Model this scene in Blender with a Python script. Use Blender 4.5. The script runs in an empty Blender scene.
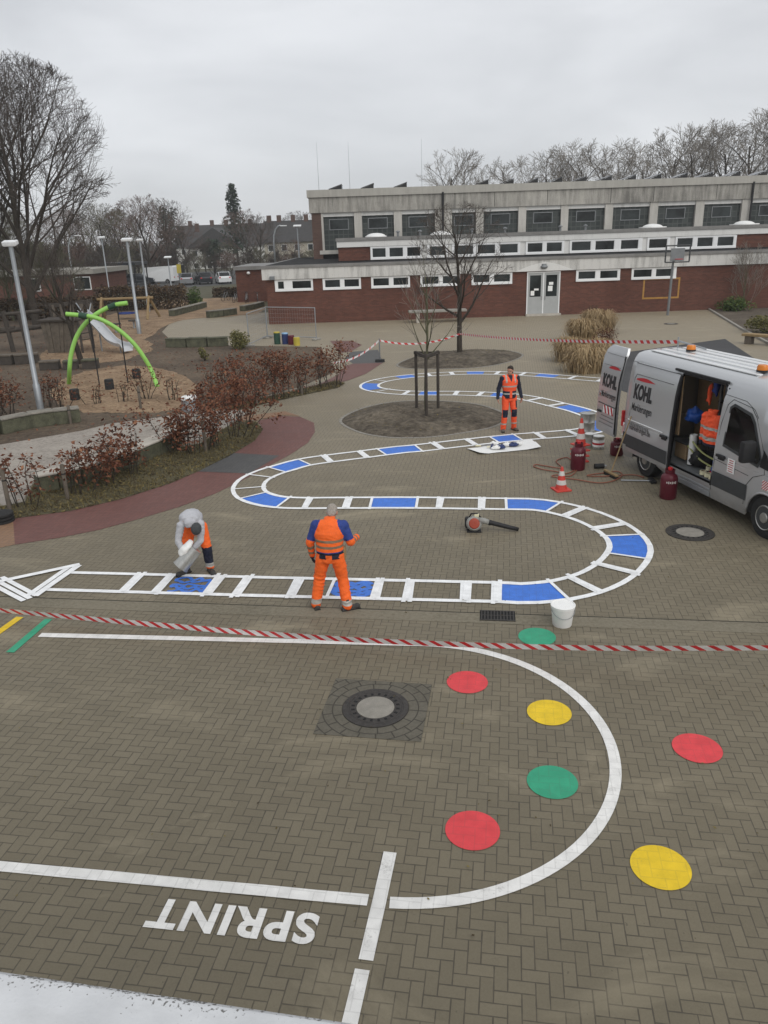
import bpy, bmesh, math, random
import numpy as np
from mathutils import Vector, Matrix, noise
R = math.radians
rnd = random.Random(7)
scene = bpy.context.scene
col = scene.collection

# ------------------------------------------------------------------ camera
F_PX, PITCH, ROLL, CAM_H = 766.0, R(19.6), R(1.9), 5.136
W, H = 768, 1024
_fwd = Vector((0, math.cos(PITCH), -math.sin(PITCH)))
_up0 = Vector((0, math.sin(PITCH), math.cos(PITCH)))
_rt0 = Vector((1, 0, 0))
RT = math.cos(ROLL) * _rt0 - math.sin(ROLL) * _up0
UP = math.sin(ROLL) * _rt0 + math.cos(ROLL) * _up0
CAM = Vector((0, 0, CAM_H))

def ray(x, y):
    return _fwd + RT * ((x - W / 2) / F_PX) - UP * ((y - H / 2) / F_PX)

def G(x, y, z=0.0):
    """measured photo position -> world point on the level z"""
    d = ray(x, y)
    t = (z - CAM_H) / d.z
    return CAM + d * t

def V(x, y, Y):
    """measured photo position -> world point on the plane at depth Y"""
    d = ray(x, y)
    return CAM + d * (Y / d.y)

cam_data = bpy.data.cameras.new('camera')
cam = bpy.data.objects.new('camera', cam_data)
col.objects.link(cam)
cam_data.sensor_fit = 'VERTICAL'
cam_data.sensor_height = 32.0
cam_data.lens = F_PX / H * 32.0
cam_data.clip_start = 0.05
cam_data.clip_end = 3000
m = Matrix((( RT.x, UP.x, -_fwd.x, 0), (RT.y, UP.y, -_fwd.y, 0), (RT.z, UP.z, -_fwd.z, CAM_H), (0, 0, 0, 1)))
cam.matrix_world = m
scene.camera = cam

# ------------------------------------------------------------------ mesh helper
def basis(d):
    d = d.normalized()
    a = Vector((0, 0, 1)) if abs(d.z) < 0.9 else Vector((1, 0, 0))
    x = d.cross(a).normalized()
    return x, d.cross(x).normalized()

class MB:
    def __init__(s):
        s.v = []; s.f = []; s.m = []
    def add(s, verts, faces, mi=0):
        o = len(s.v)
        s.v.extend([tuple(v) for v in verts])
        s.f.extend([tuple(i + o for i in f) for f in faces])
        s.m.extend([mi] * len(faces))
        return s
    def box(s, c, size, rot=None, mi=0, taper=1.0):
        hx, hy, hz = size[0] / 2, size[1] / 2, size[2] / 2
        vs = []
        for sz in (-1, 1):
            k = taper if sz > 0 else 1
            for sx, sy in ((-1, -1), (1, -1), (1, 1), (-1, 1)):
                p = Vector((sx * hx * k, sy * hy * k, sz * hz))
                if rot is not None: p = rot @ p
                vs.append(Vector(c) + p)
        return s.add(vs, [(3, 2, 1, 0), (4, 5, 6, 7), (0, 1, 5, 4), (1, 2, 6, 5), (2, 3, 7, 6), (3, 0, 4, 7)], mi)
    def bbox(s, c, size, b=0.01, rot=None, mi=0):
        """box with bevelled edges"""
        bm = bmesh.new()
        bmesh.ops.create_cube(bm, size=1)
        for v in bm.verts: v.co = Vector((v.co.x * size[0], v.co.y * size[1], v.co.z * size[2]))
        bmesh.ops.bevel(bm, geom=bm.edges[:], offset=b, segments=2, profile=0.6, affect='EDGES')
        vs = [(rot @ v.co if rot is not None else v.co) + Vector(c) for v in bm.verts]
        bm.verts.index_update()
        fs = [[v.index for v in f.verts] for f in bm.faces]
        bm.free()
        return s.add(vs, fs, mi)
    def tube(s, pts, rad, n=8, mi=0, cap=True):
        pts = [Vector(p) for p in pts]
        if not hasattr(rad, '__len__'): rad = [rad] * len(pts)
        vs = []; fs = []
        x = None
        for i, p in enumerate(pts):
            d = (pts[min(i + 1, len(pts) - 1)] - pts[max(i - 1, 0)])
            if d.length < 1e-9: d = Vector((0, 0, 1))
            d.normalize()
            if x is None: x, y = basis(d)
            else:
                x = (x - d * x.dot(d))
                if x.length < 1e-6: x, _ = basis(d)
                x.normalize(); y = d.cross(x)
            for k in range(n):
                a = 2 * math.pi * k / n
                vs.append(p + (x * math.cos(a) + y * math.sin(a)) * rad[i])
        for i in range(len(pts) - 1):
            for k in range(n):
                k2 = (k + 1) % n
                fs.append((i * n + k, i * n + k2, (i + 1) * n + k2, (i + 1) * n + k))
        if cap:
            fs.append(tuple(range(n))[::-1]); b = (len(pts) - 1) * n
            fs.append(tuple(range(b, b + n)))
        return s.add(vs, fs, mi)
    def lathe(s, prof, c=(0, 0, 0), n=24, mi=0, rot=None, mis=None):
        """prof: list of (r, z)"""
        vs = []; c = Vector(c)
        for r, z in prof:
            for k in range(n):
                a = 2 * math.pi * k / n
                p = Vector((r * math.cos(a), r * math.sin(a), z))
                vs.append((rot @ p if rot is not None else p) + c)
        for i in range(len(prof) - 1):
            fs = []
            for k in range(n):
                k2 = (k + 1) % n
                fs.append((i * n + k, i * n + k2, (i + 1) * n + k2, (i + 1) * n + k))
            if i == 0:
                s.add(vs, [], mi); o = len(s.v) - len(vs)
            s.f.extend([tuple(q + o for q in f) for f in fs]); s.m.extend([mis[i] if mis else mi] * len(fs))
        if prof[0][0] > 1e-6: s.f.append(tuple(o + k for k in range(n))[::-1]); s.m.append(mis[0] if mis else mi)
        if prof[-1][0] > 1e-6:
            b = o + (len(prof) - 1) * n; s.f.append(tuple(b + k for k in range(n))); s.m.append(mis[-1] if mis else mi)
        return s
    def prism(s, poly, z0, z1, mi=0, xf=None):
        """poly: list of (x, y), counter-clockwise"""
        n = len(poly)
        vs = [Vector((x, y, z0)) for x, y in poly] + [Vector((x, y, z1)) for x, y in poly]
        if xf: vs = [xf(v) for v in vs]
        fs = [tuple(range(n))[::-1], tuple(range(n, 2 * n))]
        for i in range(n):
            j = (i + 1) % n
            fs.append((i, j, n + j, n + i))
        return s.add(vs, fs, mi)
    def ell(s, c, r, rot=None, n=12, mi=0):
        prof = [(math.sin(math.pi * i / n), -math.cos(math.pi * i / n)) for i in range(n + 1)]
        c = Vector(c)
        vs = []; fs = []
        k = n + 4
        for a, z in prof:
            for q in range(k):
                t = 2 * math.pi * q / k
                p = Vector((a * math.cos(t) * r[0], a * math.sin(t) * r[1], z * r[2]))
                vs.append((rot @ p if rot is not None else p) + c)
        for i in range(n):
            for q in range(k):
                q2 = (q + 1) % k
                fs.append((i * k + q, i * k + q2, (i + 1) * k + q2, (i + 1) * k + q))
        return s.add(vs, fs, mi)
    def cap(s, p, q, rp, rq, n=12, mi=0):
        """tapered capsule"""
        p = Vector(p); q = Vector(q); d = q - p
        L = d.length; d.normalize()
        pts = []; rad = []
        for i in range(5):
            a = math.pi / 2 * (1 - i / 4)
            pts.append(p - d * rp * math.sin(a)); rad.append(max(rp * math.cos(a), 1e-4))
        for i in range(5):
            a = math.pi / 2 * (i / 4)
            pts.append(q + d * rq * math.sin(a)); rad.append(max(rq * math.cos(a), 1e-4))
        return s.tube(pts, rad, n, mi)
    def loft(s, rings, n=20, mi=0, power=2.0):
        """rings: (centre, rx, ry, axis_x, axis_y)"""
        vs = []; fs = []
        for c, rx, ry, ax, ay in rings:
            for k in range(n):
                a = 2 * math.pi * k / n
                ca, sa = math.cos(a), math.sin(a)
                ca = math.copysign(abs(ca) ** (2 / power), ca); sa = math.copysign(abs(sa) ** (2 / power), sa)
                vs.append(Vector(c) + ax * (rx * ca) + ay * (ry * sa))
        for i in range(len(rings) - 1):
            for k in range(n):
                k2 = (k + 1) % n
                fs.append((i * n + k, i * n + k2, (i + 1) * n + k2, (i + 1) * n + k))
        fs.append(tuple(range(n))[::-1]); b = (len(rings) - 1) * n
        fs.append(tuple(range(b, b + n)))
        return s.add(vs, fs, mi)
    def xform(s, fn):
        s.v = [tuple(fn(Vector(v))) for v in s.v]; return s
    def mesh(s, name, mats, smooth=False):
        me = bpy.data.meshes.new(name)
        me.from_pydata(s.v, [], s.f)
        if not isinstance(mats, (list, tuple)): mats = [mats]
        for mm in mats: me.materials.append(mm)
        if any(s.m): me.polygons.foreach_set('material_index', s.m)
        if smooth is True: me.polygons.foreach_set('use_smooth', [True] * len(me.polygons))
        me.update()
        if smooth == 'auto':
            me.polygons.foreach_set('use_smooth', [True] * len(me.polygons))
            bm = bmesh.new(); bm.from_mesh(me)
            bmesh.ops.recalc_face_normals(bm, faces=bm.faces[:])
            for e in bm.edges:
                if len(e.link_faces) == 2 and e.calc_face_angle(0) > R(38): e.smooth = False
            bm.to_mesh(me); bm.free()
        return me
    def build(s, name, mats, parent=None, loc=None, rz=0, smooth=False):
        o = bpy.data.objects.new(name, s.mesh(name, mats, smooth))
        col.objects.link(o)
        if parent: o.parent = parent
        if loc is not None: o.location = loc
        o.rotation_euler.z = rz
        return o

def tag(o, label, cat, group=None):
    o['label'] = label; o['category'] = cat
    if group: o['group'] = group
    return o
def struct(o):
    o['kind'] = 'structure'; return o
def thing(name, label, cat, loc=(0, 0, 0), rz=0, group=None):
    o = bpy.data.objects.new(name, None); col.objects.link(o)
    o.empty_display_size = 0.2
    o.location = loc; o.rotation_euler = (0, 0, rz)
    return tag(o, label, cat, group)
def dup(o, loc=None, rz=None, label=None, parent=None, scale=None):
    c = o.copy(); col.objects.link(c)
    if parent: c.parent = parent
    if loc is not None: c.location = loc
    if rz is not None: c.rotation_euler.z = rz
    if scale is not None: c.scale = scale
    if label: c['label'] = label
    for ch in list(o.children): dup(ch, parent=c)
    return c
def XY(p): return (p.x, p.y)

# ------------------------------------------------------------------ materials
class N:
    """small node helper"""
    def __init__(s, name):
        s.mat = bpy.data.materials.new(name); s.mat.use_nodes = True
        s.t = s.mat.node_tree; s.n = s.t.nodes; s.l = s.t.links
        s.bsdf = s.n['Principled BSDF']
    def new(s, typ, **kw):
        nd = s.n.new(typ)
        for k, v in kw.items(): setattr(nd, k, v)
        return nd
    def put(s, sock, v):
        if hasattr(v, 'is_output'): s.l.new(v, sock)
        else: sock.default_value = v
    def math(s, op, a, b=0.0, c=0.0):
        nd = s.new('ShaderNodeMath', operation=op)
        s.put(nd.inputs[0], a); s.put(nd.inputs[1], b); s.put(nd.inputs[2], c)
        return nd.outputs[0]
    def noise(s, scale, detail=4, vec=None, rough=0.55, dist=0.0):
        nd = s.new('ShaderNodeTexNoise'); nd.inputs['Scale'].default_value = scale
        nd.inputs['Detail'].default_value = detail; nd.inputs['Roughness'].default_value = rough
        nd.inputs['Distortion'].default_value = dist
        if vec is not None: s.l.new(vec, nd.inputs['Vector'])
        return nd.outputs['Fac']
    def pos(s, kind='Object'):
        return s.new('ShaderNodeTexCoord').outputs[kind]
    def mapping(s, vec, scale=(1, 1, 1), rot=(0, 0, 0), loc=(0, 0, 0)):
        nd = s.new('ShaderNodeMapping'); s.l.new(vec, nd.inputs[0])
        nd.inputs['Scale'].default_value = scale; nd.inputs['Rotation'].default_value = rot; nd.inputs['Location'].default_value = loc
        return nd.outputs[0]
    def ramp(s, fac, stops):
        nd = s.new('ShaderNodeValToRGB'); s.l.new(fac, nd.inputs[0])
        e = nd.color_ramp.elements
        while len(e) < len(stops): e.new(0.5)
        for i, (p, c) in enumerate(stops):
            e[i].position = p; e[i].color = c if len(c) == 4 else (*c, 1)
        return nd.outputs[0]
    def mix(s, fac, a, b, mode='MIX'):
        nd = s.new('ShaderNodeMix', data_type='RGBA', blend_type=mode)
        s.put(nd.inputs[0], fac)
        for sock, v in ((nd.inputs[6], a), (nd.inputs[7], b)):
            if isinstance(v, tuple): v = v if len(v) == 4 else (*v, 1)
            s.put(sock, v)
        return nd.outputs[2]
    def base(s, c, rough=0.7, metal=0.0, spec=0.4):
        if isinstance(c, tuple): c = (*c[:3], 1)
        s.put(s.bsdf.inputs['Base Color'], c); s.put(s.bsdf.inputs['Roughness'], rough)
        s.bsdf.inputs['Metallic'].default_value = metal
        s.bsdf.inputs['Specular IOR Level'].default_value = spec
        return s
    def bump(s, h, strength=0.3, dist=0.01):
        nd = s.new('ShaderNodeBump'); nd.inputs['Strength'].default_value = strength; nd.inputs['Distance'].default_value = dist
        s.l.new(h, nd.inputs['Height']); s.l.new(nd.outputs[0], s.bsdf.inputs['Normal'])
        return s

def scl(c, k): return tuple(min(1, x * k) for x in c)
_mc = {}
def simple(name, c, rough=0.6, metal=0.0, var=0.18, scale=6.0, spec=0.4, bump=0.0):
    if name in _mc: return _mc[name]
    n = N(name)
    p = n.pos()
    f = n.noise(scale, 5, p)
    f2 = n.noise(scale * 7, 3, p)
    f = n.math('ADD', n.math('MULTIPLY', f, 0.65), n.math('MULTIPLY', f2, 0.35))
    cc = n.ramp(f, [(0.3, scl(c, 1 - var)), (0.7, scl(c, 1 + var))])
    n.base(cc, rough, metal, spec)
    if bump: n.bump(f2, bump, 0.01)
    _mc[name] = n.mat
    return n.mat

def joint_dist(n, p, unit=0.1, rot=R(9.5)):
    mp = n.mapping(p, scale=(1 / unit,) * 3, rot=(0, 0, rot))
    sx = n.new('ShaderNodeSeparateXYZ'); n.l.new(mp, sx.inputs[0])
    x, y = sx.outputs[0], sx.outputs[1]
    i = n.math('FLOOR', x); j = n.math('FLOOR', y)
    fx = n.math('SUBTRACT', x, i); fy = n.math('SUBTRACT', y, j)
    s = n.math('FLOOR', n.math('FLOORED_MODULO', n.math('ADD', n.math('SUBTRACT', i, j), 0.25), 4.0))
    e = [n.math('COMPARE', s, float(k), 0.1) for k in range(4)]
    d = n.math('MINIMUM', n.math('ADD', fx, e[1]), n.math('ADD', n.math('SUBTRACT', 1.0, fx), e[0]))
    d2 = n.math('MINIMUM', n.math('ADD', fy, e[2]), n.math('ADD', n.math('SUBTRACT', 1.0, fy), e[3]))
    cx = n.new('ShaderNodeCombineXYZ')
    n.l.new(n.math('SUBTRACT', i, e[1]), cx.inputs[0]); n.l.new(n.math('SUBTRACT', j, e[2]), cx.inputs[1])
    return n.math('MINIMUM', d, d2), cx.outputs[0]

def herringbone(name, c_lo, c_hi, joint, unit=0.1, rot=R(9.5), rough=0.62, smear=True, dry=None):
    n = N(name)
    p = n.pos()
    d, cell = joint_dist(n, p, unit, rot)
    wn = n.new('ShaderNodeTexWhiteNoise', noise_dimensions='2D'); n.l.new(cell, wn.inputs['Vector'])
    big = n.noise(0.35, 5, p, 0.6)
    mid = n.noise(2.2, 4, p, 0.65)
    fine = n.noise(60, 3, p, 0.7)
    v = n.math('ADD', n.math('MULTIPLY', wn.outputs['Value'], 0.17), n.math('MULTIPLY', big, 0.42))
    v = n.math('ADD', v, n.math('MULTIPLY', mid, 0.3))
    v = n.math('ADD', v, n.math('MULTIPLY', n.math('SUBTRACT', fine, 0.5), 0.45))
    cc = n.ramp(v, [(0.2, c_lo), (0.9, c_hi)])
    if dry:   # far paving paler and tanner: drier surface, plus grazing sheen and haze painted in
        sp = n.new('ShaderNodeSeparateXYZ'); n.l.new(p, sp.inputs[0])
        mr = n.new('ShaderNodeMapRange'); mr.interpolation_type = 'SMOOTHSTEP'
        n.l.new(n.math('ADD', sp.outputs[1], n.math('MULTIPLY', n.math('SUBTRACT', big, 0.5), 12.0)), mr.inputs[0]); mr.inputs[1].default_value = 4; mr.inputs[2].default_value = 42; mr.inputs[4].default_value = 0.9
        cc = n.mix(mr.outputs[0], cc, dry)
    # wobbling joints
    jw = n.math('ADD', 0.016, n.math('MULTIPLY', n.math('SUBTRACT', n.noise(9, 3, p), 0.4), 0.09))
    jm = n.new('ShaderNodeMapRange'); jm.interpolation_type = 'SMOOTHSTEP'
    n.l.new(d, jm.inputs[0]); n.l.new(jw, jm.inputs[1]); n.l.new(n.math('ADD', jw, 0.045), jm.inputs[2])
    jc = n.mix(n.math('MULTIPLY', n.math('SUBTRACT', mid, 0.35), 1.1), joint, scl(joint, 1.9))
    cc = n.mix(jm.outputs[0], jc, cc)
    if smear:
        sm = n.noise(0.9, 6, n.mapping(p, scale=(0.55, 1.1, 1), rot=(0, 0, 0.4)), 0.62, 0.6)
        sm = n.ramp(sm, [(0.56, (0, 0, 0)), (0.74, (0.5, 0.5, 0.5))])
        cc = n.mix(sm, cc, scl(c_hi, 1.75))
        st = n.noise(3.3, 5, p, 0.7)
        st = n.ramp(st, [(0.66, (0, 0, 0)), (0.78, (0.5, 0.5, 0.5))])
        cc = n.mix(st, cc, scl(c_lo, 0.45))
        sp = n.noise(22, 2, p, 0.5)
        cc = n.mix(n.ramp(sp, [(0.73, (0, 0, 0)), (0.77, (0.45, 0.45, 0.45))]), cc, scl(c_lo, 0.35))
    rr = n.math('ADD', rough, n.math('MULTIPLY', n.math('SUBTRACT', mid, 0.5), 0.25))
    n.base(cc, rr, 0, 0.4)
    hgt = n.math('ADD', jm.outputs[0], n.math('MULTIPLY', fine, 0.25))
    n.bump(hgt, 0.35, 0.006)
    return n.mat

def speckled(name, cs, scale=25, rough=0.95, big=0.5, bump=0.6, bdist=0.03):
    n = N(name); p = n.pos()
    a = n.noise(scale, 4, p, 0.75); b = n.noise(big, 4, p, 0.6)
    v = n.math('ADD', n.math('MULTIPLY', a, 0.6), n.math('MULTIPLY', b, 0.4))
    k = len(cs)
    cc = n.ramp(v, [(0.32 + 0.36 * i / (k - 1), c) for i, c in enumerate(cs)])
    n.base(cc, rough, 0, 0.2); n.bump(a, bump, bdist)
    return n.mat

def paint(name, c, wear=0.35, under=(0.12, 0.11, 0.095), rough=0.55, joints=0.5):
    n = N(name); p = n.new('ShaderNodeNewGeometry').outputs['Position']
    a = n.noise(38, 4, p, 0.7); b = n.noise(3.0, 4, p, 0.6)
    v = n.math('ADD', n.math('MULTIPLY', a, 0.6), n.math('MULTIPLY', b, 0.4))
    cc = n.ramp(n.noise(7, 4, p), [(0.3, scl(c, 0.84)), (0.7, scl(c, 1.05))])
    f = n.ramp(v, [(0.56, (0, 0, 0)), (0.70, (wear,) * 3)])
    cc = n.mix(f, cc, under)
    gr = n.ramp(n.noise(1.3, 5, p, 0.65), [(0.45, (0, 0, 0)), (0.75, (wear * 0.6,) * 3)])
    cc = n.mix(gr, cc, scl(c, 0.62))
    d, cell = joint_dist(n, p)
    wn = n.new('ShaderNodeTexWhiteNoise', noise_dimensions='2D'); n.l.new(cell, wn.inputs['Vector'])
    cc = n.mix(n.math('MULTIPLY', wn.outputs['Value'], 0.16), cc, scl(c, 0.6))
    jm = n.ramp(n.math('ADD', d, n.math('MULTIPLY', n.math('SUBTRACT', n.noise(9, 3, p), 0.5), 0.08)), [(0.02, (joints,) * 3), (0.075, (0, 0, 0))])
    cc = n.mix(jm, cc, scl(under, 0.7))
    n.base(cc, rough, 0, 0.35)
    n.bump(n.math('SUBTRACT', n.math('MULTIPLY', a, 0.25), jm), 0.3, 0.004)
    return n.mat

def brick(name, c1, c2, mortar):
    n = N(name); p = n.pos()
    sx = n.new('ShaderNodeSeparateXYZ'); n.l.new(p, sx.inputs[0])
    cx = n.new('ShaderNodeCombineXYZ'); n.l.new(n.math('ADD', sx.outputs[0], sx.outputs[1]), cx.inputs[0]); n.l.new(sx.outputs[2], cx.inputs[1])
    b = n.new('ShaderNodeTexBrick'); n.l.new(cx.outputs[0], b.inputs['Vector'])
    b.inputs['Scale'].default_value = 1.0; b.inputs['Brick Width'].default_value = 0.25; b.inputs['Row Height'].default_value = 0.08
    b.inputs['Mortar Size'].default_value = 0.006; b.inputs['Color1'].default_value = (*c1, 1); b.inputs['Color2'].default_value = (*c2, 1)
    b.inputs['Mortar'].default_value = (*mortar, 1); b.inputs['Bias'].default_value = 0.0
    st = n.noise(0.6, 5, n.mapping(p, scale=(1, 1, 0.5)))
    row = n.noise(1.0, 2, n.mapping(p, scale=(0.15, 0.15, 9)))
    v = n.math('ADD', n.math('MULTIPLY', st, 0.6), n.math('MULTIPLY', row, 0.4))
    cc = n.mix(1.0, b.outputs['Color'], n.ramp(v, [(0.3, (0.72, 0.7, 0.7)), (0.7, (1.2, 1.2, 1.2))]), 'MULTIPLY')
    n.base(cc, 0.85, 0, 0.25); n.bump(b.outputs['Fac'], -0.3, 0.005)
    return n.mat

def streaked(name, c, dirt, amt=0.75, rough=0.85, vs=(1.8, 1.8, 0.22), lo=0.42, hi=0.68):
    """concrete with vertical rain streaks"""
    n = N(name); p = n.pos()
    a = n.noise(1.6, 6, n.mapping(p, scale=vs), 0.7)
    b = n.noise(0.25, 4, p, 0.6); f = n.noise(14, 4, p, 0.7)
    v = n.math('ADD', n.math('MULTIPLY', a, 0.6), n.math('MULTIPLY', b, 0.4))
    v = n.math('ADD', v, n.math('MULTIPLY', n.math('SUBTRACT', f, 0.5), 0.2))
    k = n.ramp(v, [(lo, (0, 0, 0)), (hi, (amt,) * 3)])
    n.base(n.mix(k, c, dirt), rough, 0, 0.25); n.bump(f, 0.2, 0.01)
    return n.mat

def glass_dark(name, c=(0.02, 0.024, 0.024), rough=0.08):
    n = N(name); p = n.pos()
    f = n.noise(0.7, 3, p)
    n.base(n.ramp(f, [(0.35, scl(c, 0.4)), (0.65, scl(c, 1.8))]), rough, 0, 0.28)
    return n.mat

def bark(name, c):
    n = N(name); p = n.pos()
    a = n.noise(9, 5, n.mapping(p, scale=(3, 3, 0.5)), 0.7)
    n.base(n.ramp(a, [(0.3, scl(c, 0.55)), (0.7, scl(c, 1.4))]), 0.95, 0, 0.15); n.bump(a, 0.6, 0.02)
    return n.mat

def leafy(name, stops, rough=0.8):
    n = N(name)
    g = n.new('ShaderNodeNewGeometry')
    n.base(n.ramp(g.outputs['Random Per Island'], stops), rough, 0, 0.25)
    n.bsdf.inputs['Subsurface Weight'].default_value = 0.0
    return n.mat

M = {}
M['pavers'] = herringbone('pavers', (0.122, 0.104, 0.069), (0.212, 0.183, 0.126), (0.066, 0.056, 0.039), dry=(0.285, 0.240, 0.168))  # dry also carries the painted grazing sheen of the far paving
M['white_line'] = paint('white_line', (0.80, 0.79, 0.76), 0.5, joints=0.16)
M['fresh_white'] = paint('fresh_white', (0.88, 0.89, 0.89), 0.10, joints=0.10)
M['blue_paint'] = paint('blue_paint', (0.05, 0.185, 0.66), 0.15, joints=0.18)
M['red_paint'] = paint('red_paint', (0.70, 0.060, 0.070), 0.25, joints=0.14)
M['yellow_paint'] = paint('yellow_paint', (0.78, 0.54, 0.02), 0.4, joints=0.14)
M['green_paint'] = paint('green_paint', (0.035, 0.34, 0.19), 0.25, joints=0.14)
M['red_path'] = herringbone('red_path', (0.115, 0.048, 0.040), (0.21, 0.092, 0.076), (0.07, 0.04, 0.034), smear=False)
M['grey_patch'] = herringbone('grey_patch', (0.058, 0.058, 0.058), (0.11, 0.109, 0.105), (0.04, 0.039, 0.037), smear=False)
M['tan_paving'] = herringbone('tan_paving', (0.165, 0.145, 0.112), (0.30, 0.27, 0.215), (0.11, 0.098, 0.078))
M['orange_paving'] = herringbone('orange_paving', (0.19, 0.11, 0.06), (0.30, 0.18, 0.11), (0.12, 0.08, 0.06), smear=False)
M['cobble'] = speckled('cobble', [(0.16, 0.14, 0.12), (0.30, 0.27, 0.235), (0.38, 0.345, 0.30)], 9, 0.85, 1.1)
M['soil'] = speckled('soil', [(0.045, 0.037, 0.028), (0.115, 0.095, 0.074), (0.19, 0.16, 0.125)], 9, 0.95, 0.6, 0.9, 0.06)
M['pit_soil'] = speckled('pit_soil', [(0.03, 0.025, 0.019), (0.075, 0.062, 0.047), (0.14, 0.118, 0.09), (0.24, 0.205, 0.155)], 5, 0.95, 0.55, 1.0, 0.08)
M['mulch'] = speckled('mulch', [(0.045, 0.034, 0.025), (0.105, 0.080, 0.058), (0.19, 0.145, 0.10)], 6, 0.95, 0.35, 0.9, 0.06)
M['chips'] = speckled('chips', [(0.10, 0.068, 0.042), (0.25, 0.17, 0.105), (0.42, 0.31, 0.20)], 7, 0.95, 0.9, 0.8, 0.05)
M['weeds'] = speckled('weeds', [(0.05, 0.042, 0.026), (0.10, 0.088, 0.05), (0.16, 0.14, 0.085)], 10, 0.95, 0.9, 1.0, 0.06)
M['land'] = speckled('land', [(0.05, 0.05, 0.03), (0.09, 0.085, 0.055), (0.13, 0.12, 0.085)], 0.8, 0.95, 0.03, 0.3)
M['asphalt'] = speckled('asphalt', [(0.05, 0.05, 0.05), (0.085, 0.085, 0.083), (0.12, 0.12, 0.115)], 40, 0.8, 0.4, 0.3)
M['rubber'] = speckled('rubber', [(0.045, 0.045, 0.047), (0.062, 0.062, 0.064), (0.085, 0.085, 0.086)], 30, 0.85, 0.5, 0.3)
M['iron'] = simple('iron', (0.05, 0.046, 0.042), 0.6, 0.3, 0.4, 25, bump=0.4)
M['concrete'] = simple('concrete', (0.28, 0.265, 0.235), 0.85, 0, 0.22, 5, bump=0.3)
M['concrete_disc'] = simple('concrete_disc', (0.24, 0.225, 0.195), 0.85, 0, 0.22, 9, bump=0.3)
M['stone'] = simple('stone', (0.20, 0.185, 0.155), 0.9, 0, 0.45, 3, bump=0.6)
M['stone_top'] = simple('stone_top', (0.42, 0.39, 0.34), 0.9, 0, 0.25, 4, bump=0.4)
M['mossy'] = simple('mossy', (0.085, 0.085, 0.055), 0.95, 0, 0.6, 4, bump=0.7)
M['brick'] = brick('brick', (0.140, 0.056, 0.038), (0.098, 0.040, 0.029), (0.11, 0.075, 0.06))
M['brown_brick'] = brick('brown_brick', (0.12, 0.075, 0.06), (0.10, 0.062, 0.05), (0.09, 0.07, 0.06))
M['fascia'] = streaked('fascia', (0.58, 0.57, 0.54), (0.13, 0.125, 0.115), 0.85, lo=0.46, hi=0.70)
M['clean_fascia'] = streaked('clean_fascia', (0.66, 0.655, 0.63), (0.30, 0.29, 0.27), 0.6, lo=0.5, hi=0.75)
M['hall_concrete'] = streaked('hall_concrete', (0.44, 0.42, 0.375), (0.105, 0.10, 0.09), 0.9, lo=0.37, hi=0.65)
M['pillar_concrete'] = streaked('pillar_concrete', (0.50, 0.48, 0.44), (0.25, 0.24, 0.21), 0.6)
M['flashing'] = simple('flashing', (0.21, 0.205, 0.195), 0.6, 0.2, 0.2, 2)
M['cornice'] = streaked('cornice', (0.40, 0.385, 0.345), (0.24, 0.23, 0.205), 0.6)
M['roof_felt'] = simple('roof_felt', (0.026, 0.026, 0.026), 0.95, 0, 0.4, 1.2, spec=0.15)
M['dark_gap'] = simple('dark_gap', (0.012, 0.012, 0.012), 0.9)
M['pvc'] = simple('pvc', (0.76, 0.765, 0.76), 0.4, 0, 0.04, 3)
M['glass'] = glass_dark('glass')
def glass_block():
    n = N('glass_block'); p = n.pos()
    b = n.new('ShaderNodeTexBrick'); b.offset = 0.0
    sx = n.new('ShaderNodeSeparateXYZ'); n.l.new(p, sx.inputs[0])
    cx = n.new('ShaderNodeCombineXYZ'); n.l.new(sx.outputs[0], cx.inputs[0]); n.l.new(sx.outputs[2], cx.inputs[1])
    n.l.new(cx.outputs[0], b.inputs['Vector']); b.inputs['Scale'].default_value = 1
    b.inputs['Brick Width'].default_value = 0.4; b.inputs['Row Height'].default_value = 0.4; b.inputs['Mortar Size'].default_value = 0.035
    b.inputs['Color1'].default_value = (0.035, 0.043, 0.041, 1); b.inputs['Color2'].default_value = (0.075, 0.085, 0.08, 1)
    b.inputs['Mortar'].default_value = (0.10, 0.105, 0.10, 1)
    n.base(n.mix(n.math('MULTIPLY', n.noise(0.5, 4, p), 0.5), b.outputs['Color'], (0.02, 0.025, 0.024)), 0.3, 0, 0.25); return n.mat
M['glass_block'] = glass_block()
M['door_paint'] = simple('door_paint', (0.36, 0.37, 0.365), 0.5, 0, 0.08, 3)
M['paper'] = simple('paper', (0.80, 0.80, 0.78), 0.8, 0, 0.05, 20)
M['black'] = simple('black', (0.014, 0.014, 0.015), 0.6, 0, 0.3, 10)
M['rubber_black'] = simple('rubber_black', (0.02, 0.02, 0.02), 0.85, 0, 0.3, 14)
M['galv'] = simple('galv', (0.33, 0.35, 0.365), 0.45, 0.6, 0.15, 4)
M['grey_metal'] = simple('grey_metal', (0.20, 0.21, 0.215), 0.5, 0.4, 0.15, 4)
M['chrome'] = simple('chrome', (0.55, 0.55, 0.55), 0.25, 0.9, 0.1, 10)
M['steel_can'] = simple('steel_can', (0.42, 0.42, 0.40), 0.35, 0.7, 0.2, 9)
M['lamp_face'] = simple('lamp_face', (0.72, 0.73, 0.73), 0.4)
M['wood_old'] = simple('wood_old', (0.115, 0.096, 0.075), 0.9, 0, 0.4, 5, bump=0.4)
M['wood_dark'] = simple('wood_dark', (0.055, 0.046, 0.038), 0.9, 0, 0.4, 5, bump=0.4)
M['wood_tan'] = simple('wood_tan', (0.27, 0.19, 0.095), 0.85, 0, 0.25, 5)
M['plywood'] = simple('plywood', (0.40, 0.28, 0.16), 0.8, 0, 0.2, 3)
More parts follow.
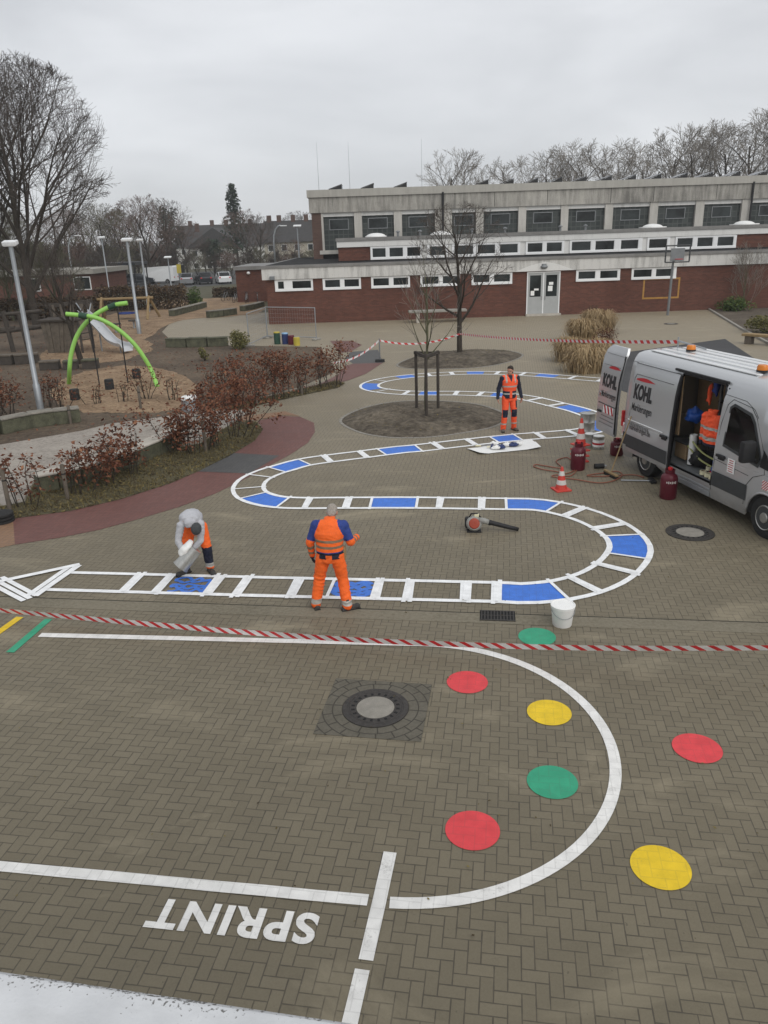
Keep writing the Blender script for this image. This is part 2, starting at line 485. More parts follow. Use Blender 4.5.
M['lime'] = simple('lime', (0.27, 0.55, 0.11), 0.45, 0, 0.12, 3)
M['dark_green'] = simple('dark_green', (0.02, 0.06, 0.035), 0.6)
M['bark_dark'] = bark('bark_dark', (0.050, 0.042, 0.034))
M['bark_green'] = bark('bark_green', (0.10, 0.098, 0.06))
M['twig'] = simple('twig', (0.075, 0.062, 0.053), 0.95, 0, 0.35, 0.6)
M['twig_pale'] = simple('twig_pale', (0.20, 0.18, 0.155), 0.95, 0, 0.3, 0.6)
M['twig_olive'] = simple('twig_olive', (0.11, 0.102, 0.065), 0.95, 0, 0.3, 0.6)
M['twig_red'] = simple('twig_red', (0.12, 0.078, 0.062), 0.95, 0, 0.3, 0.6)
M['beech'] = leafy('beech', [(0, (0.065, 0.024, 0.014)), (0.5, (0.14, 0.052, 0.029)), (0.85, (0.20, 0.085, 0.046)), (1, (0.26, 0.13, 0.07))])
M['hedge_leaf'] = leafy('hedge_leaf', [(0, (0.04, 0.027, 0.017)), (0.6, (0.085, 0.055, 0.033)), (1, (0.14, 0.095, 0.05))])
M['straw'] = leafy('straw', [(0, (0.20, 0.135, 0.065)), (0.5, (0.33, 0.235, 0.125)), (1, (0.46, 0.35, 0.21))])
M['rust_leaf'] = leafy('rust_leaf', [(0, (0.06, 0.022, 0.014)), (1, (0.14, 0.06, 0.035))])
M['green_leaf'] = leafy('green_leaf', [(0, (0.03, 0.055, 0.015)), (0.6, (0.075, 0.12, 0.03)), (1, (0.13, 0.16, 0.05))])
M['olive_leaf'] = leafy('olive_leaf', [(0, (0.06, 0.06, 0.02)), (0.6, (0.14, 0.135, 0.045)), (1, (0.22, 0.19, 0.08))])
M['conifer'] = leafy('conifer', [(0, (0.014, 0.024, 0.016)), (0.6, (0.028, 0.045, 0.028)), (1, (0.05, 0.07, 0.04))])
M['litter'] = leafy('litter', [(0, (0.05, 0.035, 0.02)), (0.5, (0.11, 0.085, 0.035)), (1, (0.2, 0.16, 0.06))])
def van_paint():
    n = N('van_paint'); p = n.pos()
    d = n.noise(2.0, 5, n.mapping(p, scale=(1, 1, 1.5)), 0.7)
    sx = n.new('ShaderNodeSeparateXYZ'); n.l.new(p, sx.inputs[0])
    low = n.new('ShaderNodeMapRange'); n.l.new(sx.outputs[2], low.inputs[0]); low.inputs[1].default_value = 1.1; low.inputs[2].default_value = 0.3
    dirt = n.math('MULTIPLY', n.math('MULTIPLY', d, low.outputs[0]), 0.9)
    n.base(n.mix(dirt, (0.50, 0.51, 0.52), (0.18, 0.165, 0.145)), n.math('ADD', 0.27, n.math('MULTIPLY', dirt, 0.4)), 0.40, 0.5)
    n.bsdf.inputs['Coat Weight'].default_value = 0.5; n.bsdf.inputs['Coat Roughness'].default_value = 0.08
    return n.mat
M['van_paint'] = van_paint()
M['roof_paint'] = simple('roof_paint', (0.72, 0.73, 0.73), 0.35, 0.2, 0.06, 2)
M['van_glass'] = glass_dark('van_glass', (0.010, 0.011, 0.012), 0.04)
M['plastic_grey'] = simple('plastic_grey', (0.045, 0.048, 0.05), 0.55, 0, 0.15, 6)
M['letter'] = simple('letter', (0.02, 0.02, 0.022), 0.5)
M['letter_grey'] = simple('letter_grey', (0.20, 0.20, 0.20), 0.5)
M['letter_red'] = simple('letter_red', (0.45, 0.018, 0.025), 0.5)
M['amber'] = simple('amber', (0.62, 0.19, 0.02), 0.25, 0, 0.12, 20)
M['hi_vis'] = simple('hi_vis', (0.86, 0.135, 0.018), 0.75, 0, 0.16, 7)
M['hi_vis_red'] = simple('hi_vis_red', (0.86, 0.10, 0.03), 0.75, 0, 0.14, 7)
M['reflective'] = simple('reflective', (0.40, 0.385, 0.35), 0.5, 0.1, 0.2, 14)
M['olive_band'] = simple('olive_band', (0.21, 0.15, 0.095), 0.6, 0.1, 0.2, 14)
M['royal'] = simple('royal', (0.022, 0.045, 0.20), 0.8, 0, 0.2, 9)
M['navy'] = simple('navy', (0.012, 0.015, 0.03), 0.85, 0, 0.25, 9)
M['grey_cloth'] = simple('grey_cloth', (0.42, 0.425, 0.45), 0.9, 0, 0.18, 8)
M['beanie'] = simple('beanie', (0.055, 0.058, 0.06), 0.95, 0, 0.25, 30)
M['skin'] = simple('skin', (0.42, 0.225, 0.16), 0.6, 0, 0.1, 14)
M['hair_grey'] = simple('hair_grey', (0.30, 0.27, 0.235), 0.9, 0, 0.35, 40)
M['hair_dark'] = simple('hair_dark', (0.03, 0.022, 0.017), 0.85, 0, 0.35, 40)
M['boot'] = simple('boot', (0.045, 0.043, 0.04), 0.75, 0, 0.3, 14)
M['boot_tan'] = simple('boot_tan', (0.12, 0.105, 0.085), 0.8, 0, 0.3, 14)
M['cone_red'] = simple('cone_red', (0.52, 0.05, 0.035), 0.55, 0, 0.15, 9)
M['cone_white'] = simple('cone_white', (0.56, 0.53, 0.50), 0.55, 0, 0.12, 9)
M['gas_red'] = simple('gas_red', (0.105, 0.012, 0.022), 0.4, 0.1, 0.2, 5)
M['bright_red'] = simple('bright_red', (0.48, 0.022, 0.025), 0.5)
M['white_plastic'] = simple('white_plastic', (0.72, 0.72, 0.70), 0.45, 0, 0.06, 6)
M['tape_red'] = simple('tape_red', (0.56, 0.028, 0.032), 0.45)
M['tape_white'] = simple('tape_white', (0.66, 0.655, 0.65), 0.45)
M['blower_orange'] = simple('blower_orange', (0.32, 0.05, 0.025), 0.5)
M['blower_grey'] = simple('blower_grey', (0.28, 0.28, 0.26), 0.5)
M['hose'] = simple('hose', (0.24, 0.085, 0.05), 0.6)
M['blue_bag'] = simple('blue_bag', (0.02, 0.085, 0.36), 0.4)
M['yellow_strap'] = simple('yellow_strap', (0.32, 0.34, 0.13), 0.7)
M['cream'] = simple('cream', (0.66, 0.62, 0.42), 0.7)
M['cardboard'] = simple('cardboard', (0.26, 0.16, 0.085), 0.85)
M['render_white'] = simple('render_white', (0.58, 0.575, 0.54), 0.85, 0, 0.12, 1)
M['render_cream'] = simple('render_cream', (0.40, 0.37, 0.30), 0.85, 0, 0.2, 1)
M['roof_tile'] = simple('roof_tile', (0.045, 0.043, 0.042), 0.8, 0, 0.3, 2)
M['car_white'] = simple('car_white', (0.70, 0.71, 0.71), 0.3, 0, 0.04, 3, 0.5)
M['car_dark'] = simple('car_dark', (0.025, 0.028, 0.033), 0.3, 0, 0.1, 3, 0.5)
M['car_silver'] = simple('car_silver', (0.36, 0.37, 0.38), 0.3, 0.5, 0.05, 3, 0.5)
M['sign_yellow'] = simple('sign_yellow', (0.45, 0.36, 0.05), 0.5)
M['solar'] = glass_dark('solar', (0.012, 0.014, 0.020), 0.2)
M['slide_steel'] = simple('slide_steel', (0.55, 0.56, 0.57), 0.3, 0.5, 0.08, 4)
def mesh_wire():
    return M['galv']
def ledge_paint():
    n = N('ledge_paint'); p = n.pos()
    f = n.noise(230, 2, p, 0.5); big = n.noise(28, 4, p, 0.7)
    b = n.noise(14, 4, p)
    cc = n.ramp(b, [(0.3, (0.52, 0.53, 0.54)), (0.7, (0.64, 0.65, 0.66))])
    # lichen specks, thick along the drip edge (object y = distance back from the edge), sparse behind it
    sx = n.new('ShaderNodeSeparateXYZ'); n.l.new(p, sx.inputs[0])
    e = n.new('ShaderNodeMapRange'); n.l.new(sx.outputs[1], e.inputs[0])
    e.inputs[1].default_value = 0.005; e.inputs[2].default_value = -0.022; e.inputs[3].default_value = 0.14; e.inputs[4].default_value = 0.0
    v = n.math('ADD', n.math('ADD', n.math('MULTIPLY', f, 0.55), n.math('MULTIPLY', big, 0.45)), e.outputs[0])
    k = n.ramp(v, [(0.65, (0, 0, 0)), (0.70, (0.85, 0.85, 0.85))])
    sm = n.ramp(n.noise(6, 5, n.mapping(p, scale=(1, 3, 1)), 0.7), [(0.5, (0, 0, 0)), (0.8, (0.35, 0.35, 0.35))])
    cc = n.mix(sm, cc, (0.40, 0.40, 0.39))
    n.base(n.mix(k, cc, (0.07, 0.065, 0.055)), 0.5, 0, 0.4); n.bump(f, 0.2, 0.002)
    return n.mat
M['ledge'] = ledge_paint()

def text_mesh(body, size, mats, bold=0.0, extrude=0.0, align='CENTER', spacing=1.0):
    cu = bpy.data.curves.new('lettering', 'FONT')
    cu.body = body; cu.size = size; cu.offset = bold; cu.extrude = extrude; cu.align_x = align; cu.align_y = 'CENTER'
    cu.space_character = spacing; cu.resolution_u = 6
    t = bpy.data.objects.new('lettering', cu); col.objects.link(t)
    bpy.context.view_layer.update()
    me = bpy.data.meshes.new_from_object(t.evaluated_get(bpy.context.evaluated_depsgraph_get()))
    bpy.data.objects.remove(t); bpy.data.curves.remove(cu)
    me.materials.clear(); me.materials.append(mats)
    return me

# ================================================================== GROUND
def sheet(name, pts, z, mat, px=True, smooth_n=0):
    P = [XY(G(*q)) if px else q for q in pts]
    if smooth_n:
        P = closed_spline(P, smooth_n * 4); cx = sum(q[0] for q in P) / len(P); cy = sum(q[1] for q in P) / len(P); Q = []
        for x, y in P:
            k = 1 + .05 * noise.noise(Vector((x * .7, y * .7, 1))) + .05 * noise.noise(Vector((x * 2.2, y * 2.2, 5))) + .05 * noise.noise(Vector((x * 6, y * 6, 9)))
            Q.append((cx + (x - cx) * k, cy + (y - cy) * k))
        P = Q
    bm = bmesh.new()
    vs = [bm.verts.new((x, y, z)) for x, y in P]
    f = bm.faces.new(vs); f.normal_update()
    if f.normal.z < 0: f.normal_flip()
    bmesh.ops.triangulate(bm, faces=[f], ngon_method='EAR_CLIP')
    me = bpy.data.meshes.new(name); bm.to_mesh(me); bm.free()
    me.materials.append(mat)
    o = bpy.data.objects.new(name, me); col.objects.link(o)
    return struct(o)

def cr(p0, p1, p2, p3, t):
    return tuple(0.5 * ((2 * b) + (c - a) * t + (2 * a - 5 * b + 4 * c - d) * t * t + (-a + 3 * b - 3 * c + d) * t ** 3) for a, b, c, d in zip(p0, p1, p2, p3))
def closed_spline(P, n):
    k = len(P); out = []
    for i in range(k):
        for j in range(n): out.append(cr(P[i - 1], P[i], P[(i + 1) % k], P[(i + 2) % k], j / n))
    return out
def open_spline(P, n):
    Q = [tuple(2 * a - b for a, b in zip(P[0], P[1]))] + list(P) + [tuple(2 * a - b for a, b in zip(P[-1], P[-2]))]
    out = []
    for i in range(1, len(Q) - 2):
        for j in range(n): out.append(cr(Q[i - 1], Q[i], Q[i + 1], Q[i + 2], j / n))
    out.append(tuple(P[-1])); return out

sheet('ground', [(-700, -60), (700, -60), (700, 1500), (-700, 1500)], 0.0, M['land'], px=False)
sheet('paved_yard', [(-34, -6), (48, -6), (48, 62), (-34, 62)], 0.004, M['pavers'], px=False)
sheet('playground_soil', [(-330, 520), (-330, 330), (0, 318), (150, 308), (175, 318), (162, 332), (176, 345), (255, 346), (318, 347), (330, 360),
       (336, 372), (300, 387), (250, 400), (225, 412), (180, 418), (100, 428), (0, 446)], 0.009, M['mulch'])
sheet('wood_chip_surface', [(52, 392), (75, 375), (120, 366), (165, 370), (196, 385), (193, 402), (165, 412), (110, 413), (70, 410)], 0.014, M['chips'], smooth_n=5)
sheet('wood_chip_surface', [(40, 356), (60, 344), (95, 338), (140, 338), (152, 350), (112, 362), (60, 364)], 0.014, M['chips'], smooth_n=5)
sheet('wood_chip_surface', [(95, 340), (100, 318), (150, 308), (160, 302), (240, 297), (262, 302), (262, 312), (236, 316), (185, 320), (162, 328), (150, 337), (120, 345)], 0.0175, M['chips'], smooth_n=4)
sheet('red_path', [(15, 545), (60, 538), (100, 530), (140, 519), (180, 507), (215, 494), (240, 482), (262, 470), (290, 455), (308, 443), (315, 432), (314, 423), (300, 417), (280, 416),
       (258, 421), (263, 430), (255, 441), (230, 456), (200, 471), (170, 484), (120, 500), (70, 511.5), (13, 519)], 0.009, M['red_path'])
sheet('grey_path_patch', [(233.8, 453.4), (279.5, 456), (249, 474), (198.5, 472)], 0.0135, M['grey_patch'])
sheet('orange_path_patch', [(-90, 534), (13, 519), (15, 545), (-90, 566)], 0.009, M['orange_paving'])
sheet('orange_path_patch', [(240, 417), (285, 411.5), (300, 416.5), (281, 415.5), (258, 420.5), (240, 421)], 0.0135, M['orange_paving'])
sheet('red_path', [(236, 404), (290, 391), (320, 384), (338, 375), (345, 366), (353, 364), (383, 363), (366, 374), (350, 380), (336, 384), (300, 389), (262, 398)], 0.0135, M['red_path'])
sheet('red_path', [(330, 341), (352, 341), (362, 345), (351, 352), (340, 353)], 0.0135, M['red_path'])
sheet('grey_path_patch', [(351, 352), (378, 350), (383, 363), (353, 364), (345, 358)], 0.0135, M['grey_patch'])
sheet('hedge_bed', [(-40, 530), (0, 521), (70, 511.5), (120, 500), (170, 484), (200, 471), (230, 456), (255, 441), (263, 430), (256, 422), (238, 420), (222, 430), (200, 444), (125, 458), (35, 482), (25, 502), (-40, 514)], 0.0135, M['weeds'])
sheet('cobbled_path', [(-140, 470), (0, 445), (82, 431), (110, 424), (200, 412), (246, 408), (246, 418), (226, 428), (200, 440), (125, 456), (35, 480), (22, 503), (-140, 536)], 0.011, M['cobble'])
sheet('hedge_bed', [(228, 408), (250, 401), (300, 390), (336, 381), (345, 383.5), (338, 388), (300, 396), (262, 404.5), (238, 411)], 0.018, M['weeds'])
sheet('rubber_court', [(618, 353.5), (725, 339), (752, 357), (800, 390), (700, 420), (606, 385)], 0.009, M['rubber'])
sheet('planting_soil', [(709, 309.8), (742, 330), (768, 344), (850, 395), (1000, 395), (1000, 296)], 0.009, M['soil'])

def kerb(pts, name, w=0.10, h=0.06, mat='concrete'):
    mb = MB()
    for a, b in zip(pts[:-1], pts[1:]):
        a = Vector((*a, 0)); b = Vector((*b, 0)); d = b - a; L = d.length
        mb.box((a + b) / 2 + Vector((0, 0, h / 2)), (L, w, h), Matrix.Rotation(math.atan2(d.y, d.x), 3, 'Z'))
    return struct(mb.build(name, M[mat]))
kerb([XY(G(*q)) for q in ((709, 309.8), (742, 330), (768, 344), (850, 395))], 'planting_kerb', 0.12, 0.10)

def pit(name, pts, h, seed, dark=0.0):
    P = closed_spline([XY(G(*q)) for q in pts], 6)
    cx = sum(p[0] for p in P) / len(P); cy = sum(p[1] for p in P) / len(P)
    k = len(P); rings = 26; mb = MB(); vs = []; fs = []
    for r in range(rings + 1):
        t = r / rings
        for x, y in P:
            X = cx + (x - cx) * t; Y = cy + (y - cy) * t
            z = 0.008 + h * (1 - t ** 4) + (1 - t ** 6) * (0.10 * noise.noise(Vector((X * 0.9, Y * 0.9, seed))) + 0.05 * noise.noise(Vector((X * 4, Y * 4, seed))))
            hx = (X - (cx - 1.1)) / 0.8; hy = (Y - (cy + 0.25)) / 0.9; z += .16 * math.exp(-(hx * hx + hy * hy)) * (1 - t ** 4) * (1 + .8 * noise.noise(Vector((X * 3.5, Y * 3.5, seed))))
            vs.append((X, Y, max(z, 0.007)))
    for r in range(rings):
        for q in range(k):
            q2 = (q + 1) % k
            fs.append((r * k + q, r * k + q2, (r + 1) * k + q2, (r + 1) * k + q))
    mb.add(vs, fs)
    o = struct(mb.build(name, M['pit_soil'], smooth=True))
    # flush edging stones round the bed
    eb = MB(); n = len(P)
    for i in range(n):
        a = Vector((*P[i], 0)); b = Vector((*P[(i + 1) % n], 0)); d = b - a
        c = (a + b) / 2; c += (c - Vector((cx, cy, 0))).normalized() * 0.05
        eb.box(c + Vector((0, 0, 0.008)), (d.length * 0.93, 0.09, 0.018), Matrix.Rotation(math.atan2(d.y, d.x), 3, 'Z'))
    struct(eb.build('bed_edging', M['concrete_disc']))
pit('tree_bed', [(342, 421), (360, 410), (390, 403), (428.8, 401), (473.8, 404.4), (499, 412), (505, 418.5), (491.7, 427), (458.8, 433.4), (425.8, 437.3), (390, 437.3), (360, 432)], 0.14, 3)
pit('tree_bed', [(399, 364), (420, 356.5), (461.8, 350.5), (500.7, 350.5), (521.7, 355), (506.7, 362.5), (473.8, 367.9), (428.8, 369), (405, 368)], 0.2, 9)

# drainage gutter: a smooth lane of long pavers with an open joint
g0, g1 = G(-80, 596), G(850, 628)
gd = (g1 - g0).normalized(); gn = Vector((-gd.y, gd.x, 0))
def strip(name, a, b, w, z, mat):
    d = (b - a).normalized(); n = Vector((-d.y, d.x, 0)) * w / 2
    return sheet(name, [XY(a - n), XY(b - n), XY(b + n), XY(a + n)], z, mat, px=False)
M['gutter'] = speckled('gutter', [(0.115, 0.102, 0.074), (0.185, 0.165, 0.122), (0.225, 0.20, 0.15)], 18, 0.8, 0.7, 0.3, 0.004)
strip('drain_gutter', g0 - gn * 0.10, g1 - gn * 0.10, 0.30, 0.0072, M['gutter'])
strip('gutter_joint', g0 + gn * 0.06, g1 + gn * 0.06, 0.014, 0.0095, M['dark_gap'])

# ================================================================== MARKINGS
ZM = 0.011
def quad_line(mb, a, b, w, z=ZM, mi=0):
    a = Vector((a[0], a[1], 0)); b = Vector((b[0], b[1], 0)); d = (b - a).normalized(); n = Vector((-d.y, d.x, 0)) * w / 2
    k = max(1, int((b - a).length / 0.4)); vs = []; fs = []
    for i in range(k + 1):
        p = a.lerp(b, i / k)
        for s in (-1, 1):
            q = p + n * s * (1 + rnd.uniform(-0.05, 0.05)); vs.append((q.x, q.y, z))
    for i in range(k): fs.append((2 * i, 2 * i + 2, 2 * i + 3, 2 * i + 1))
    mb.add(vs, fs, mi)

# --- serpentine ladder track
CL = [(-5.75, 11.595), (-5.25, 11.53), (-4.15, 11.375), (-1.85, 11.055), (0.37, 10.76), (1.73, 10.58), (2.16, 10.51), (2.8, 10.63), (3.4, 10.98), (3.9, 11.55), (4.22, 12.2), (4.24, 12.9), (4.0, 13.6), (3.6, 14.15), (3.1, 14.52), (2.48, 14.64), (0.5, 14.92), (-0.8, 15.04),
      (-2.07, 15.19), (-2.72, 15.62), (-2.99, 16.2), (-2.99, 16.85), (-2.75, 17.4), (-2.40, 17.8), (-1.88, 18.28), (-1.0, 18.63), (-0.5, 18.8), (0.46, 19.14), (0.95, 19.24), (2.34, 19.67), (3.65, 20.02), (5.17, 20.29), (5.85, 20.62), (6.25, 21.2), (6.36, 22), (6.15, 22.9),
      (5.75, 23.75), (4.65, 25.5), (3.0, 26.35), (1.22, 26.72), (0.3, 27.2), (-0.27, 27.85), (-0.38, 28.6), (-0.1, 29.3), (0.45, 29.85), (1.2, 30.25), (2.1, 30.48), (3.72, 30.55), (5.55, 29.9), (7.7, 28.4), (8.7, 27.6)]
SP = open_spline(CL, 8)
SA = [0.0]
for a, b in zip(SP[:-1], SP[1:]): SA.append(SA[-1] + math.dist(a, b))
def at_s(s):
    s = min(max(s, 0), SA[-1] - 1e-6)
    lo = 0
    import bisect
    lo = min(bisect.bisect_right(SA, s) - 1, len(SP) - 2)
    t = (s - SA[lo]) / (SA[lo + 1] - SA[lo])
    a = Vector((*SP[lo], 0)); b = Vector((*SP[lo + 1], 0))
    d0 = Vector((*SP[max(lo - 1, 0)], 0)); d1 = Vector((*SP[min(lo + 2, len(SP) - 1)], 0))
    d = (d1 - d0).normalized()
    return a.lerp(b, t), Vector((-d.y, d.x, 0))
def near_s(px, py, smin=0):
    g = G(px, py)
    best = (9e9, 0); q = Vector((g.x, g.y))
    for i in range(len(SP) - 1):
        a, b = Vector(SP[i]), Vector(SP[i + 1]); d = b - a; t = min(max((q - a).dot(d) / d.length_squared, 0), 1)
        best = min(best, ((a + d * t - q).length, SA[i] + d.length * t))
    return best[1]
track = thing('painted_track', 'white taped ladder track with blue fields winding in curves across the paving', 'floor marking', (0, 0, 0))
HW = 0.335
def rail(off, w=0.10, s0=0.0, s1=None):
    s1 = s1 or SA[-1]
    mb = MB(); vs = []; fs = []; s = s0; i = 0
    while s < s1:
        c, n = at_s(s)
        for sd in (-1, 1):
            q = c + n * (off + sd * w / 2 * (1 + rnd.uniform(-0.07, 0.07))); vs.append((q.x, q.y, ZM + 0.0045))
        s += 0.22; i += 1
    for k in range(i - 1): fs.append((2 * k, 2 * k + 1, 2 * k + 3, 2 * k + 2)[::-1])
    mb.add(vs, fs); return mb.build('rail', M['fresh_white'], track)
rail(HW, s0=0.42); rail(-HW, s0=0.35)
rungs = [(131.7, 584, 2), (162, 586, 2), (213.8, 586, 2), (242, 587, 2), (296, 587, 2), (331, 588, 1), (378, 588, 2), (409, 591, 2), (465.6, 592, 2), (496, 593, 1.6), (561, 593, 1), (590.5, 588, 1.6), (620, 570, 1.6), (630, 557, 1), (625.7, 536, 1), (608, 527, 1.6),
         (574, 512.5, 1.6), (553.4, 507.6, 1), (506, 504.5, 1), (481.7, 503.7, 1.8), (439.6, 504.5, 1.8), (416.7, 503, 1.2), (371, 503, 1), (347.7, 502, 1.8), (308, 502.5, 1.8), (283, 503, 1), (250.5, 496.5, 1), (249.5, 488.5, 1), (263.5, 477, 1.3), (277, 470.2, 1), (305.5, 463, 1),
         (326.6, 458.7, 1.8), (362, 454, 1.8), (381.7, 452.3, 1.2), (418.7, 448.7, 1), (437, 446, 1.8), (470, 442, 1.8), (493, 439.5, 1), (518, 437.5, 1), (539.6, 435.8, 1.8), (572, 433, 2),
         (563, 404, 1.6), (535.6, 399.6, 1.6), (506, 396.7, 1), (478, 396, 1.6), (455, 395.5, 1.6), (406, 393.3, 1.6), (384.7, 390.5, 1.4), (381, 381, 1.2), (428.7, 374.9, 1.6), (451.5, 373.5, 1.6), (497, 373.7, 1.8), (523.8, 373.9, 1.8), (568.4, 379.4, 1.8), (594.9, 382.5, 1.8)]
for px, py, k in rungs:
    s = near_s(px, py); c, n = at_s(s); t = Vector((n.y, -n.x, 0)); mb = MB()
    ext = HW + 0.03 + rnd.uniform(0, 0.04)
    w = 0.055 if k < 1.5 else 0.075
    offs = [0] if k < 1.5 else [-0.048, 0.048]
    for o_ in offs:
        j = rnd.uniform(-0.02, 0.02)
        quad_line(mb, c + t * o_ - n * (ext + rnd.uniform(-.03, .05)), c + t * (o_ + j) + n * (ext + rnd.uniform(-.03, .05)), w if k < 1.5 else 0.066, ZM + 0.009)
    if k >= 1.5:
        quad_line(mb, c - n * HW, c + n * HW, 0.075, ZM + 0.013)
    mb.build('rung', M['fresh_white'], track)
def blue(s0, s1, rough=0.0):
    mb = MB(); vs = []; fs = []; k = max(4, int((s1 - s0) / 0.08))
    for i in range(k + 1):
        c, n = at_s(s0 + (s1 - s0) * i / k)
        for sd in (-1, 1):
            q = c + n * sd * (HW - 0.02 - rough * rnd.uniform(0.2, 1)); vs.append((q.x, q.y, ZM - 0.001 + 0.0))
    for i in range(k): fs.append((2 * i, 2 * i + 1, 2 * i + 3, 2 * i + 2)[::-1])
    mb.add(vs, fs); return mb.build('blue_field', M['blue_paint'], track)
for a, b in [((498, 593), (560, 593)), ((630, 557), (625.7, 536)), ((553.4, 507.6), (507, 504.5)), ((415.5, 503), (371, 503)), ((283, 503), (250.5, 496)), ((277, 470.2), (305, 463)), ((382.5, 452.3), (418, 448.7)), ((493, 439.5), (517.5, 437.5)),
             ((592, 430), (599, 421)), ((593, 411), (567.5, 405.5)), ((505.5, 396.7), (490, 396)), ((437, 394.2), (419.4, 393.8)), ((378.5, 389), (371, 383.6)), ((395.7, 377), (414, 376)), ((466.8, 372.7), (484, 372.5)), ((536.6, 375.4), (554, 377.4))]:
    blue(*sorted((near_s(*a), near_s(*b))))
# two fields still being rolled: loose strokes of paint
def strokes(pa, pb, seed, fill):
    r = random.Random(seed); s0, s1 = sorted((near_s(*pa), near_s(*pb))); mb = MB()
    def P(u, v):
        c, n = at_s(s0 + (s1 - s0) * u); return c + n * v * HW
    pts = []
    rows = 5
    for k in range(rows):
        v = -0.66 + 1.3 * k / (rows - 1)
        seq = [(0.04 + 0.92 * i / 9 + r.uniform(-.02, .02), v + r.uniform(-.16, .16)) for i in range(10)]
        pts += seq if k % 2 == 0 else seq[::-1]
    pts = [XY(P(u, v)) for u, v in pts]
    sp = open_spline(pts, 4)
    vs = []; fs = []
    for i, q in enumerate(sp):
        d = Vector(sp[min(i + 1, len(sp) - 1)]) - Vector(sp[max(i - 1, 0)])
        d = d.normalized() if d.length > 0 else Vector((1, 0)); n = Vector((-d.y, d.x)) * (fill / 2) * r.uniform(0.85, 1.15)
        zz = ZM - 0.001 + 0.00001 * i
        vs += [(q[0] - n.x, q[1] - n.y, zz), (q[0] + n.x, q[1] + n.y, zz)]
    for i in range(len(sp) - 1): fs.append((2 * i, 2 * i + 2, 2 * i + 3, 2 * i + 1))
    mb.add(vs, fs)
    o = mb.build('blue_field', M['blue_paint'], track); o['label'] = 'unfinished blue field with loose paint strokes'
strokes((171, 586), (208, 586), 4, 0.062)
strokes((334, 588), (372, 588), 8, 0.088)
# arrow head at the start of the track
ah = MB()
def pq(mb, pts, z):
    P = [G(*q) for q in pts]; mb.add([(p.x, p.y, z) for p in P], [tuple(range(len(P)))[::-1]])
A_tip, A_low = G(80, 565.5), G(34, 597)
quad_line(ah, XY(G(-30, 589)), XY(G(80, 565.5)), 0.12, ZM + 0.016)
quad_line(ah, XY(G(79, 566)), XY(G(35, 597)), 0.12, ZM + 0.0095)
quad_line(ah, XY(G(71, 566.5)), XY(G(27, 597)), 0.10, ZM + 0.009)
for k, (qa, qb) in enumerate((((2, 578), (37, 596.5)), ((-6, 580), (30.5, 599.5)), ((-14, 582), (24, 602)))): quad_line(ah, XY(G(*qa)), XY(G(*qb)), 0.085, ZM + 0.01 + k * 0.0016)
ah.build('arrow_head', M['fresh_white'], track)

# --- sports lines and dots in the foreground
def line_thing(pa, pb, w, mat, label, cat='floor line'):
    mb = MB(); quad_line(mb, XY(G(*pa)), XY(G(*pb)), w); o = mb.build('painted_line', M[mat]); return tag(o, label, cat)
C0 = Vector((0.20, 6.96)); RR = 2.13
up = MB(); vs = []; fs = []
seq = []
a0 = G(40, 635.5); 
for i in range(12):
    t = i / 11; seq.append(((1 - t) * a0.x + t * 0.30, (1 - t) * a0.y + t * 9.09))
for k in range(60):
    a = R(86) - R(180) * k / 59; a = R(85) - k / 59 * R(182)
    seq.append((C0.x + RR * math.cos(a), C0.y + RR * math.sin(a)))
for i, q in enumerate(seq):
    d = (Vector(seq[min(i + 1, len(seq) - 1)]) - Vector(seq[max(i - 1, 0)])).normalized(); n = Vector((-d.y, d.x)) * 0.058
    vs += [(q[0] - n.x, q[1] - n.y, ZM), (q[0] + n.x, q[1] + n.y, ZM)]
for i in range(len(seq) - 1): fs.append((2 * i, 2 * i + 2, 2 * i + 3, 2 * i + 1))
up.add(vs, fs)
tag(up.build('painted_line', M['white_line']), 'long worn white line turning into a half circle around the dots', 'floor line')
line_thing((-70, 860.5), (368, 901), 0.115, 'white_line', 'straight worn white line above the painted word, ending at the cross line')
line_thing((390, 853), (366, 961), 0.115, 'white_line', 'short white cross line between half circle and painted word')
line_thing((362.5, 970.5), (338, 1075), 0.115, 'white_line', 'short white line running out of the bottom edge of the photo')
line_thing((-45, 664), (20, 617.5), 0.12, 'yellow_paint', 'yellow stripe painted on the paving at the left edge')
line_thing((10, 653), (49, 619.5), 0.12, 'green_paint', 'green stripe painted on the paving beside the yellow one')
sm = text_mesh('SPRINT', 0.40, M['white_line'], bold=0.013, spacing=1.10)
so = bpy.data.objects.new('painted_word', sm); col.objects.link(so)
tl, tr = G(157, 912), G(312, 928)
so.location = ((tl + tr) / 2 + Vector((0, 0, ZM)))
so.rotation_euler = (0, 0, math.pi + math.atan2(tr.y - tl.y, tr.x - tl.x))
xs = [v.co.x for v in sm.vertices]; ys = [v.co.y for v in sm.vertices]
wd = (G(320, 934) - G(150, 922)).length
so.scale = (wd / (max(xs) - min(xs)), 0.295 / (max(ys) - min(ys)), 1)
tag(so, 'white painted word SPRINT, upside down, below the white line', 'lettering')
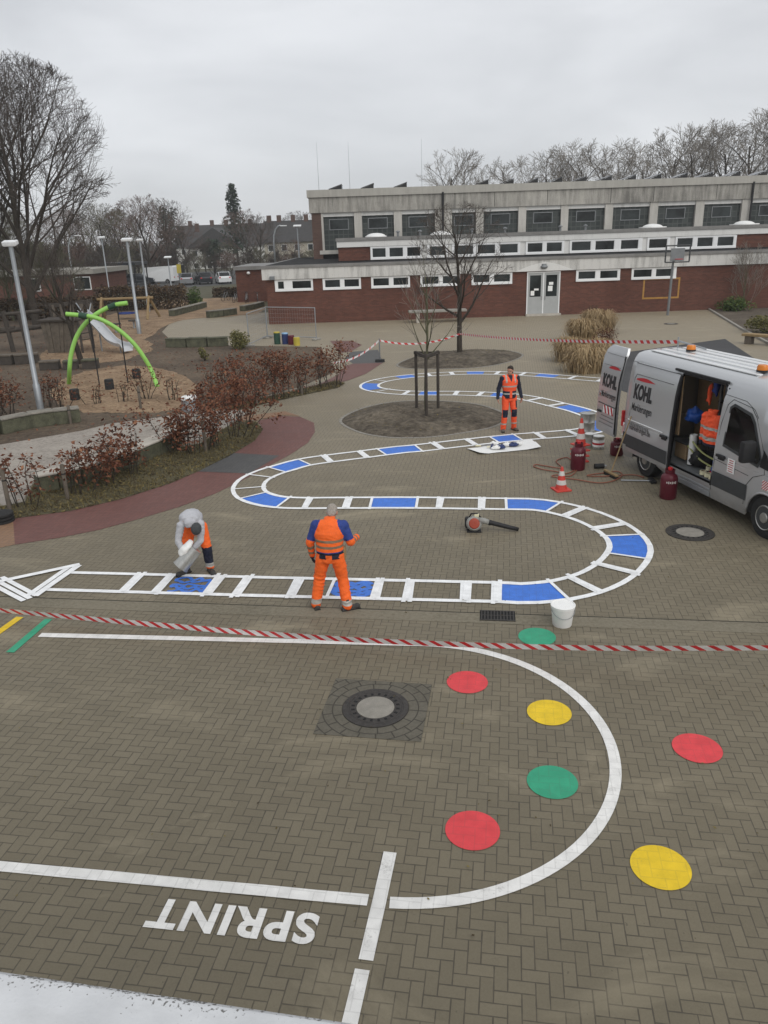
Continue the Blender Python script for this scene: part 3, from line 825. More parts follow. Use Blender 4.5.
for px, py, mt, lb in [(467.3, 682.6, 'red_paint', 'red dot near the top of the half circle'), (549.2, 713, 'yellow_paint', 'yellow dot inside the half circle, close to its curve'), (552.3, 782.6, 'green_paint', 'green dot inside the half circle'),
                       (472.5, 830.8, 'red_paint', 'larger looking red dot lowest inside the half circle'), (697, 748.8, 'red_paint', 'red dot right of the half circle, outside it'), (660.5, 867.8, 'yellow_paint', 'scuffed yellow dot outside the half circle'),
                       (537, 637.3, 'green_paint', 'green dot half hidden behind the striped tape beside the white bucket')]:
    c = G(px, py); n = 48
    mb = MB().add([(0.25 * math.cos(2 * math.pi * k / n), 0.25 * math.sin(2 * math.pi * k / n), ZM) for k in range(n)], [tuple(range(n))])
    tag(mb.build('painted_dot', M[mt], loc=(c.x, c.y, 0)), lb, 'painted dot', 'coloured dots painted round the half circle')

# --- manhole covers and drain grates
def manhole(px, py, label, plate=True, r=0.39, rz=R(-10)):
    c = G(px, py); t = thing('manhole_cover', label, 'manhole cover', (c.x, c.y, 0), rz)
    if plate:
        b = MB(); b.prism([(-.6, -.57), (.6, -.57), (.6, .57), (-.6, .57)], 0.0045, 0.0105)
        b.build('paver_surround', M['ring_pavers'], t)
    k = r / 0.39
    f = MB(); f.lathe([(0.385 * k, 0.006), (0.385 * k, 0.018), (0.33 * k, 0.020), (0.325 * k, 0.016), (0.305 * k, 0.016), (0.30 * k, 0.021), (0.225 * k, 0.021), (0.222 * k, 0.008)], n=48)
    f.build('iron_ring', M['iron'], t)
    for q in range(20):
        a = 2 * math.pi * q / 20
        MB().bbox((0.263 * k * math.cos(a), 0.263 * k * math.sin(a), 0.0215), (0.04 * k, 0.03 * k, 0.004), 0.001, Matrix.Rotation(a, 3, 'Z')).build('vent_slot', M['dark_gap'], t)
    MB().lathe([(0.221 * k, 0.006), (0.221 * k, 0.019), (0.12, 0.021), (0.001, 0.021)], n=40).build('concrete_infill', M['concrete_disc'], t)
def ring_pavers():
    n = N('ring_pavers'); p = n.pos()
    sx = n.new('ShaderNodeSeparateXYZ'); n.l.new(p, sx.inputs[0])
    r = n.math('SQRT', n.math('ADD', n.math('POWER', sx.outputs[0], 2.0), n.math('POWER', sx.outputs[1], 2.0)))
    a = n.math('ARCTAN2', sx.outputs[1], sx.outputs[0])
    rr = n.math('DIVIDE', n.math('SUBTRACT', r, 0.385), 0.115); ri = n.math('FLOOR', rr); rf = n.math('SUBTRACT', rr, ri)
    cnt = n.math('ADD', 14.0, n.math('MULTIPLY', ri, 4.0))
    aa = n.math('MULTIPLY', n.math('DIVIDE', n.math('ADD', a, 3.1416), 6.28318), cnt); ai = n.math('FLOOR', aa); af = n.math('SUBTRACT', aa, ai)
    e1 = n.math('MINIMUM', rf, n.math('SUBTRACT', 1.0, rf))
    e2 = n.math('MULTIPLY', n.math('MINIMUM', af, n.math('SUBTRACT', 1.0, af)), 1.5)
    d = n.math('MINIMUM', e1, e2)
    j = n.ramp(d, [(0.02, (0, 0, 0)), (0.09, (1, 1, 1))])
    f = n.noise(30, 4, p, 0.7); g = n.noise(3, 3, p)
    c = n.ramp(n.math('ADD', n.math('MULTIPLY', f, 0.6), n.math('MULTIPLY', g, 0.4)), [(0.3, (0.082, 0.075, 0.058)), (0.7, (0.145, 0.132, 0.105))])
    n.base(n.mix(j, (0.045, 0.041, 0.033), c), 0.8, 0, 0.25); n.bump(j, 0.3, 0.006)
    return n.mat
M['ring_pavers'] = ring_pavers()
manhole(375.5, 708.5, 'round manhole cover with iron ring set in a square of dark pavers')
manhole(690, 533, 'round manhole cover in the paving in front of the van wheel', False, 0.42)
manhole(671, 324, 'small round manhole cover on the paving near the basketball post', False, 0.40)
def grate(px, py, label, rz):
    c = G(px, py); t = thing('drain_grate', label, 'drain grate', (c.x, c.y, 0), rz)
    MB().prism([(-.25, -.15), (.25, -.15), (.25, .15), (-.25, .15)], 0.005, 0.0115).build('frame', M['dark_gap'], t)
    b = MB()
    for k in range(11): b.box((-0.225 + 0.045 * k, 0, 0.016), (0.018, 0.27, 0.008))
    b.box((0, 0.14, 0.016), (0.5, 0.025, 0.009)); b.box((0, -0.14, 0.016), (0.5, 0.025, 0.009)); b.box((0, 0, 0.0155), (0.46, 0.016, 0.008))
    b.build('bars', M['iron'], t)
grate(497.5, 616.5, 'iron drain grate in the paving left of the white bucket', R(-8))

# ================================================================== SCHOOL BUILDING
def part(mb, name, mat, root, parent=None, smooth=False):
    """mesh written in world coordinates, hung under its thing"""
    off = root.location.copy()
    mb.xform(lambda v: v - off)
    return mb.build(name, mat, parent or root, smooth=smooth)
def slab(x0, x1, y0, y1, z0, z1, mb=None, mi=0):
    mb = mb or MB()
    return mb.box(((x0 + x1) / 2, (y0 + y1) / 2, (z0 + z1) / 2), (x1 - x0, y1 - y0, z1 - z0), None, mi)
YB, YM, YH = 52.6, 56.0, 67.0
XL = V(265.5, 300, YB).x; XR = 46.0
ZB, ZF, ZT = 2.84, 3.55, 3.73
sch = thing('school_building', 'long flat roofed school building of red brick with grey concrete sports hall behind', 'building', (XL, YB, 0))
wall = slab(XL + .12, XR, YB, 76, 0, ZB)
part(wall, 'brick_wall', M['brick'], sch)
part(slab(XL - .10, XR, YB - .14, 76.05, ZB + .003, ZF), 'fascia', M['fascia'], sch)
part(slab(XL - .16, XR, YB - .20, 76.1, ZF, ZT), 'roof_edge', M['flashing'], sch)
part(slab(XL + .15, XR, YB + .15, 75.9, ZT, ZT + .012), 'flat_roof', M['roof_felt'], sch)
# clean panel above the door
pa = [V(x, y, YB) for x, y in ((514, 275.5), (573.5, 273), (559, 264.5), (545, 261.5), (532, 264.8))]
mb = MB().prism([(p.x, p.z) for p in pa], 0, 0.012, 0, lambda v: Vector((v.x, YB - .155 + v.z, v.y if v.y > ZB + .004 else ZB + .004)))
part(mb, 'canopy_panel', M['clean_fascia'], sch)
def window(root, Y, px0, px1, zt, zb, panes, py, name='window', fr=0.07, glass='glass', deep=0.06, wname='window'):
    """white frame with one dark pane per pixel range in panes"""
    x0, x1 = V(px0, py, Y).x, V(px1, py, Y).x
    f = MB()
    xs = [(V(a, py, Y).x, V(b, py, Y).x) for a, b in panes]
    yo = Y - deep
    slab(x0, x1, yo, Y + .02, zt - fr, zt, f); slab(x0, x1, yo - .03, Y + .02, zb, zb + fr * 1.9, f)
    e = [x0] + [q for ab in xs for q in ab] + [x1]
    for a, b in zip(e[0::2], e[1::2]): slab(a, b, yo, Y + .02, zb + fr * 1.9, zt - fr, f)
    fo = part(f, wname, M['pvc'], root)
    for a, b in xs:
        g = slab(a, b, Y - .022, Y - .012, zb + fr * 1.9, zt - fr); part(g, 'pane', M[glass], root, fo)
        # sash rim and something dim inside: half-drawn blind edge
        r = MB()
        for q0, q1, z0, z1 in ((a, a + .035, zb + fr * 1.9, zt - fr), (b - .035, b, zb + fr * 1.9, zt - fr), (a + .035, b - .035, zt - fr - .035, zt - fr), (a + .035, b - .035, zb + fr * 1.9, zb + fr * 1.9 + .035)):
            slab(q0, q1, Y - .04, Y - .023, z0, z1, r)
        part(r, 'sash', M['pvc'] , root, fo)
    return fo
zt, zb = ZB - .02, V(342, 289.4, YB).z
for px0, px1, panes in [(274.9, 313, [(277.5, 284.3), (292, 311.5)]), (322.8, 361, [(324.7, 340.5), (344, 359.5)]), (371.2, 410, [(373, 389.4), (393, 408.6)]), (420.4, 460, [(422.5, 439), (442.3, 459)]),
                        (471.5, 512, [(473, 489.7), (493.4, 510.2)]), (575.5, 619.2, [(577.4, 595), (599, 617)]), (630.6, 675, [(632.3, 651), (654.4, 672.6)])]:
    window(sch, YB, px0, px1, zt, zb, panes, 284)
# door
dx0, dx1 = V(526.3, 300, YB).x, V(559.3, 300, YB).x; dm = (dx0 + dx1) / 2; dz = 2.80
d = MB(); slab(dx0, dx1, YB - .05, YB + .02, dz - .07, dz, d); slab(dx0, dx0 + .07, YB - .05, YB + .02, .06, dz - .07, d); slab(dx1 - .07, dx1, YB - .05, YB + .02, .06, dz - .07, d); slab(dm - .035, dm + .035, YB - .045, YB + .02, .06, dz - .07, d)
part(d, 'door_frame', M['pvc'], sch)
for a, b, s in ((dx0 + .07, dm - .035, 1), (dm + .035, dx1 - .07, -1)):
    l = MB()
    slab(a, b, YB - .035, YB - .005, .06, 1.22, l); slab(a, a + .13, YB - .035, YB - .005, 1.22, dz - .07, l); slab(b - .13, b, YB - .035, YB - .005, 1.22, dz - .07, l); slab(a + .13, b - .13, YB - .035, YB - .005, dz - .22, dz - .07, l)
    lo = part(l, 'door', M['door_paint'], sch)
    part(slab(a + .13, b - .13, YB - .022, YB - .012, 1.22, dz - .22), 'door_glass', M['glass'], sch, lo)
    hx = b - .09 if s > 0 else a + .09
    h = MB(); h.tube([(hx, YB - .09, 1.0), (hx, YB - .09, 1.25)], .015); h.tube([(hx, YB - .09, 1.02), (hx, YB - .03, 1.02)], .012); h.tube([(hx, YB - .09, 1.23), (hx, YB - .03, 1.23)], .012)
    part(h, 'handle', M['chrome'], sch, lo)
    for q in ([(a + .2, 1.3, .24, .3), (a + .42, 1.62, .3, .12)] if s > 0 else [(a + .27, 1.55, .30, .34), (a + .33, 1.95, .28, .18)]):
        part(slab(q[0], q[0] + q[2], YB - .029, YB - .024, q[1], q[1] + q[3]), 'notice', M['paper'], sch, lo)
part(slab(dx0 - .06, dx1 + .06, YB - .42, YB - .06, 0.0, .13), 'door_step', M['stone_top'], sch)
lm = V(543.5, 268.5, YB); b = MB(); b.ell((lm.x, YB - .2, ZB + .26), (.24, .12, .13)); b.box((lm.x, YB - .15, ZB + .40), (.3, .06, .1)); part(b, 'door_lamp', M['grey_metal'], sch, smooth=True)
c = V(272.5, 277.5, YB); b = MB(); b.bbox((c.x, YB - .26, ZB + .12), (.32, .22, .24), .03); part(b, 'wall_lamp', M['grey_metal'], sch)
# painted goal on the wall
g = MB(); y = YB - .004
q = [V(x_, y_, YB) for x_, y_ in ((643.6, 278.5), (680.5, 277.3), (678.8, 298.3), (642.6, 299.3))]
gx0, gx1, gz0, gz1 = q[0].x, q[1].x, q[3].z, q[0].z
for x0, x1, z0, z1 in ((gx0, gx1, gz1 - .11, gz1), (gx0, gx1, gz0, gz0 + .11), (gx0, gx0 + .11, gz0 + .11, gz1 - .11), (gx1 - .11, gx1, gz0 + .11, gz1 - .11)):
    slab(x0, x1, y - .003, y + .002, z0, z1, g)
M['goal_paint'] = simple('goal_paint', (0.36, 0.19, 0.045), 0.7, 0, 0.3, 5)
part(g, 'painted_goal', M['goal_paint'], sch)

# classroom strip set back on the lower roof
zw0, zw1, zf1, zt1 = V(430, 258.0, YM).z, V(430, 244.6, YM).z, V(430, 238.6, YM).z, V(430, 235.2, YM).z
XM0 = V(338.3, 252, YM).x; XM1 = V(735.6, 240, YM).x
part(slab(XM0 + .2, XR, YM + .5, 66, ZT, zw0 + .02), 'recess', M['dark_gap'], sch)  # near-black slab stands for the shade under the overhang
part(slab(XM0, XR, YM, 66.4, zw0, zw1), 'upper_brick_wall', M['brick'], sch)
part(slab(XM0 - .06, XR, YM - .06, YM, zw0 - .22, zw0 - .003), "shadow_gap_strip", M["dark_gap"], sch)  # black strip paints the shadow line below the upper windows
part(slab(XM0 - .08, XR, YM - .10, 66.4, zw1 + .002, zf1), 'upper_fascia', M['clean_fascia'], sch)
part(slab(XM0 - .14, XR, YM - .16, 66.5, zf1, zt1), 'upper_roof_edge', M['flashing'], sch)
xw0 = V(370.3, 252, YM).x
part(slab(xw0, XM1, YM - .03, YM - .003, zw0 - .004, zw1 - .004), 'window_band', M['clean_fascia'], sch)
groups = [(370.5, 422, [(372, 386), (389, 403.3), (406.7, 420.7)]), (427, 448, [(429, 446)]), (452, 497.5, [(453.8, 473.5), (477, 495.4)]), (497.6, 520, [(499.5, 518)]), (525.5, 564, [(527, 542.6), (546, 562)]), (569.5, 618.0, [(571, 590.7), (594.6, 614)]),
          (618.1, 641.5, [(620, 638)]), (646.5, 669, [(648, 666.6)]), (674.5, 735, [(676, 692), (696, 712), (716, 732.5)])]
for a, b, pn in groups: window(sch, YM - .035, a, b, zw1 - .03, zw0 + .01, pn, 250)
for px, py in ((376, 238.5), (441, 233.5), (653, 221), (745, 217)):
    c = V(px, py, 58.5); b = MB(); b.ell((c.x, 58.5, zt1 + .02), (.72, .72, .26)); b.box((c.x, 58.5, zt1 + .02), (1.5, 1.5, .12)); part(b, 'skylight', M['white_plastic'], sch, smooth=True)
for px in (398, 420, 472, 505, 560, 585):
    c = V(px, 236, 57); b = MB(); b.tube([(c.x, 57, zt1), (c.x, 57, zt1 + .28)], .08); b.lathe([(.15, 0), (.15, .06), (.02, .12)], (c.x, 57, zt1 + .26), 12); part(b, 'roof_vent', M['grey_metal'], sch)

# sports hall
XH = V(309.5, 215, YH).x; XHR = 62.0
hz0 = ZT + .013
hz_sill = V(325, 250.5, YH).z; hz_wt = V(380, 213.5, YH).z; hz_band = V(380, 211, YH).z; hz_cor = V(380, 195.5, YH).z; hz_top = V(380, 188, YH).z
part(slab(XH + .15, XHR, YH + .55, 100, 0, hz_band), 'hall_wall', M['brown_brick'], sch)
part(slab(XH, XHR, YH - .1, 100.2, hz_band, hz_cor), 'hall_band', M['hall_concrete'], sch)
part(slab(XH - .12, XHR, YH - .22, 100.3, hz_cor, hz_top), 'hall_cornice', M['cornice'], sch)
bx = V(322, 235, YH).x
part(slab(XH + .15, bx, YH, YH + .54, hz0, hz_band - .002), 'hall_corner_pier', M['brown_brick'], sch)
part(slab(bx, XHR, YH + .25, YH + .54, hz0, hz_sill - .3), 'hall_plinth', M['dark_gap'], sch)
part(slab(bx - .25, XHR, YH - .03, YH + .5, hz_sill - .3, hz_sill), 'hall_sill', M['pillar_concrete'], sch)
ranges = [(323.5, 354.4), (362, 394), (402, 435), (452, 476), (483.5, 518.4), (526.2, 561), (568.4, 605), (613, 649.7), (658, 695.5), (704.2, 741.7), (751, 790), (800, 840)]
prev = bx
for i, (a, b) in enumerate(ranges):
    py = 226 - (a - 323) * 0.045
    x0, x1 = V(a, py, YH).x, V(b, py, YH).x
    part(slab(prev, x0, YH + .0, YH + .5, hz_sill + .002, hz_band - .003), 'concrete_pillar', M['pillar_concrete'], sch)
    prev = x1
    w = part(slab(x0, x1, YH + .12, YH + .5, hz_wt - .12, hz_band - .004), 'window_lintel', M['clean_fascia'], sch)
    gl = part(slab(x0, x1, YH + .3, YH + .4, hz_sill + .002, hz_wt - .121), 'glass_block_window', M['glass_block'], sch)
    cx = (x0 + x1) / 2; zz = hz_wt - .30; f = MB()
    for q in ((cx - .8, cx + .8, zz - .06, zz), (cx - .8, cx + .8, zz - .85, zz - .79), (cx - .8, cx - .74, zz - .79, zz - .06), (cx + .74, cx + .8, zz - .79, zz - .06)):
        slab(q[0], q[1], YH + .24, YH + .298, q[2], q[3], f)
    part(f, 'vent_frame', M['grey_metal'], sch, gl); part(slab(cx - .74, cx + .74, YH + .27, YH + .296, zz - .79, zz - .06), 'vent_pane', M['glass'], sch, gl)
part(slab(prev, XHR, YH, YH + .5, hz_sill + .002, hz_band - .003), 'concrete_pillar', M['pillar_concrete'], sch)
for px, py in ((443, 215), (752.5, 195)):
    c = V(px, py, YH - .2); b = MB(); b.tube([(c.x, YH - .2, hz_cor + .1), (c.x, YH - .2, hz_sill)], .09); part(b, 'downpipe', M['black'], sch)
for px in (319, 350, 422):
    c = V(px, 190, YH + 1); b = MB(); b.tube([(c.x, YH + 1, hz_top), (c.x, YH + 1, hz_top + 3.6)], [.02, .008], 6); part(b, 'lightning_rod', M['galv'], sch)
# joints in the concrete band
j = MB()
for px in (455, 495, 548, 612, 655, 718): 
    c = V(px, 180, YH - .1); slab(c.x - .02, c.x + .02, YH - .104, YH - .1, hz_band + .05, hz_cor - .03, j)
part(j, 'panel_joint', M['dark_gap'], sch)

# solar racks along the hall roof
xs_r = [627, 652, 678, 703, 730, 757, 785, 603, 578, 554, 530, 506, 481, 400, 367, 335]
proto = None
for i, px in enumerate(xs_r):
    c = V(px, 165, YH + 2.2)
    if proto is None:
        proto = thing('solar_panel', 'x', 'solar panel', (c.x, YH + 2.2, hz_top), 0, 'solar panels along the hall roof')
        b = MB(); rt = Matrix.Rotation(R(-20), 3, 'Y')
        b.box((-.05, 0, .40), (1.75, 2.6, .05), Matrix.Rotation(R(-17), 3, 'Y')); b.build('panel', M['solar'], proto)
        f = MB()
        for yy in (-1.2, 0, 1.2):
            f.tube([(-.8, yy, .0), (-.8, yy, .15)], .03, 6); f.tube([(.72, yy, 0), (.72, yy, .61)], .03, 6); f.tube([(-.8, yy, .03), (.72, yy, .03)], .03, 6)
        f.build('rack', M['galv'], proto)
        f = MB().prism([(-.82, .05), (.74, .05), (.74, .60)], -1.32, -1.30, 0, lambda v: Vector((v.x, v.z, v.y))); f.build('wind_plate', M['black'], proto)
        proto.scale = (.66, .8, .70); o = proto
    else: o = dup(proto, (c.x, YH + 2.2, hz_top))
    k = sorted(xs_r).index(px)
    names = ['first', 'second', 'third', 'fourth', 'fifth', 'sixth', 'seventh', 'eighth', 'ninth', 'tenth', 'eleventh', 'twelfth', 'thirteenth', 'fourteenth', 'fifteenth', 'last']
    o['label'] = 'dark tilted solar panel on the hall roof edge, %s from the left' % names[k]

# ---------------------------------------------------------------- brick shed left of the school
c = V(236.5, 285, 74); sh = thing('brick_shed', 'small flat roofed red brick shed left of the school building', 'shed', (c.x, 74, 0))
zs = V(240, 266.5, 74).z
part(slab(c.x, c.x + 6.6, 74, 84, 0, zs - .32), 'wall', M['brick'], sh)
part(slab(c.x - .15, c.x + 6.75, 73.8, 84.2, zs - .32, zs), 'roof', M['flashing'], sh)
l = V(248, 268, 73.9); b = MB(); b.ell((l.x, 73.85, zs - .6), (.16, .14, .14)); part(b, 'wall_lamp', M['white_plastic'], sh, smooth=True)

# ---------------------------------------------------------------- low brick building on the left
c0, c1 = V(20, 280, 88), V(92, 276, 88)
gb = thing('low_brick_building', 'low flat roofed brick building half hidden by the bare trees on the left', 'building', (c0.x, 88, 0))
zz = V(60, 270, 88).z
part(slab(c0.x - 12, c1.x, 88, 100, 0, zz - .5), 'wall', M['brick'], gb)
part(slab(c0.x - 12.3, c1.x + .3, 87.6, 100.3, zz - .5, zz), 'roof', M['concrete'], gb)
for px in (35, 78, 86):
    x = V(px, 280, 88).x; fo = part(slab(x - .5, x + .5, 87.94, 87.995, .9, 2.3), 'window', M['pvc'], gb); part(slab(x - .4, x + .4, 87.91, 87.938, 1.0, 2.2), 'pane', M['glass'], gb, fo)
c0, c1 = V(98, 266, 105), V(132, 265, 105)
cp = thing('carport', 'dark flat roofed carport beyond the playground', 'carport', (c0.x, 105, 0))
zz = V(140, 262, 105).z
part(slab(c0.x, c0.x + 4.8, 105, 111, zz - .35, zz), 'roof', M['car_dark'], cp)
for x in (c0.x + .2, c0.x + 4.6):
    for y in (105.2, 110.7): part(MB().box((x, y, (zz - .35) / 2), (.14, .14, zz - .35)), 'post', M['black'], cp)

# ---------------------------------------------------------------- houses
def house(name, label, px0, px1, Y, py_eave, py_ridge, wallm, gable='side', dep=9, chim=(), wins=6, zbase=0):
    x0, x1 = V(px0, py_eave, Y).x, V(px1, py_eave, Y).x
    ze, zr = V((px0 + px1) / 2, py_eave, Y).z, V((px0 + px1) / 2, py_ridge, Y).z
    h = thing(name, label, 'house', (x0, Y, zbase))
    part(slab(x0, x1, Y, Y + dep, zbase, ze), 'wall', M[wallm], h)
    r = MB(); o = .5
    if gable == 'side':
        pr = [(Y - o, ze - .15), (Y + dep + o, ze - .15), (Y + dep / 2, zr)]
        r.prism(pr, x0 - o, x1 + o, 0, lambda v: Vector((v.z, v.x, v.y)))
    else:
        pr = [(x0 - o, ze - .15), (x1 + o, ze - .15), ((x0 + x1) / 2, zr)]
        r.prism(pr, Y - o, Y + dep + o, 0, lambda v: Vector((v.x, v.z, v.y)))
    ro = part(r, 'roof', M['roof_tile'], h)
    for cxp in chim:
        x = V(cxp, py_ridge, Y + dep / 2).x; part(slab(x - .45, x + .45, Y + dep / 2 - .4, Y + dep / 2 + .4, zr - .8, zr + 1.1), 'chimney', M['brown_brick'], h, ro)
    for i in range(wins):
        x = x0 + (x1 - x0) * (i + .5) / wins
        for z in ([ze - 1.7] if ze - zbase < 4.5 else [ze - 1.9, ze - 4.6]):
            fo = part(slab(x - .6, x + .6, Y - .05, Y + .02, z, z + 1.3), 'window', M['pvc'], h); part(slab(x - .5, x + .5, Y - .07, Y - .052, z + .1, z + 1.2), 'pane', M['glass'], h, fo)
    return h, x0, x1, ze, zr
house('house', 'white walled house with a broad dark gable among the far trees', 188, 241, 185, 247, 227.5, 'render_white', 'front', 11, (197,), 4)
h2 = house('house', 'house behind the gabled one with a long dark roof and chimneys', 176, 262, 205, 246, 224, 'render_white', 'side', 11, (190, 212, 226, 250), 6)
house('house', 'cream walled house with a long dark roof and chimneys close to the sports hall', 264, 330, 170, 241, 219.5, 'render_cream', 'side', 10, (269, 279, 293, 306), 5)
for hx, hy, yy in ((196, 236, 0), (232, 238, 1)): pass

# ---------------------------------------------------------------- lamp posts
def lamp_post(base, toppx, label, Y=None, curved=False, head=0.8, r=0.07, mat='galv'):
    g = G(*base) if Y is None else V(base[0], base[1], Y); g.z = 0
    hgt = V(toppx[0], toppx[1], g.y).z
    t = thing('street_lamp', label, 'street lamp', (g.x, g.y, 0), 0, 'street lamps round the school yard')
    if curved:
        b = MB(); pts = [(0, 0, 0), (0, 0, hgt * .72)] + [(.0 + .9 * (1 - math.cos(a)), 0, hgt * .72 + hgt * .26 * math.sin(a)) for a in [R(q) for q in (25, 50, 70, 90)]]
        b.tube(pts, [r, r * .85, r * .7, r * .65, r * .6, r * .6], 8); b.build('pole', M[mat], t, smooth=True)
        MB().bbox((1.25, 0, hgt * .97), (.75, .22, .12), .04).build('lamp_head', M['lamp_face'], t)
    else:
        b = MB(); b.tube([(0, 0, 0), (0, 0, .9), (0, 0, .95), (0, 0, hgt)], [r * 1.35, r * 1.35, r, r * .8], 10); b.build('pole', M[mat], t, smooth='auto')
        hd = MB().bbox((0, 0, hgt + .03), (head, head * .6, .13), .025, Matrix.Rotation(R(14), 3, 'X')).build('lamp_head', M['lamp_face'], t)
        MB().box((0, -.016, hgt - .04), (head * .85, head * .42, .02), Matrix.Rotation(R(14), 3, 'X')).build('diffuser', M['white_plastic'], hd)
    return t
lamp_post((41, 411), (9.5, 244), 'nearest grey street lamp with flat rectangular head, left edge', head=.44, r=.085)
lamp_post((139.5, 334), (128.5, 240), 'grey street lamp with flat head standing by the swing in the wood chips', head=.62, r=.10)
lamp_post((149, 312), (147.5, 240), 'street lamp with double arm head behind the swing beam', head=.5, r=.09)
lamp_post((110, 296), (105, 237.5), 'thin street lamp with slanted head behind the carport', head=.7, r=.08)
lamp_post((172, 293), (165.5, 257.5), 'short street lamp beside the parked camper van', head=.8, r=.07)
lamp_post((277, 284), (276.5, 224), 'curved street lamp behind the brick shed', Y=95, curved=True, r=.13)
lamp_post((301, 284), (298.5, 226), 'straight street lamp between brick shed and sports hall', Y=95, head=.9, r=.10)
lamp_post((75, 290), (74, 234), 'curved pale street lamp behind the small playground tree', Y=92, curved=True, r=.1)

# ---------------------------------------------------------------- cars on the far parking area
sheet('parking_area', [(120, 292), (180, 288), (236, 284), (236, 270), (120, 276)], 0.008, M['asphalt'])
def car(px, py, rz, paintm, label, van=False, L=4.4):
    g = G(px, py); t = thing('parked_car', label, 'car', (g.x, g.y, 0), rz, 'cars on the far parking area')
    if van: prof = [(-2.6, .35), (2.6, .35), (2.65, 1.0), (2.3, 1.35), (1.75, 2.3), (-2.5, 2.45), (-2.6, 2.3)]
    else: prof = [(-2.15, .3), (2.1, .3), (2.2, .6), (2.1, .85), (1.15, 1.0), (.45, 1.5), (-1.3, 1.58), (-2.05, 1.05), (-2.2, .85)]
    w = .88 if not van else 1.0
    b = MB(); n = len(prof)
    vs = [];
    for s, k in ((-1, 1), (1, 1)):
        for x, z in prof: vs.append((x, s * w * (1 if z < 1.02 else .84), z))
    fs = [tuple(range(n)), tuple(range(n, 2 * n))[::-1]] + [(i, n + i, n + (i + 1) % n, (i + 1) % n) for i in range(n)]
    b.add(vs, fs); b.build('body', M[paintm], t)
    gl = MB()
    if van: gl.add([(2.34, -.8, 1.42), (2.34, .8, 1.42), (1.84, .7, 2.2), (1.84, -.7, 2.2)], [(0, 1, 2, 3)])
    else:
        for s in (-1, 1): gl.add([(.98, s * .80, 1.04), (.40, s * .755, 1.43), (-1.25, s * .755, 1.5), (-1.75, s * .80, 1.06)], [(0, 1, 2, 3)])
        gl.add([(1.14, -.7, 1.03), (1.14, .7, 1.03), (.5, .66, 1.475), (.5, -.66, 1.475)], [(0, 1, 2, 3)]); gl.add([(-1.37, -.66, 1.54), (-1.37, .66, 1.54), (-2.07, .7, 1.08), (-2.07, -.7, 1.08)], [(0, 1, 2, 3)])
        gl.xform(lambda v: Vector((v.x * 1.006, v.y * 1.01, v.z + .004)))
    gl.build('window', M['van_glass'], t)
    for x in (-1.35, 1.35):
        for s in (-1, 1):
            wb = MB(); rt = Matrix.Rotation(R(90), 3, 'X'); wb.lathe([(.01, -.1), (.3, -.1), (.33, -.06), (.33, .06), (.3, .1), (.01, .1)], (x * (1.2 if van else 1), s * (w - .06), .33), 20, 0, rt)
            wo = wb.build('wheel', M['rubber_black'], t, smooth='auto')
            hb = MB(); hb.lathe([(.01, -.112), (.2, -.108), (.2, .108), (.01, .112)], (x * (1.2 if van else 1), s * (w - .06), .33), 16, 0, rt); hb.build('rim', M['chrome'], wo)
    for s in (-1, 1):
        MB().box((2.14 if not van else 2.62, s * .62, .72), (.1, .3, .14)).build('headlight', M['lamp_face'], t)
        MB().box((-2.17 if not van else -2.6, s * .66, .88), (.08, .22, .16)).build('tail_light', M['bright_red'], t)
    return t
car(223.5, 283.5, R(108), 'car_white', 'white parked car seen from behind, right end of the row')
car(204, 284, R(112), 'car_dark', 'dark parked car between two pale ones')
car(188, 284.5, R(100), 'car_silver', 'silver parked car left of the dark one')
car(140, 284.5, R(5), 'car_dark', 'dark car roof showing above the brown hedge')
car(160, 283.5, R(172), 'car_white', 'white high camper van behind the parked cars', van=True)
g = G(208, 281); t = thing('road_sign', 'small yellow sign on a post behind the camper van', 'sign', (V(179, 270, 104).x, 104, 0))
MB().tube([(0, 0, 0), (0, 0, 2.2)], .04, 6).build('post', M['galv'], t); MB().box((0, 0, 2.35), (.55, .06, 1.1)).build('sign_panel', M['sign_yellow'], t); MB().box((.5, .02, 2.3), (.42, .06, .95)).build('side_panel', M['black'], t)

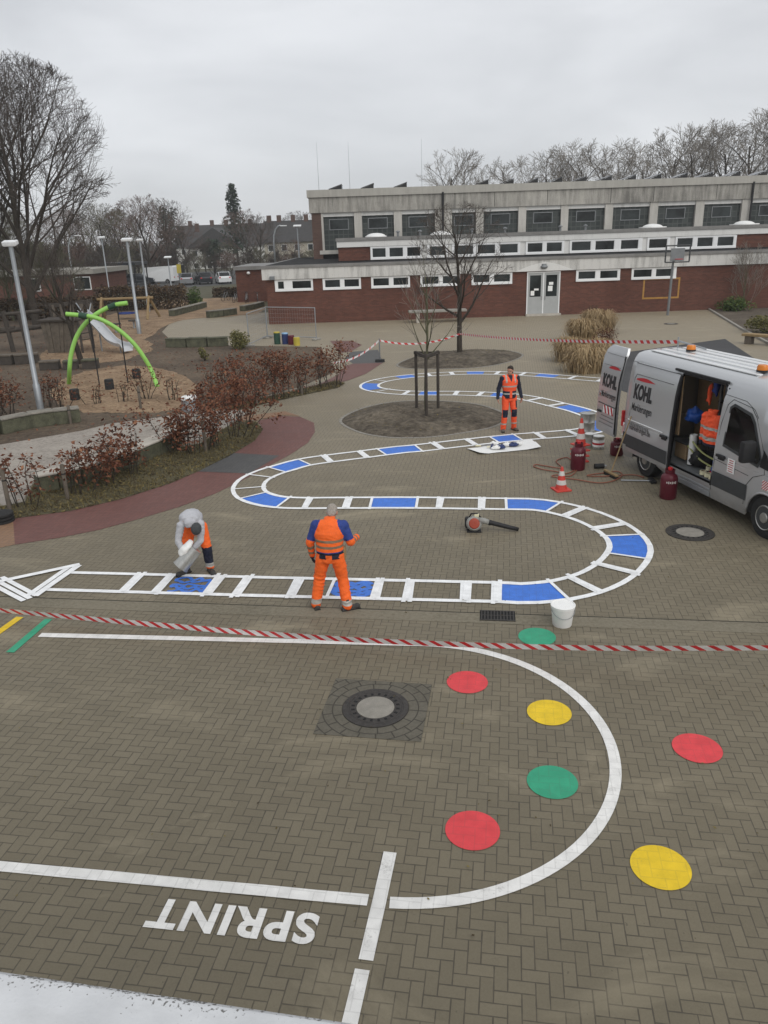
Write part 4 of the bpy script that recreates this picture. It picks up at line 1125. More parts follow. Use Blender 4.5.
# ================================================================== VAN
VO = Vector((5.554, 17.225, 0)); VTH = R(12)
vd = Vector((math.sin(VTH), -math.cos(VTH), 0)); vl = Vector((-vd.y, vd.x, 0))
def S(px, py, off=0.0):
    """photo position -> (u, z) on the van's near side plane"""
    d = ray(px, py); o = VO - vl * off
    t = ((o - CAM).dot(vl)) / d.dot(vl); P = CAM + d * t
    return (P - VO).dot(vd), P.z
def van():
    t = thing('delivery_van', 'silver panel van with open sliding door, amber beacons and lettering on its side', 'van', VO, math.atan2(vd.y, vd.x))
    WD = 1.99
    prof = [(.05, .24), (.012, .36), (0, .52), (0, .82), (.006, .95), (.004, 1.15), (.012, 1.32), (.03, 1.6), (.055, 1.9), (.09, 2.15), (.12, 2.30), (.15, 2.38), (.19, 2.46), (.25, 2.525), (.36, 2.57), (.55, 2.60), (.8, 2.615), (.995, 2.62)]
    def yz(z):
        for (y0, z0), (y1, z1) in zip(prof[:-1], prof[1:]):
            if z0 <= z <= z1: return y0 + (y1 - y0) * (z - z0) / (z1 - z0)
        return prof[0][0] if z < .3 else .995
    full = prof + [(WD - y, z) for y, z in prof[-2::-1]]
    zm = [(0, 2.56), (.1, 2.63), (4.05, 2.63), (4.3, 2.56), (4.45, 2.44), (5.12, 1.42), (5.3, 1.34), (5.78, 1.16), (5.92, .95), (5.96, .6), (5.97, .3)]
    def zmax(u):
        for (a, za), (b, zb_) in zip(zm[:-1], zm[1:]):
            if a <= u <= b: return za + (zb_ - za) * (u - a) / (b - a)
        return 2.63
    WR, WF, RA = 1.02, 4.905, .46
    def zmin(u):
        z = .24
        for w in (WR, WF):
            if abs(u - w) < RA: z = max(z, .33 + math.sqrt(RA ** 2 - (u - w) ** 2))
        return z
    O0, O1, OZ0, OZ1 = 1.94, 3.38, .55, 2.38
    us = sorted(set([0, .03, .1, .4, O0, 2.5, 3.0, O1, 3.8, 4.05, 4.2, 4.3, 4.38, 4.45, 4.7, 4.95, 5.12, 5.3, 5.5, 5.78, 5.86, 5.92, 5.96]
                     + [round(WR + RA * math.cos(R(a)), 3) for a in range(0, 181, 15)] + [round(WF + RA * math.cos(R(a)), 3) for a in range(0, 181, 15)]))
    b = MB(); vs = []; nP = len(full)
    for u in us:
        inset = 0.0
        if u > 5.12: inset = .16 * ((u - 5.12) / .85) ** 2
        if u < .1: inset = .03 * (1 - u / .1)
        for i, (y, z) in enumerate(full):
            z2 = min(max(z, zmin(u)), zmax(u)); y2 = y
            if y < WD / 2: y2 = y + inset
            elif y > WD / 2: y2 = y - inset
            vs.append((u, y2, z2))
    fs = []; 
    for i in range(len(us) - 1):
        for k in range(nP - 1):
            um = (us[i] + us[i + 1]) / 2; za, zb_ = full[k][1], full[k + 1][1]; zc = (za + zb_) / 2
            if k < len(prof) and O0 < um < O1 and OZ0 - .05 < zc < OZ1 + .01: continue
            fs.append((i * nP + k, i * nP + k + 1, (i + 1) * nP + k + 1, (i + 1) * nP + k))
    b.add(vs, fs)
    o = len(us) - 1
    b.f.append(tuple(o * nP + k for k in range(nP))); b.m.append(0)
    body = b.build('body', M['van_paint'], t, smooth='auto')
    # roof skin with ribs
    rf = MB()
    for k in range(5):
        y = .48 + .257 * k
        rf.bbox((2.0, y, 2.600 + (.012 if .6 < y < 1.4 else .0)), (3.5, .13, .022), .010)
    rf.build('roof_rib', M['roof_paint'], t)
    # underside and inner wheel wells
    ub = MB(); ub.box((2.95, 1.0, .36), (5.6, 1.5, .16)); ub.build('underbody', M['black'], t)
    # proud strips following the side
    def side_panel(u0, u1, z0, z1, mat, name, off=.004, parent=None, zs=None, th=.0, us_=None, y_left=False):
        mb = MB(); zz = sorted(set([z0, z1] + [z for _, z in prof if z0 < z < z1])); uu = us_ or [u0, u1]
        vs = []
        for u in uu:
            for z in zz:
                y = yz(z) - off
                vs.append((u, WD - y if y_left else y, z))
        n = len(zz); fs = []
        for i in range(len(uu) - 1):
            for k in range(n - 1): fs.append((i * n + k, (i + 1) * n + k, (i + 1) * n + k + 1, i * n + k + 1))
        mb.add(vs, fs)
        if th:
            a = [Vector(v) + Vector((0, th, 0)) for v in vs]; oo = len(vs); mb.add(a, [f[::-1] for f in fs])
            m_ = len(uu)
            loop = [i * n for i in range(m_)] + [(m_ - 1) * n + k for k in range(1, n)] + [i * n + n - 1 for i in range(m_ - 2, -1, -1)] + [k for k in range(n - 2, 0, -1)]
            for q in range(len(loop)):
                a_, b_ = loop[q], loop[(q + 1) % len(loop)]
                mb.add([vs[b_], vs[a_], a[a_], a[b_]], [(0, 1, 2, 3)])
        return mb.build(name, mat, parent or t, smooth='auto')
    # fixed rear side: rub strip + waist seams
    side_panel(3.41, 4.40, .52, .80, M['plastic_grey'], 'rub_strip', .012)
    side_panel(.06, .48, .52, .80, M['plastic_grey'], 'rub_strip', .012)
    # arch lips
    for w in (WR, WF):
        a = MB(); a.tube([(w + RA * math.cos(R(q)), .0, .33 + RA * math.sin(R(q))) for q in range(0, 181, 12)], .022, 6); a.build('arch_lip', M['van_paint'] if w == WF else M['plastic_grey'], t, smooth=True)
        a = MB(); a.tube([(w + (RA - .01) * math.cos(R(q)), .2, .33 + (RA - .01) * math.sin(R(q))) for q in range(0, 181, 12)], .19, 6); a.build('wheel_housing', M['black'], t)
        for s, yy in ((0, .15), (1, WD - .15)):
            wb = MB(); rt = Matrix.Rotation(R(90), 3, 'X')
            wb.lathe([(.22, -.12), (.30, -.13), (.36, -.115), (.38, -.08), (.382, 0), (.38, .08), (.36, .115), (.30, .13), (.22, .12)], (w, yy, .362), 36, 0, rt)
            wo = wb.build('wheel', M['rubber_black'], t, smooth='auto')
            rb = MB(); rb.lathe([(.215, .13), (.205, .10), (.19, .105), (.16, .085), (.09, .11), (.085, .13), (.02, .135)][::1], (w, yy, .362), 28, 0, rt)
            rb.lathe([(.215, -.125), (.215, -.10), (.02, -.095)], (w, yy, .362), 28, 0, rt)
            for q in range(10):
                a_ = 2 * math.pi * q / 10
                rb.ell((w + .055 * math.cos(a_), yy - .135, .362 + .055 * math.sin(a_)), (.010, .010, .010), None, 6)
            rb.build('rim', M['plastic_grey'], wo, smooth='auto')
            rg = MB(); rg.lathe([(.225, .118), (.21, .138), (.19, .125)], (w, yy, .362), 30, 0, rt); rg.lathe([(.10, .115), (.085, .15), (.03, .155), (.001, .155)], (w, yy, .362), 20, 0, rt); rg.build('rim_ring', M['steel_can'], wo, smooth='auto')
            hb = MB()
            for q in range(12):
                a_ = 2 * math.pi * q / 12
                hb.ell((w + .165 * math.cos(a_), yy - .098, .362 + .165 * math.sin(a_)), (.018, .012, .018), None, 6)
            hb.build('rim_holes', M['black'], wo)
    # cab door: window, seams, handle, mirror
    def poly_side(pts, mat, name, off, parent=None):
        return MB().add([(u, yz(z) - off, z) for u, z in pts], [tuple(range(len(pts)))]).build(name, mat, parent or t)
    win = [(3.63, 1.36), (4.57, 1.22), (4.63, 1.32), (4.31, 1.86), (4.19, 1.98), (3.73, 2.06), (3.65, 2.0)]
    winf = [(3.59, 1.31), (4.61, 1.17), (4.69, 1.30), (4.35, 1.90), (4.21, 2.03), (3.71, 2.11), (3.60, 2.03)]
    MB_seal = poly_side(winf, M['plastic_grey'], 'window_seal', .006)
    gl = poly_side(win, M['van_glass'], 'door_window', .010)
    tri = poly_side([(4.65, 1.20), (4.97, 1.18), (4.79, 1.42), (4.69, 1.50)], M['black'], 'quarter_panel', .008)
    def seam(pts, name='door_seam', r=.006, mat='black'):
        mb = MB(); mb.tube([(u, yz(z) - .001, z) for u, z in pts], r, 5); return mb.build(name, M[mat], t)
    seam([(3.39, .42), (3.41, 1.0), (3.45, 1.7), (3.53, 2.06), (3.65, 2.17), (4.17, 2.12), (4.35, 1.98), (4.75, 1.36), (4.79, 1.1), (4.51, .98), (4.37, .8), (4.35, .44)])
    seam([(3.39, 2.22), (3.99, 2.20), (4.25, 2.10), (4.39, 1.98)], 'body_crease', .005)
    seam([(3.42, 1.02), (4.39, .97)], 'body_crease', .005)
    seam([(.04, 2.36), (2.0, 2.36)], 'body_crease', .005)
    def handle(u, z, off=0.0, parent=None):
        mb = MB(); mb.bbox((u, -.02 - off, z), (.26, .035, .055), .015); mb.bbox((u, -.008 - off, z - .02), (.17, .02, .10), .008); mb.build('door_handle', M['black'], parent or t)
    handle(3.61, 1.12)
    mi = MB(); mi.bbox((4.55, -.20, 1.46), (.14, .26, .38), .05); mi.tube([(4.58, -.05, 1.30), (4.57, -.16, 1.32)], .035, 8); mo = mi.build('mirror', M['black'], t, smooth='auto')
    # magnetic notice on the cab door, with lines of small print
    n0 = S(731, 467); nu, nz = n0
    sg = MB(); sg.box((nu, -.004, nz), (.2, .004, .26)); so_ = sg.build('door_notice', M['paper'], t)
    ln = MB()
    for k in range(6): ln.box((nu + rnd.uniform(-.01, .01), -.0075, nz + .1 - k * .04), (.13 + rnd.uniform(-.03, .03), .002, .013))
    ln.build('notice_print', M['letter_red'], t, ).parent = so_
    # warning sticker at the front wing
    def warn(u, z, w, h, name='warning_sticker', y=-.006, parent=None, flip=1, nrm=None):
        st = MB()
        st.box((u, y, z), (w, .003, h)); s_ = st.build(name, M['paper'], parent or t)
        rd = MB()
        k = 3
        for q in range(-1, k + 1):
            x0 = -w / 2 + (q + .25) * w / k * 1.0; x1 = x0 + w / k / 2; sh = flip * h * .5
            P = [(x0 - sh, -h / 2), (x1 - sh, -h / 2), (x1 + sh, h / 2), (x0 + sh, h / 2)]
            P = clip_rect(P, -w / 2, w / 2)
            if len(P) >= 3: rd.add([(u + a_, y - .003, z + b_) for a_, b_ in P], [tuple(range(len(P)))])
        if rd.f: r_ = rd.build('stripe', M['letter_red'], s_)
        return s_
    def clip_rect(P, lo, hi):
        for s, lim in ((1, lo), (-1, -hi)):
            out = []
            for i in range(len(P)):
                a_, b_ = P[i], P[(i + 1) % len(P)]
                ia, ib = s * a_[0] >= lim, s * b_[0] >= lim
                if ia: out.append(a_)
                if ia != ib:
                    q = (s * lim - a_[0]) / (b_[0] - a_[0]); out.append((a_[0] + (b_[0] - a_[0]) * q, a_[1] + (b_[1] - a_[1]) * q))
            P = out
            if not P: return []
        return P
    warn(4.86, .93, .16, .16)
    u_, z_ = S(619.5, 424); warn(.06, .85, .10, .30)
    # windscreen, grille, lights
    ws = MB(); ws.add([(5.10, .16, 1.47), (5.10, WD - .16, 1.47), (4.47, WD - .26, 2.43), (4.47, .26, 2.43)], [(0, 1, 2, 3)]); ws.xform(lambda v: v + Vector((.012, 0, .008))); ws.build('windscreen', M['van_glass'], t)
    MB().bbox((5.93, WD / 2, .72), (.06, .9, .3), .02).build('grille', M['black'], t); MB().bbox((5.93, WD / 2, .42), (.10, 1.7, .2), .03).build('bumper', M['plastic_grey'], t)
    for y in (.32, WD - .32): MB().bbox((5.86, y, .88), (.14, .3, .34), .05).build('headlight', M['lamp_face'], t)
    # load space
    ins = MB(); ins.box((1.75, 1.0, .53), (3.44, 1.80, .03)); ins.build('load_floor', M['grey_metal'], t)
    MB().box((.95, 1.84, 1.45), (1.8, .02, 1.75)).build('inner_lining', M['plywood'], t); MB().box((2.65, 1.84, 1.45), (1.58, .02, 1.75)).build('inner_lining', M['wood_dark'], t)  # front lining coloured dark, putting the load bay's shade into it
    MB().box((3.44, 1.0, 1.45), (.03, 1.75, 1.78)).build('bulkhead', M['black'], t)
    MB().box((1.75, 1.0, 2.40), (3.4, 1.45, .02)).build('headliner', M['black'], t)
    MB().box((1.0, .17, 1.72), (1.9, .02, 1.2)).build('inner_lining', M['plywood'], t)
    st = MB(); st.bbox((2.62, .10, .40), (1.50, .20, .05), .01); st.bbox((2.62, .03, .31), (1.50, .06, .10), .01)
    sp = st.build('entry_step', M['galv'], t)
    # opening frame
    fr = MB(); k = [(O0, .5), (O0, 2.30), (O0 + .05, 2.38), (O1 - .06, 2.38), (O1, 2.29), (O1, .5)]
    fr.tube([(u, yz(z) + .01, z) for u, z in k], .028, 8); fr.build('door_frame_seal', M['black'], t, smooth=True)
    MB().bbox((2.55, yz(2.41) - .03, 2.425), (1.7, .05, .05), .012).build('door_rail', M['black'], t)
    # sliding door pushed back over the rear side
    D0, D1 = .32, 1.98
    sd_ = side_panel(D0, D1, .42, 2.37, M['van_paint'], 'sliding_door', .07, th=.045, us_=[D0, D0 + .03, 1.4, D1 - .03, D1])
    side_panel(D0 + .02, D1 - .02, .52, .80, M['plastic_grey'], 'rub_strip', .082, sd_)
    e = MB(); e.tube([(D1 + .012, yz(z) - .045, z) for z in (.44, .9, 1.4, 1.9, 2.15, 2.35)], .035, 6); e.build('door_edge_seal', M['black'], t).parent = sd_
    e = MB(); e.tube([(u, yz(2.36) - .072, 2.365) for u in (D0, D1)], .008, 5); e.build('door_seam', M['black'], t).parent = sd_
    frp = [(D0 + .06, 1.22), (D0 + .06, 2.05), (D0 + .12, 2.14), (D1 - .12, 2.14)]
    e = MB(); e.tube([(u, yz(z) - .071, z) for u, z in frp], .006, 5); e.build('panel_crease', M['plastic_grey'], t).parent = sd_
    e = MB(); e.tube([(u, yz(z) - .071, z) for u, z in [(D0 + .02, 1.14), (D1 - .25, 1.14)]], .012, 5); e.build('panel_crease', M['roof_paint'], t).parent = sd_
    handle(D1 - .16, 1.08, .075, sd_)
    # lettering on the door
    def letters(body, u, z, h, wid, mat, off, parent, bold=.0, base=None, name='lettering'):
        me = text_mesh(body, 1.0, mat, bold=bold)
        xs = [v.co.x for v in me.vertices]; ys = [v.co.y for v in me.vertices]
        x0, x1, y0, y1 = min(xs), max(xs), min(ys), max(ys)
        for v in me.vertices:
            a_ = u + (v.co.x - x0) / (x1 - x0) * wid; c_ = z + (v.co.y - y0) / (y1 - y0) * h
            v.co = base(a_, c_) if base else Vector((a_, yz(c_) - off, c_))
        ob = bpy.data.objects.new(name, me); col.objects.link(ob); ob.parent = parent; return ob
    def swoosh(u, z, wid, base, parent, off):
        mb = MB(); vs = []; n = 10
        for i in range(n + 1):
            q = i / n; a_ = u + q * wid; c_ = z + .02 * math.sin(q * 3) - q * .0
            h = .035 * math.sin(math.pi * min(1, .08 + q * .95)) + .004
            for s in (-1, 1):
                cc = c_ + s * h; vs.append(base(a_, cc) if base else Vector((a_, yz(cc) - off, cc)))
        mb.add(vs, [(2 * i, 2 * i + 2, 2 * i + 3, 2 * i + 1) for i in range(n)]); return mb.build('logo_swoosh', M['letter_red'], parent)
    OF = .076
    swoosh(.46, 2.04, .74, None, sd_, OF)
    letters('KOHL', .44, 1.62, .33, .74, M['letter'], OF, sd_, .05)
    letters('Markierungen', .44, 1.32, .21, .80, M['letter'], OF, sd_, .012)
    letters('markierungen.de', .42, .90, .15, .86, M['letter'], OF + .001, sd_, .006)
    ln = MB()
    for q in range(12): ln.box((.44 + .066 * q, yz(1.05) - OF, 1.06), (.04, .002, .065 + .015 * (q % 3)))
    ln.build('phone_line', M['letter_grey'], t).parent = sd_
    # rear doors: right one swung open, left one closed
    hx, hy = -.34, .0; ang = math.atan2(.04, -1.0); L = 1.0
    dirv = Vector((math.cos(ang), math.sin(ang), 0)); nv = Vector((-dirv.y, dirv.x, 0))  # outer face points to -y
    if nv.y > 0: nv = -nv
    def rd_base(off):
        def f(a_, c_):  # a_ measured from the hinge edge backwards as negative u
            q = -a_
            lean = yz(min(c_, 2.3)) if c_ < 2.3 else yz(2.3) + (c_ - 2.3) * .5
            p = Vector((hx, hy, 0)) + dirv * q + nv * off; return Vector((p.x, p.y + lean, c_))
        return f
    zs = [.55, .62, .9, 1.3, 1.7, 2.0, 2.3, 2.45, 2.53, 2.56]
    dm_ = MB(); vs = []; nz = len(zs)
    def wd(z): 
        return (0.0 + (.03 if z < .6 else 0) + max(0, (z - 2.42)) * .7, L - (.06 if z < .6 else 0) - max(0, z - 2.45) * 1.2)
    qs = [0, .08, .5, .92, 1]
    for off in (0.0, -.06):
        for q in qs:
            for z in zs:
                a0, a1 = wd(z); vs.append(rd_base(off)(-(a0 + (a1 - a0) * q), z))
    nq = len(qs); fs = []
    for i in range(nq - 1):
        for k in range(nz - 1):
            fs.append((i * nz + k, i * nz + k + 1, (i + 1) * nz + k + 1, (i + 1) * nz + k)); o2 = nq * nz
            fs.append((o2 + i * nz + k, o2 + (i + 1) * nz + k, o2 + (i + 1) * nz + k + 1, o2 + i * nz + k + 1))
    loop = [i * nz for i in range(nq)] + [(nq - 1) * nz + k for k in range(1, nz)] + [i * nz + nz - 1 for i in range(nq - 2, -1, -1)] + [k for k in range(nz - 2, 0, -1)]
    for q in range(len(loop)): a_, b_ = loop[q], loop[(q + 1) % len(loop)]; fs.append((a_, b_, o2 + b_, o2 + a_))
    dm_.add(vs, fs); rdo = dm_.build('rear_door', M['van_paint'], t, smooth='auto'); rdo['label'] = 'rear door swung open showing its lettered outside'
    rb = rd_base(.005)
    il = MB()
    il.add([rd_base(-.064)(-.08, .8), rd_base(-.064)(-.87, .8), rd_base(-.064)(-.87, 2.3), rd_base(-.064)(-.08, 2.3)], [(0, 1, 2, 3)]); il.build('inner_lining', M['plywood'], rdo)
    e = MB(); e.tube([rb(-.01, z) for z in (.62, 1.2, 1.8, 2.4)], .02, 6); e.build('door_edge_seal', M['black'], rdo)
    swoosh(-.62, 2.08, .58, rb, rdo, 0); letters('KOHL', -.84, 1.62, .31, .72, M['letter'], 0, rdo, .05, rb); letters('Markierungen', -.84, 1.34, .19, .74, M['letter'], 0, rdo, .01, rb)
    e = MB()
    for z in (2.38, 2.13): e.tube([rb(-.06, z), rb(-.9, z)], .004, 5)
    e.tube([rb(-.04, 1.22), rb(-.92, 1.22)], .010, 5); e.build('panel_crease', M['plastic_grey'], rdo)
    st = MB(); st.add([rb(-.66, 1.02), rb(-.14, 1.02), rb(-.14, 1.2), rb(-.66, 1.2)], [(0, 1, 2, 3)]); so2 = st.build('warning_sticker', M['paper'], rdo)
    rd = MB(); r2 = rd_base(.008)
    for q in range(3):
        x0 = -.60 + q * .17; rd.add([r2(x0 + .05, 1.02), r2(x0 + .13, 1.02), r2(x0 + .05, 1.2), r2(x0 - .03, 1.2)], [(0, 1, 2, 3)])
    rd.build('stripe', M['letter_red'], rdo)
    e = MB()
    for z, a0, a1 in ((.93, -.75, -.1), (.84, -.82, -.1), (.75, -.85, -.12)):
        e.add([rb(a0, z), rb(a1, z), rb(a1, z + .028), rb(a0, z + .028)], [(0, 1, 2, 3)])
    e.build('small_print', M['letter_grey'], rdo)
    e = MB(); p_ = rb(-.84, 1.02); e.bbox(p_, (.2, .05, .05), .015); e.build('door_handle', M['black'], rdo)
    e = MB(); p_ = rb(-.86, 1.42); e.bbox(p_, (.10, .03, .09), .01); e.build('maker_badge', M['chrome'], rdo)
    MB().bbox((-.01, 1.46, 1.45), (.05, .96, 1.9), .03).build('rear_door', M['van_paint'], t)
    MB().bbox((-.06, 1.0, .45), (.16, 1.9, .16), .04).build('rear_bumper', M['plastic_grey'], t)
    MB().bbox((.0, .02, 1.08), (.07, .10, .36), .02).build('tail_light', M['bright_red'], t)
    # beacons and roof bar
    for px, py, lb in ((750.5, 374, 'front'), (683.5, 347, 'rear')):
        u_, z_ = (4.0, 2.62) if lb == 'front' else (1.0, 2.62)
        g_ = G(px, py, 2.80); u_ = (g_ - VO).dot(vd); y_ = (g_ - VO).dot(vl)
        u_ = 3.62 if lb == 'front' else .85; y_ = .62 if lb == 'front' else 1.0
        bb = MB(); bb.lathe([(.10, 0), (.10, .035)], (u_, y_, 2.625), 20); bo = bb.build('beacon_base', M['black'], t)
        ab = MB(); ab.lathe([(.095, .036), (.092, .10), (.075, .125), (.001, .13)], (u_, y_, 2.625), 20); ab.build('beacon', M['amber'], t, smooth='auto')
    rbm = MB(); rbm.tube([(.35, 1.0, 2.63), (.35, 1.0, 2.86)], .02, 6); rbm.tube([(.35, 1.0, 2.78), (.95, 1.3, 2.66)], .02, 6); rbm.build('roof_bar', M['galv'], t)
    return t
van_o = van()
van_o.scale = (1, 1, 1.015)
def vw(u, y, z): return VO + vd * u + vl * y + Vector((0, 0, z))
VRZ = math.atan2(vd.y, vd.x)

# ================================================================== BODIES
def remesh(mb, voxel, smooth_it=2, fac=0.5):
    me = mb.mesh('figure', [M['skin']])
    o = bpy.data.objects.new('figure', me); col.objects.link(o)
    md = o.modifiers.new('r', 'REMESH'); md.mode = 'VOXEL'; md.voxel_size = voxel
    sm = o.modifiers.new('s', 'SMOOTH'); sm.iterations = smooth_it; sm.factor = fac
    bpy.context.view_layer.update()
    r = bpy.data.meshes.new_from_object(o.evaluated_get(bpy.context.evaluated_depsgraph_get()))
    bpy.data.objects.remove(o); bpy.data.meshes.remove(me)
    r.polygons.foreach_set('use_smooth', [True] * len(r.polygons))
    return r
def seg_t(p, a, b):
    d = b - a; t = (p - a).dot(d) / max(d.length_squared, 1e-9); tc = min(max(t, 0), 1)
    return (p - (a + d * tc)).length, t
def cloth(name, mb, voxel, mats, zone, parent, wrinkle=0.006, seed=0, it=2):
    me = remesh(mb, voxel, it)
    for v in me.vertices:
        c = v.co
        w = noise.noise(Vector((c.x * 9, c.y * 9, c.z * 16 + seed))) + .5 * noise.noise(Vector((c.x * 22, c.y * 22, c.z * 30 + seed)))
        f = math.sin(c.z * 95 + 9 * noise.noise(Vector((c.x * 5, c.y * 5, c.z * 3 + seed)))) * max(0.0, noise.noise(Vector((c.x * 4 + 7, c.y * 4, c.z * 5 + seed))) + .15)
        v.co = c + v.normal * (wrinkle * (w * 1.15 + f * 1.1))
    me.materials.clear()
    for m_ in mats: me.materials.append(m_)
    for p in me.polygons: p.material_index = zone(p.center, p.normal) if zone else 0
    o = bpy.data.objects.new(name, me); col.objects.link(o); o.parent = parent
    return o
def hand(mb, wrist, direc, palm_n, curl=0.5, side=1, k=1.0):
    """palm, four unequal fingers with two bends, thumb from the side of the palm"""
    d = Vector(direc).normalized(); nrm = Vector(palm_n); nrm = (nrm - d * nrm.dot(d)).normalized(); lat = d.cross(nrm) * side
    w = Vector(wrist)
    mb.cap(w, w + d * .03, .026 * k, .030 * k)
    for q in (-.027, -.009, .009, .027): mb.cap(w + d * .02 + lat * q * .8, w + d * .085 + lat * q, .016 * k, .014 * k, 8)
    for q, L in ((-.030, .062), (-.010, .078), (.010, .083), (.030, .072)):
        p = w + d * .088 + lat * q; dd = d.copy()
        for s_, f in enumerate((.45, .32, .23)):
            dd = (dd * math.cos(curl * .7) + nrm * math.sin(curl * .7)).normalized()
            e = p + dd * L * f; mb.cap(p, e, .0098 * k, .0088 * k, 8); p = e
    p = w + d * .035 + lat * .034; t1 = (d * .6 + lat * .8 + nrm * .25).normalized(); e = p + t1 * .04; mb.cap(p, e, .013, .011, 8); t2 = (d * .95 + lat * .2 + nrm * .35).normalized(); mb.cap(e, e + t2 * .032, .011, .009, 8)
def head(mb, c, fwd, up):
    f = Vector(fwd).normalized(); u = Vector(up); u = (u - f * u.dot(f)).normalized(); r = f.cross(u)
    rot = Matrix((r, f, u)).transposed()
    c = Vector(c)
    P = lambda x, y, z: c + r * x + f * y + u * z
    mb.ell(P(0, -.012, .025), (.077, .096, .098), rot, 14)
    mb.ell(P(0, .018, -.045), (.058, .070, .070), rot, 12)
    mb.ell(P(0, .062, -.088), (.026, .022, .02), rot, 8)
    mb.cap(P(0, .088, .012), P(0, .108, -.022), .010, .015, 8)
    for s in (-1, 1):
        mb.ell(P(s * .079, -.012, -.008), (.010, .020, .032), rot, 8)
        mb.ell(P(s * .033, .076, .033), (.022, .014, .008), rot, 8)
    mb.ell(P(0, .083, -.055), (.022, .010, .007), rot, 8)
    return P, rot
def add_head_parts(parent, P, rot, hairm, style):
    for s in (-1, 1):
        MB().ell(P(s * .032, .079, .012), (.013, .007, .008), rot, 8).build('eye', M['hair_dark'], parent, smooth=True)
    m_ = MB(); m_.ell(P(0, .092, -.055), (.021, .004, .004), rot, 8); m_.build('mouth', M['gas_red'], parent, smooth=True)
    h = MB()
    if style == 'cap':
        h.ell(P(0, -.014, .045), (.087, .106, .094), rot, 14); h.ell(P(0, -.016, .020), (.088, .106, .06), rot, 14)
        me = remesh(h, .010, 2)
    else:
        h.ell(P(0, -.026, .045), (.083, .098, .092), rot, 14); h.ell(P(0, -.05, -.01), (.076, .068, .08), rot, 12); h.ell(P(0, -.06, -.05), (.062, .05, .05), rot, 10)
        if style == 'quiff': h.ell(P(0, .04, .105), (.06, .05, .03), rot, 10)
        me = remesh(h, .008, 2)
    for v in me.vertices: v.co += v.normal * (.004 * noise.noise(v.co * 60))
    me.materials.clear(); me.materials.append(M[hairm])
    o = bpy.data.objects.new('beanie' if style == 'cap' else 'hair', me); col.objects.link(o); o.parent = parent
def limb_ring(mb, pts, n=14):
    """chain of tapered capsules; pts = (pos, radius)"""
    for (a, ra), (b, rb) in zip(pts[:-1], pts[1:]): mb.cap(a, b, ra, rb, n)
def torso(mb, spine, n=20):
    """spine: (pos, rx, ry) with frames from neighbours; x axis kept sideways"""
    rings = []
    for i, (p, rx, ry) in enumerate(spine):
        d = (Vector(spine[min(i + 1, len(spine) - 1)][0]) - Vector(spine[max(i - 1, 0)][0])).normalized()
        ax = Vector((1, 0, 0)); ax = (ax - d * ax.dot(d)).normalized(); rings.append((p, rx, ry, ax, d.cross(ax)))
    mb.loft(rings, n)
def boot(parent, ankle, toe_dir, mat, foot_r=1.0):
    a = Vector(ankle); d = Vector((toe_dir[0], toe_dir[1], 0)).normalized(); b = MB()
    h = Vector((a.x, a.y, 0))
    b.cap(h - d * .05 + Vector((0, 0, .045)), h + d * .13 + Vector((0, 0, .042)), .045, .042); b.ell(h + d * .155 + Vector((0, 0, .045)), (.052, .056, .046)); b.cap(h + Vector((0, 0, .05)), a + Vector((0, 0, .08)), .055, .060)
    lat = Vector((-d.y, d.x, 0))
    rt = Matrix((d, lat, Vector((0, 0, 1)))).transposed()
    b.bbox(h + d * .055 + Vector((0, 0, .014)), (.30, .095, .026), .008, rt)
    me = remesh(b, .009, 2); me.materials.clear(); me.materials.append(M[mat]); me.materials.append(M['black'])
    for p in me.polygons: p.material_index = 1 if p.center.z < .028 else 0
    o = bpy.data.objects.new('boot', me); col.objects.link(o); o.parent = parent
def body_from(mb, parent, name='body'):
    me = remesh(mb, .0088, 1, .35); me.materials.clear(); me.materials.append(M['skin'])
    o = bpy.data.objects.new(name, me); col.objects.link(o); o.parent = parent; return o
v3 = lambda *a: Vector(a)

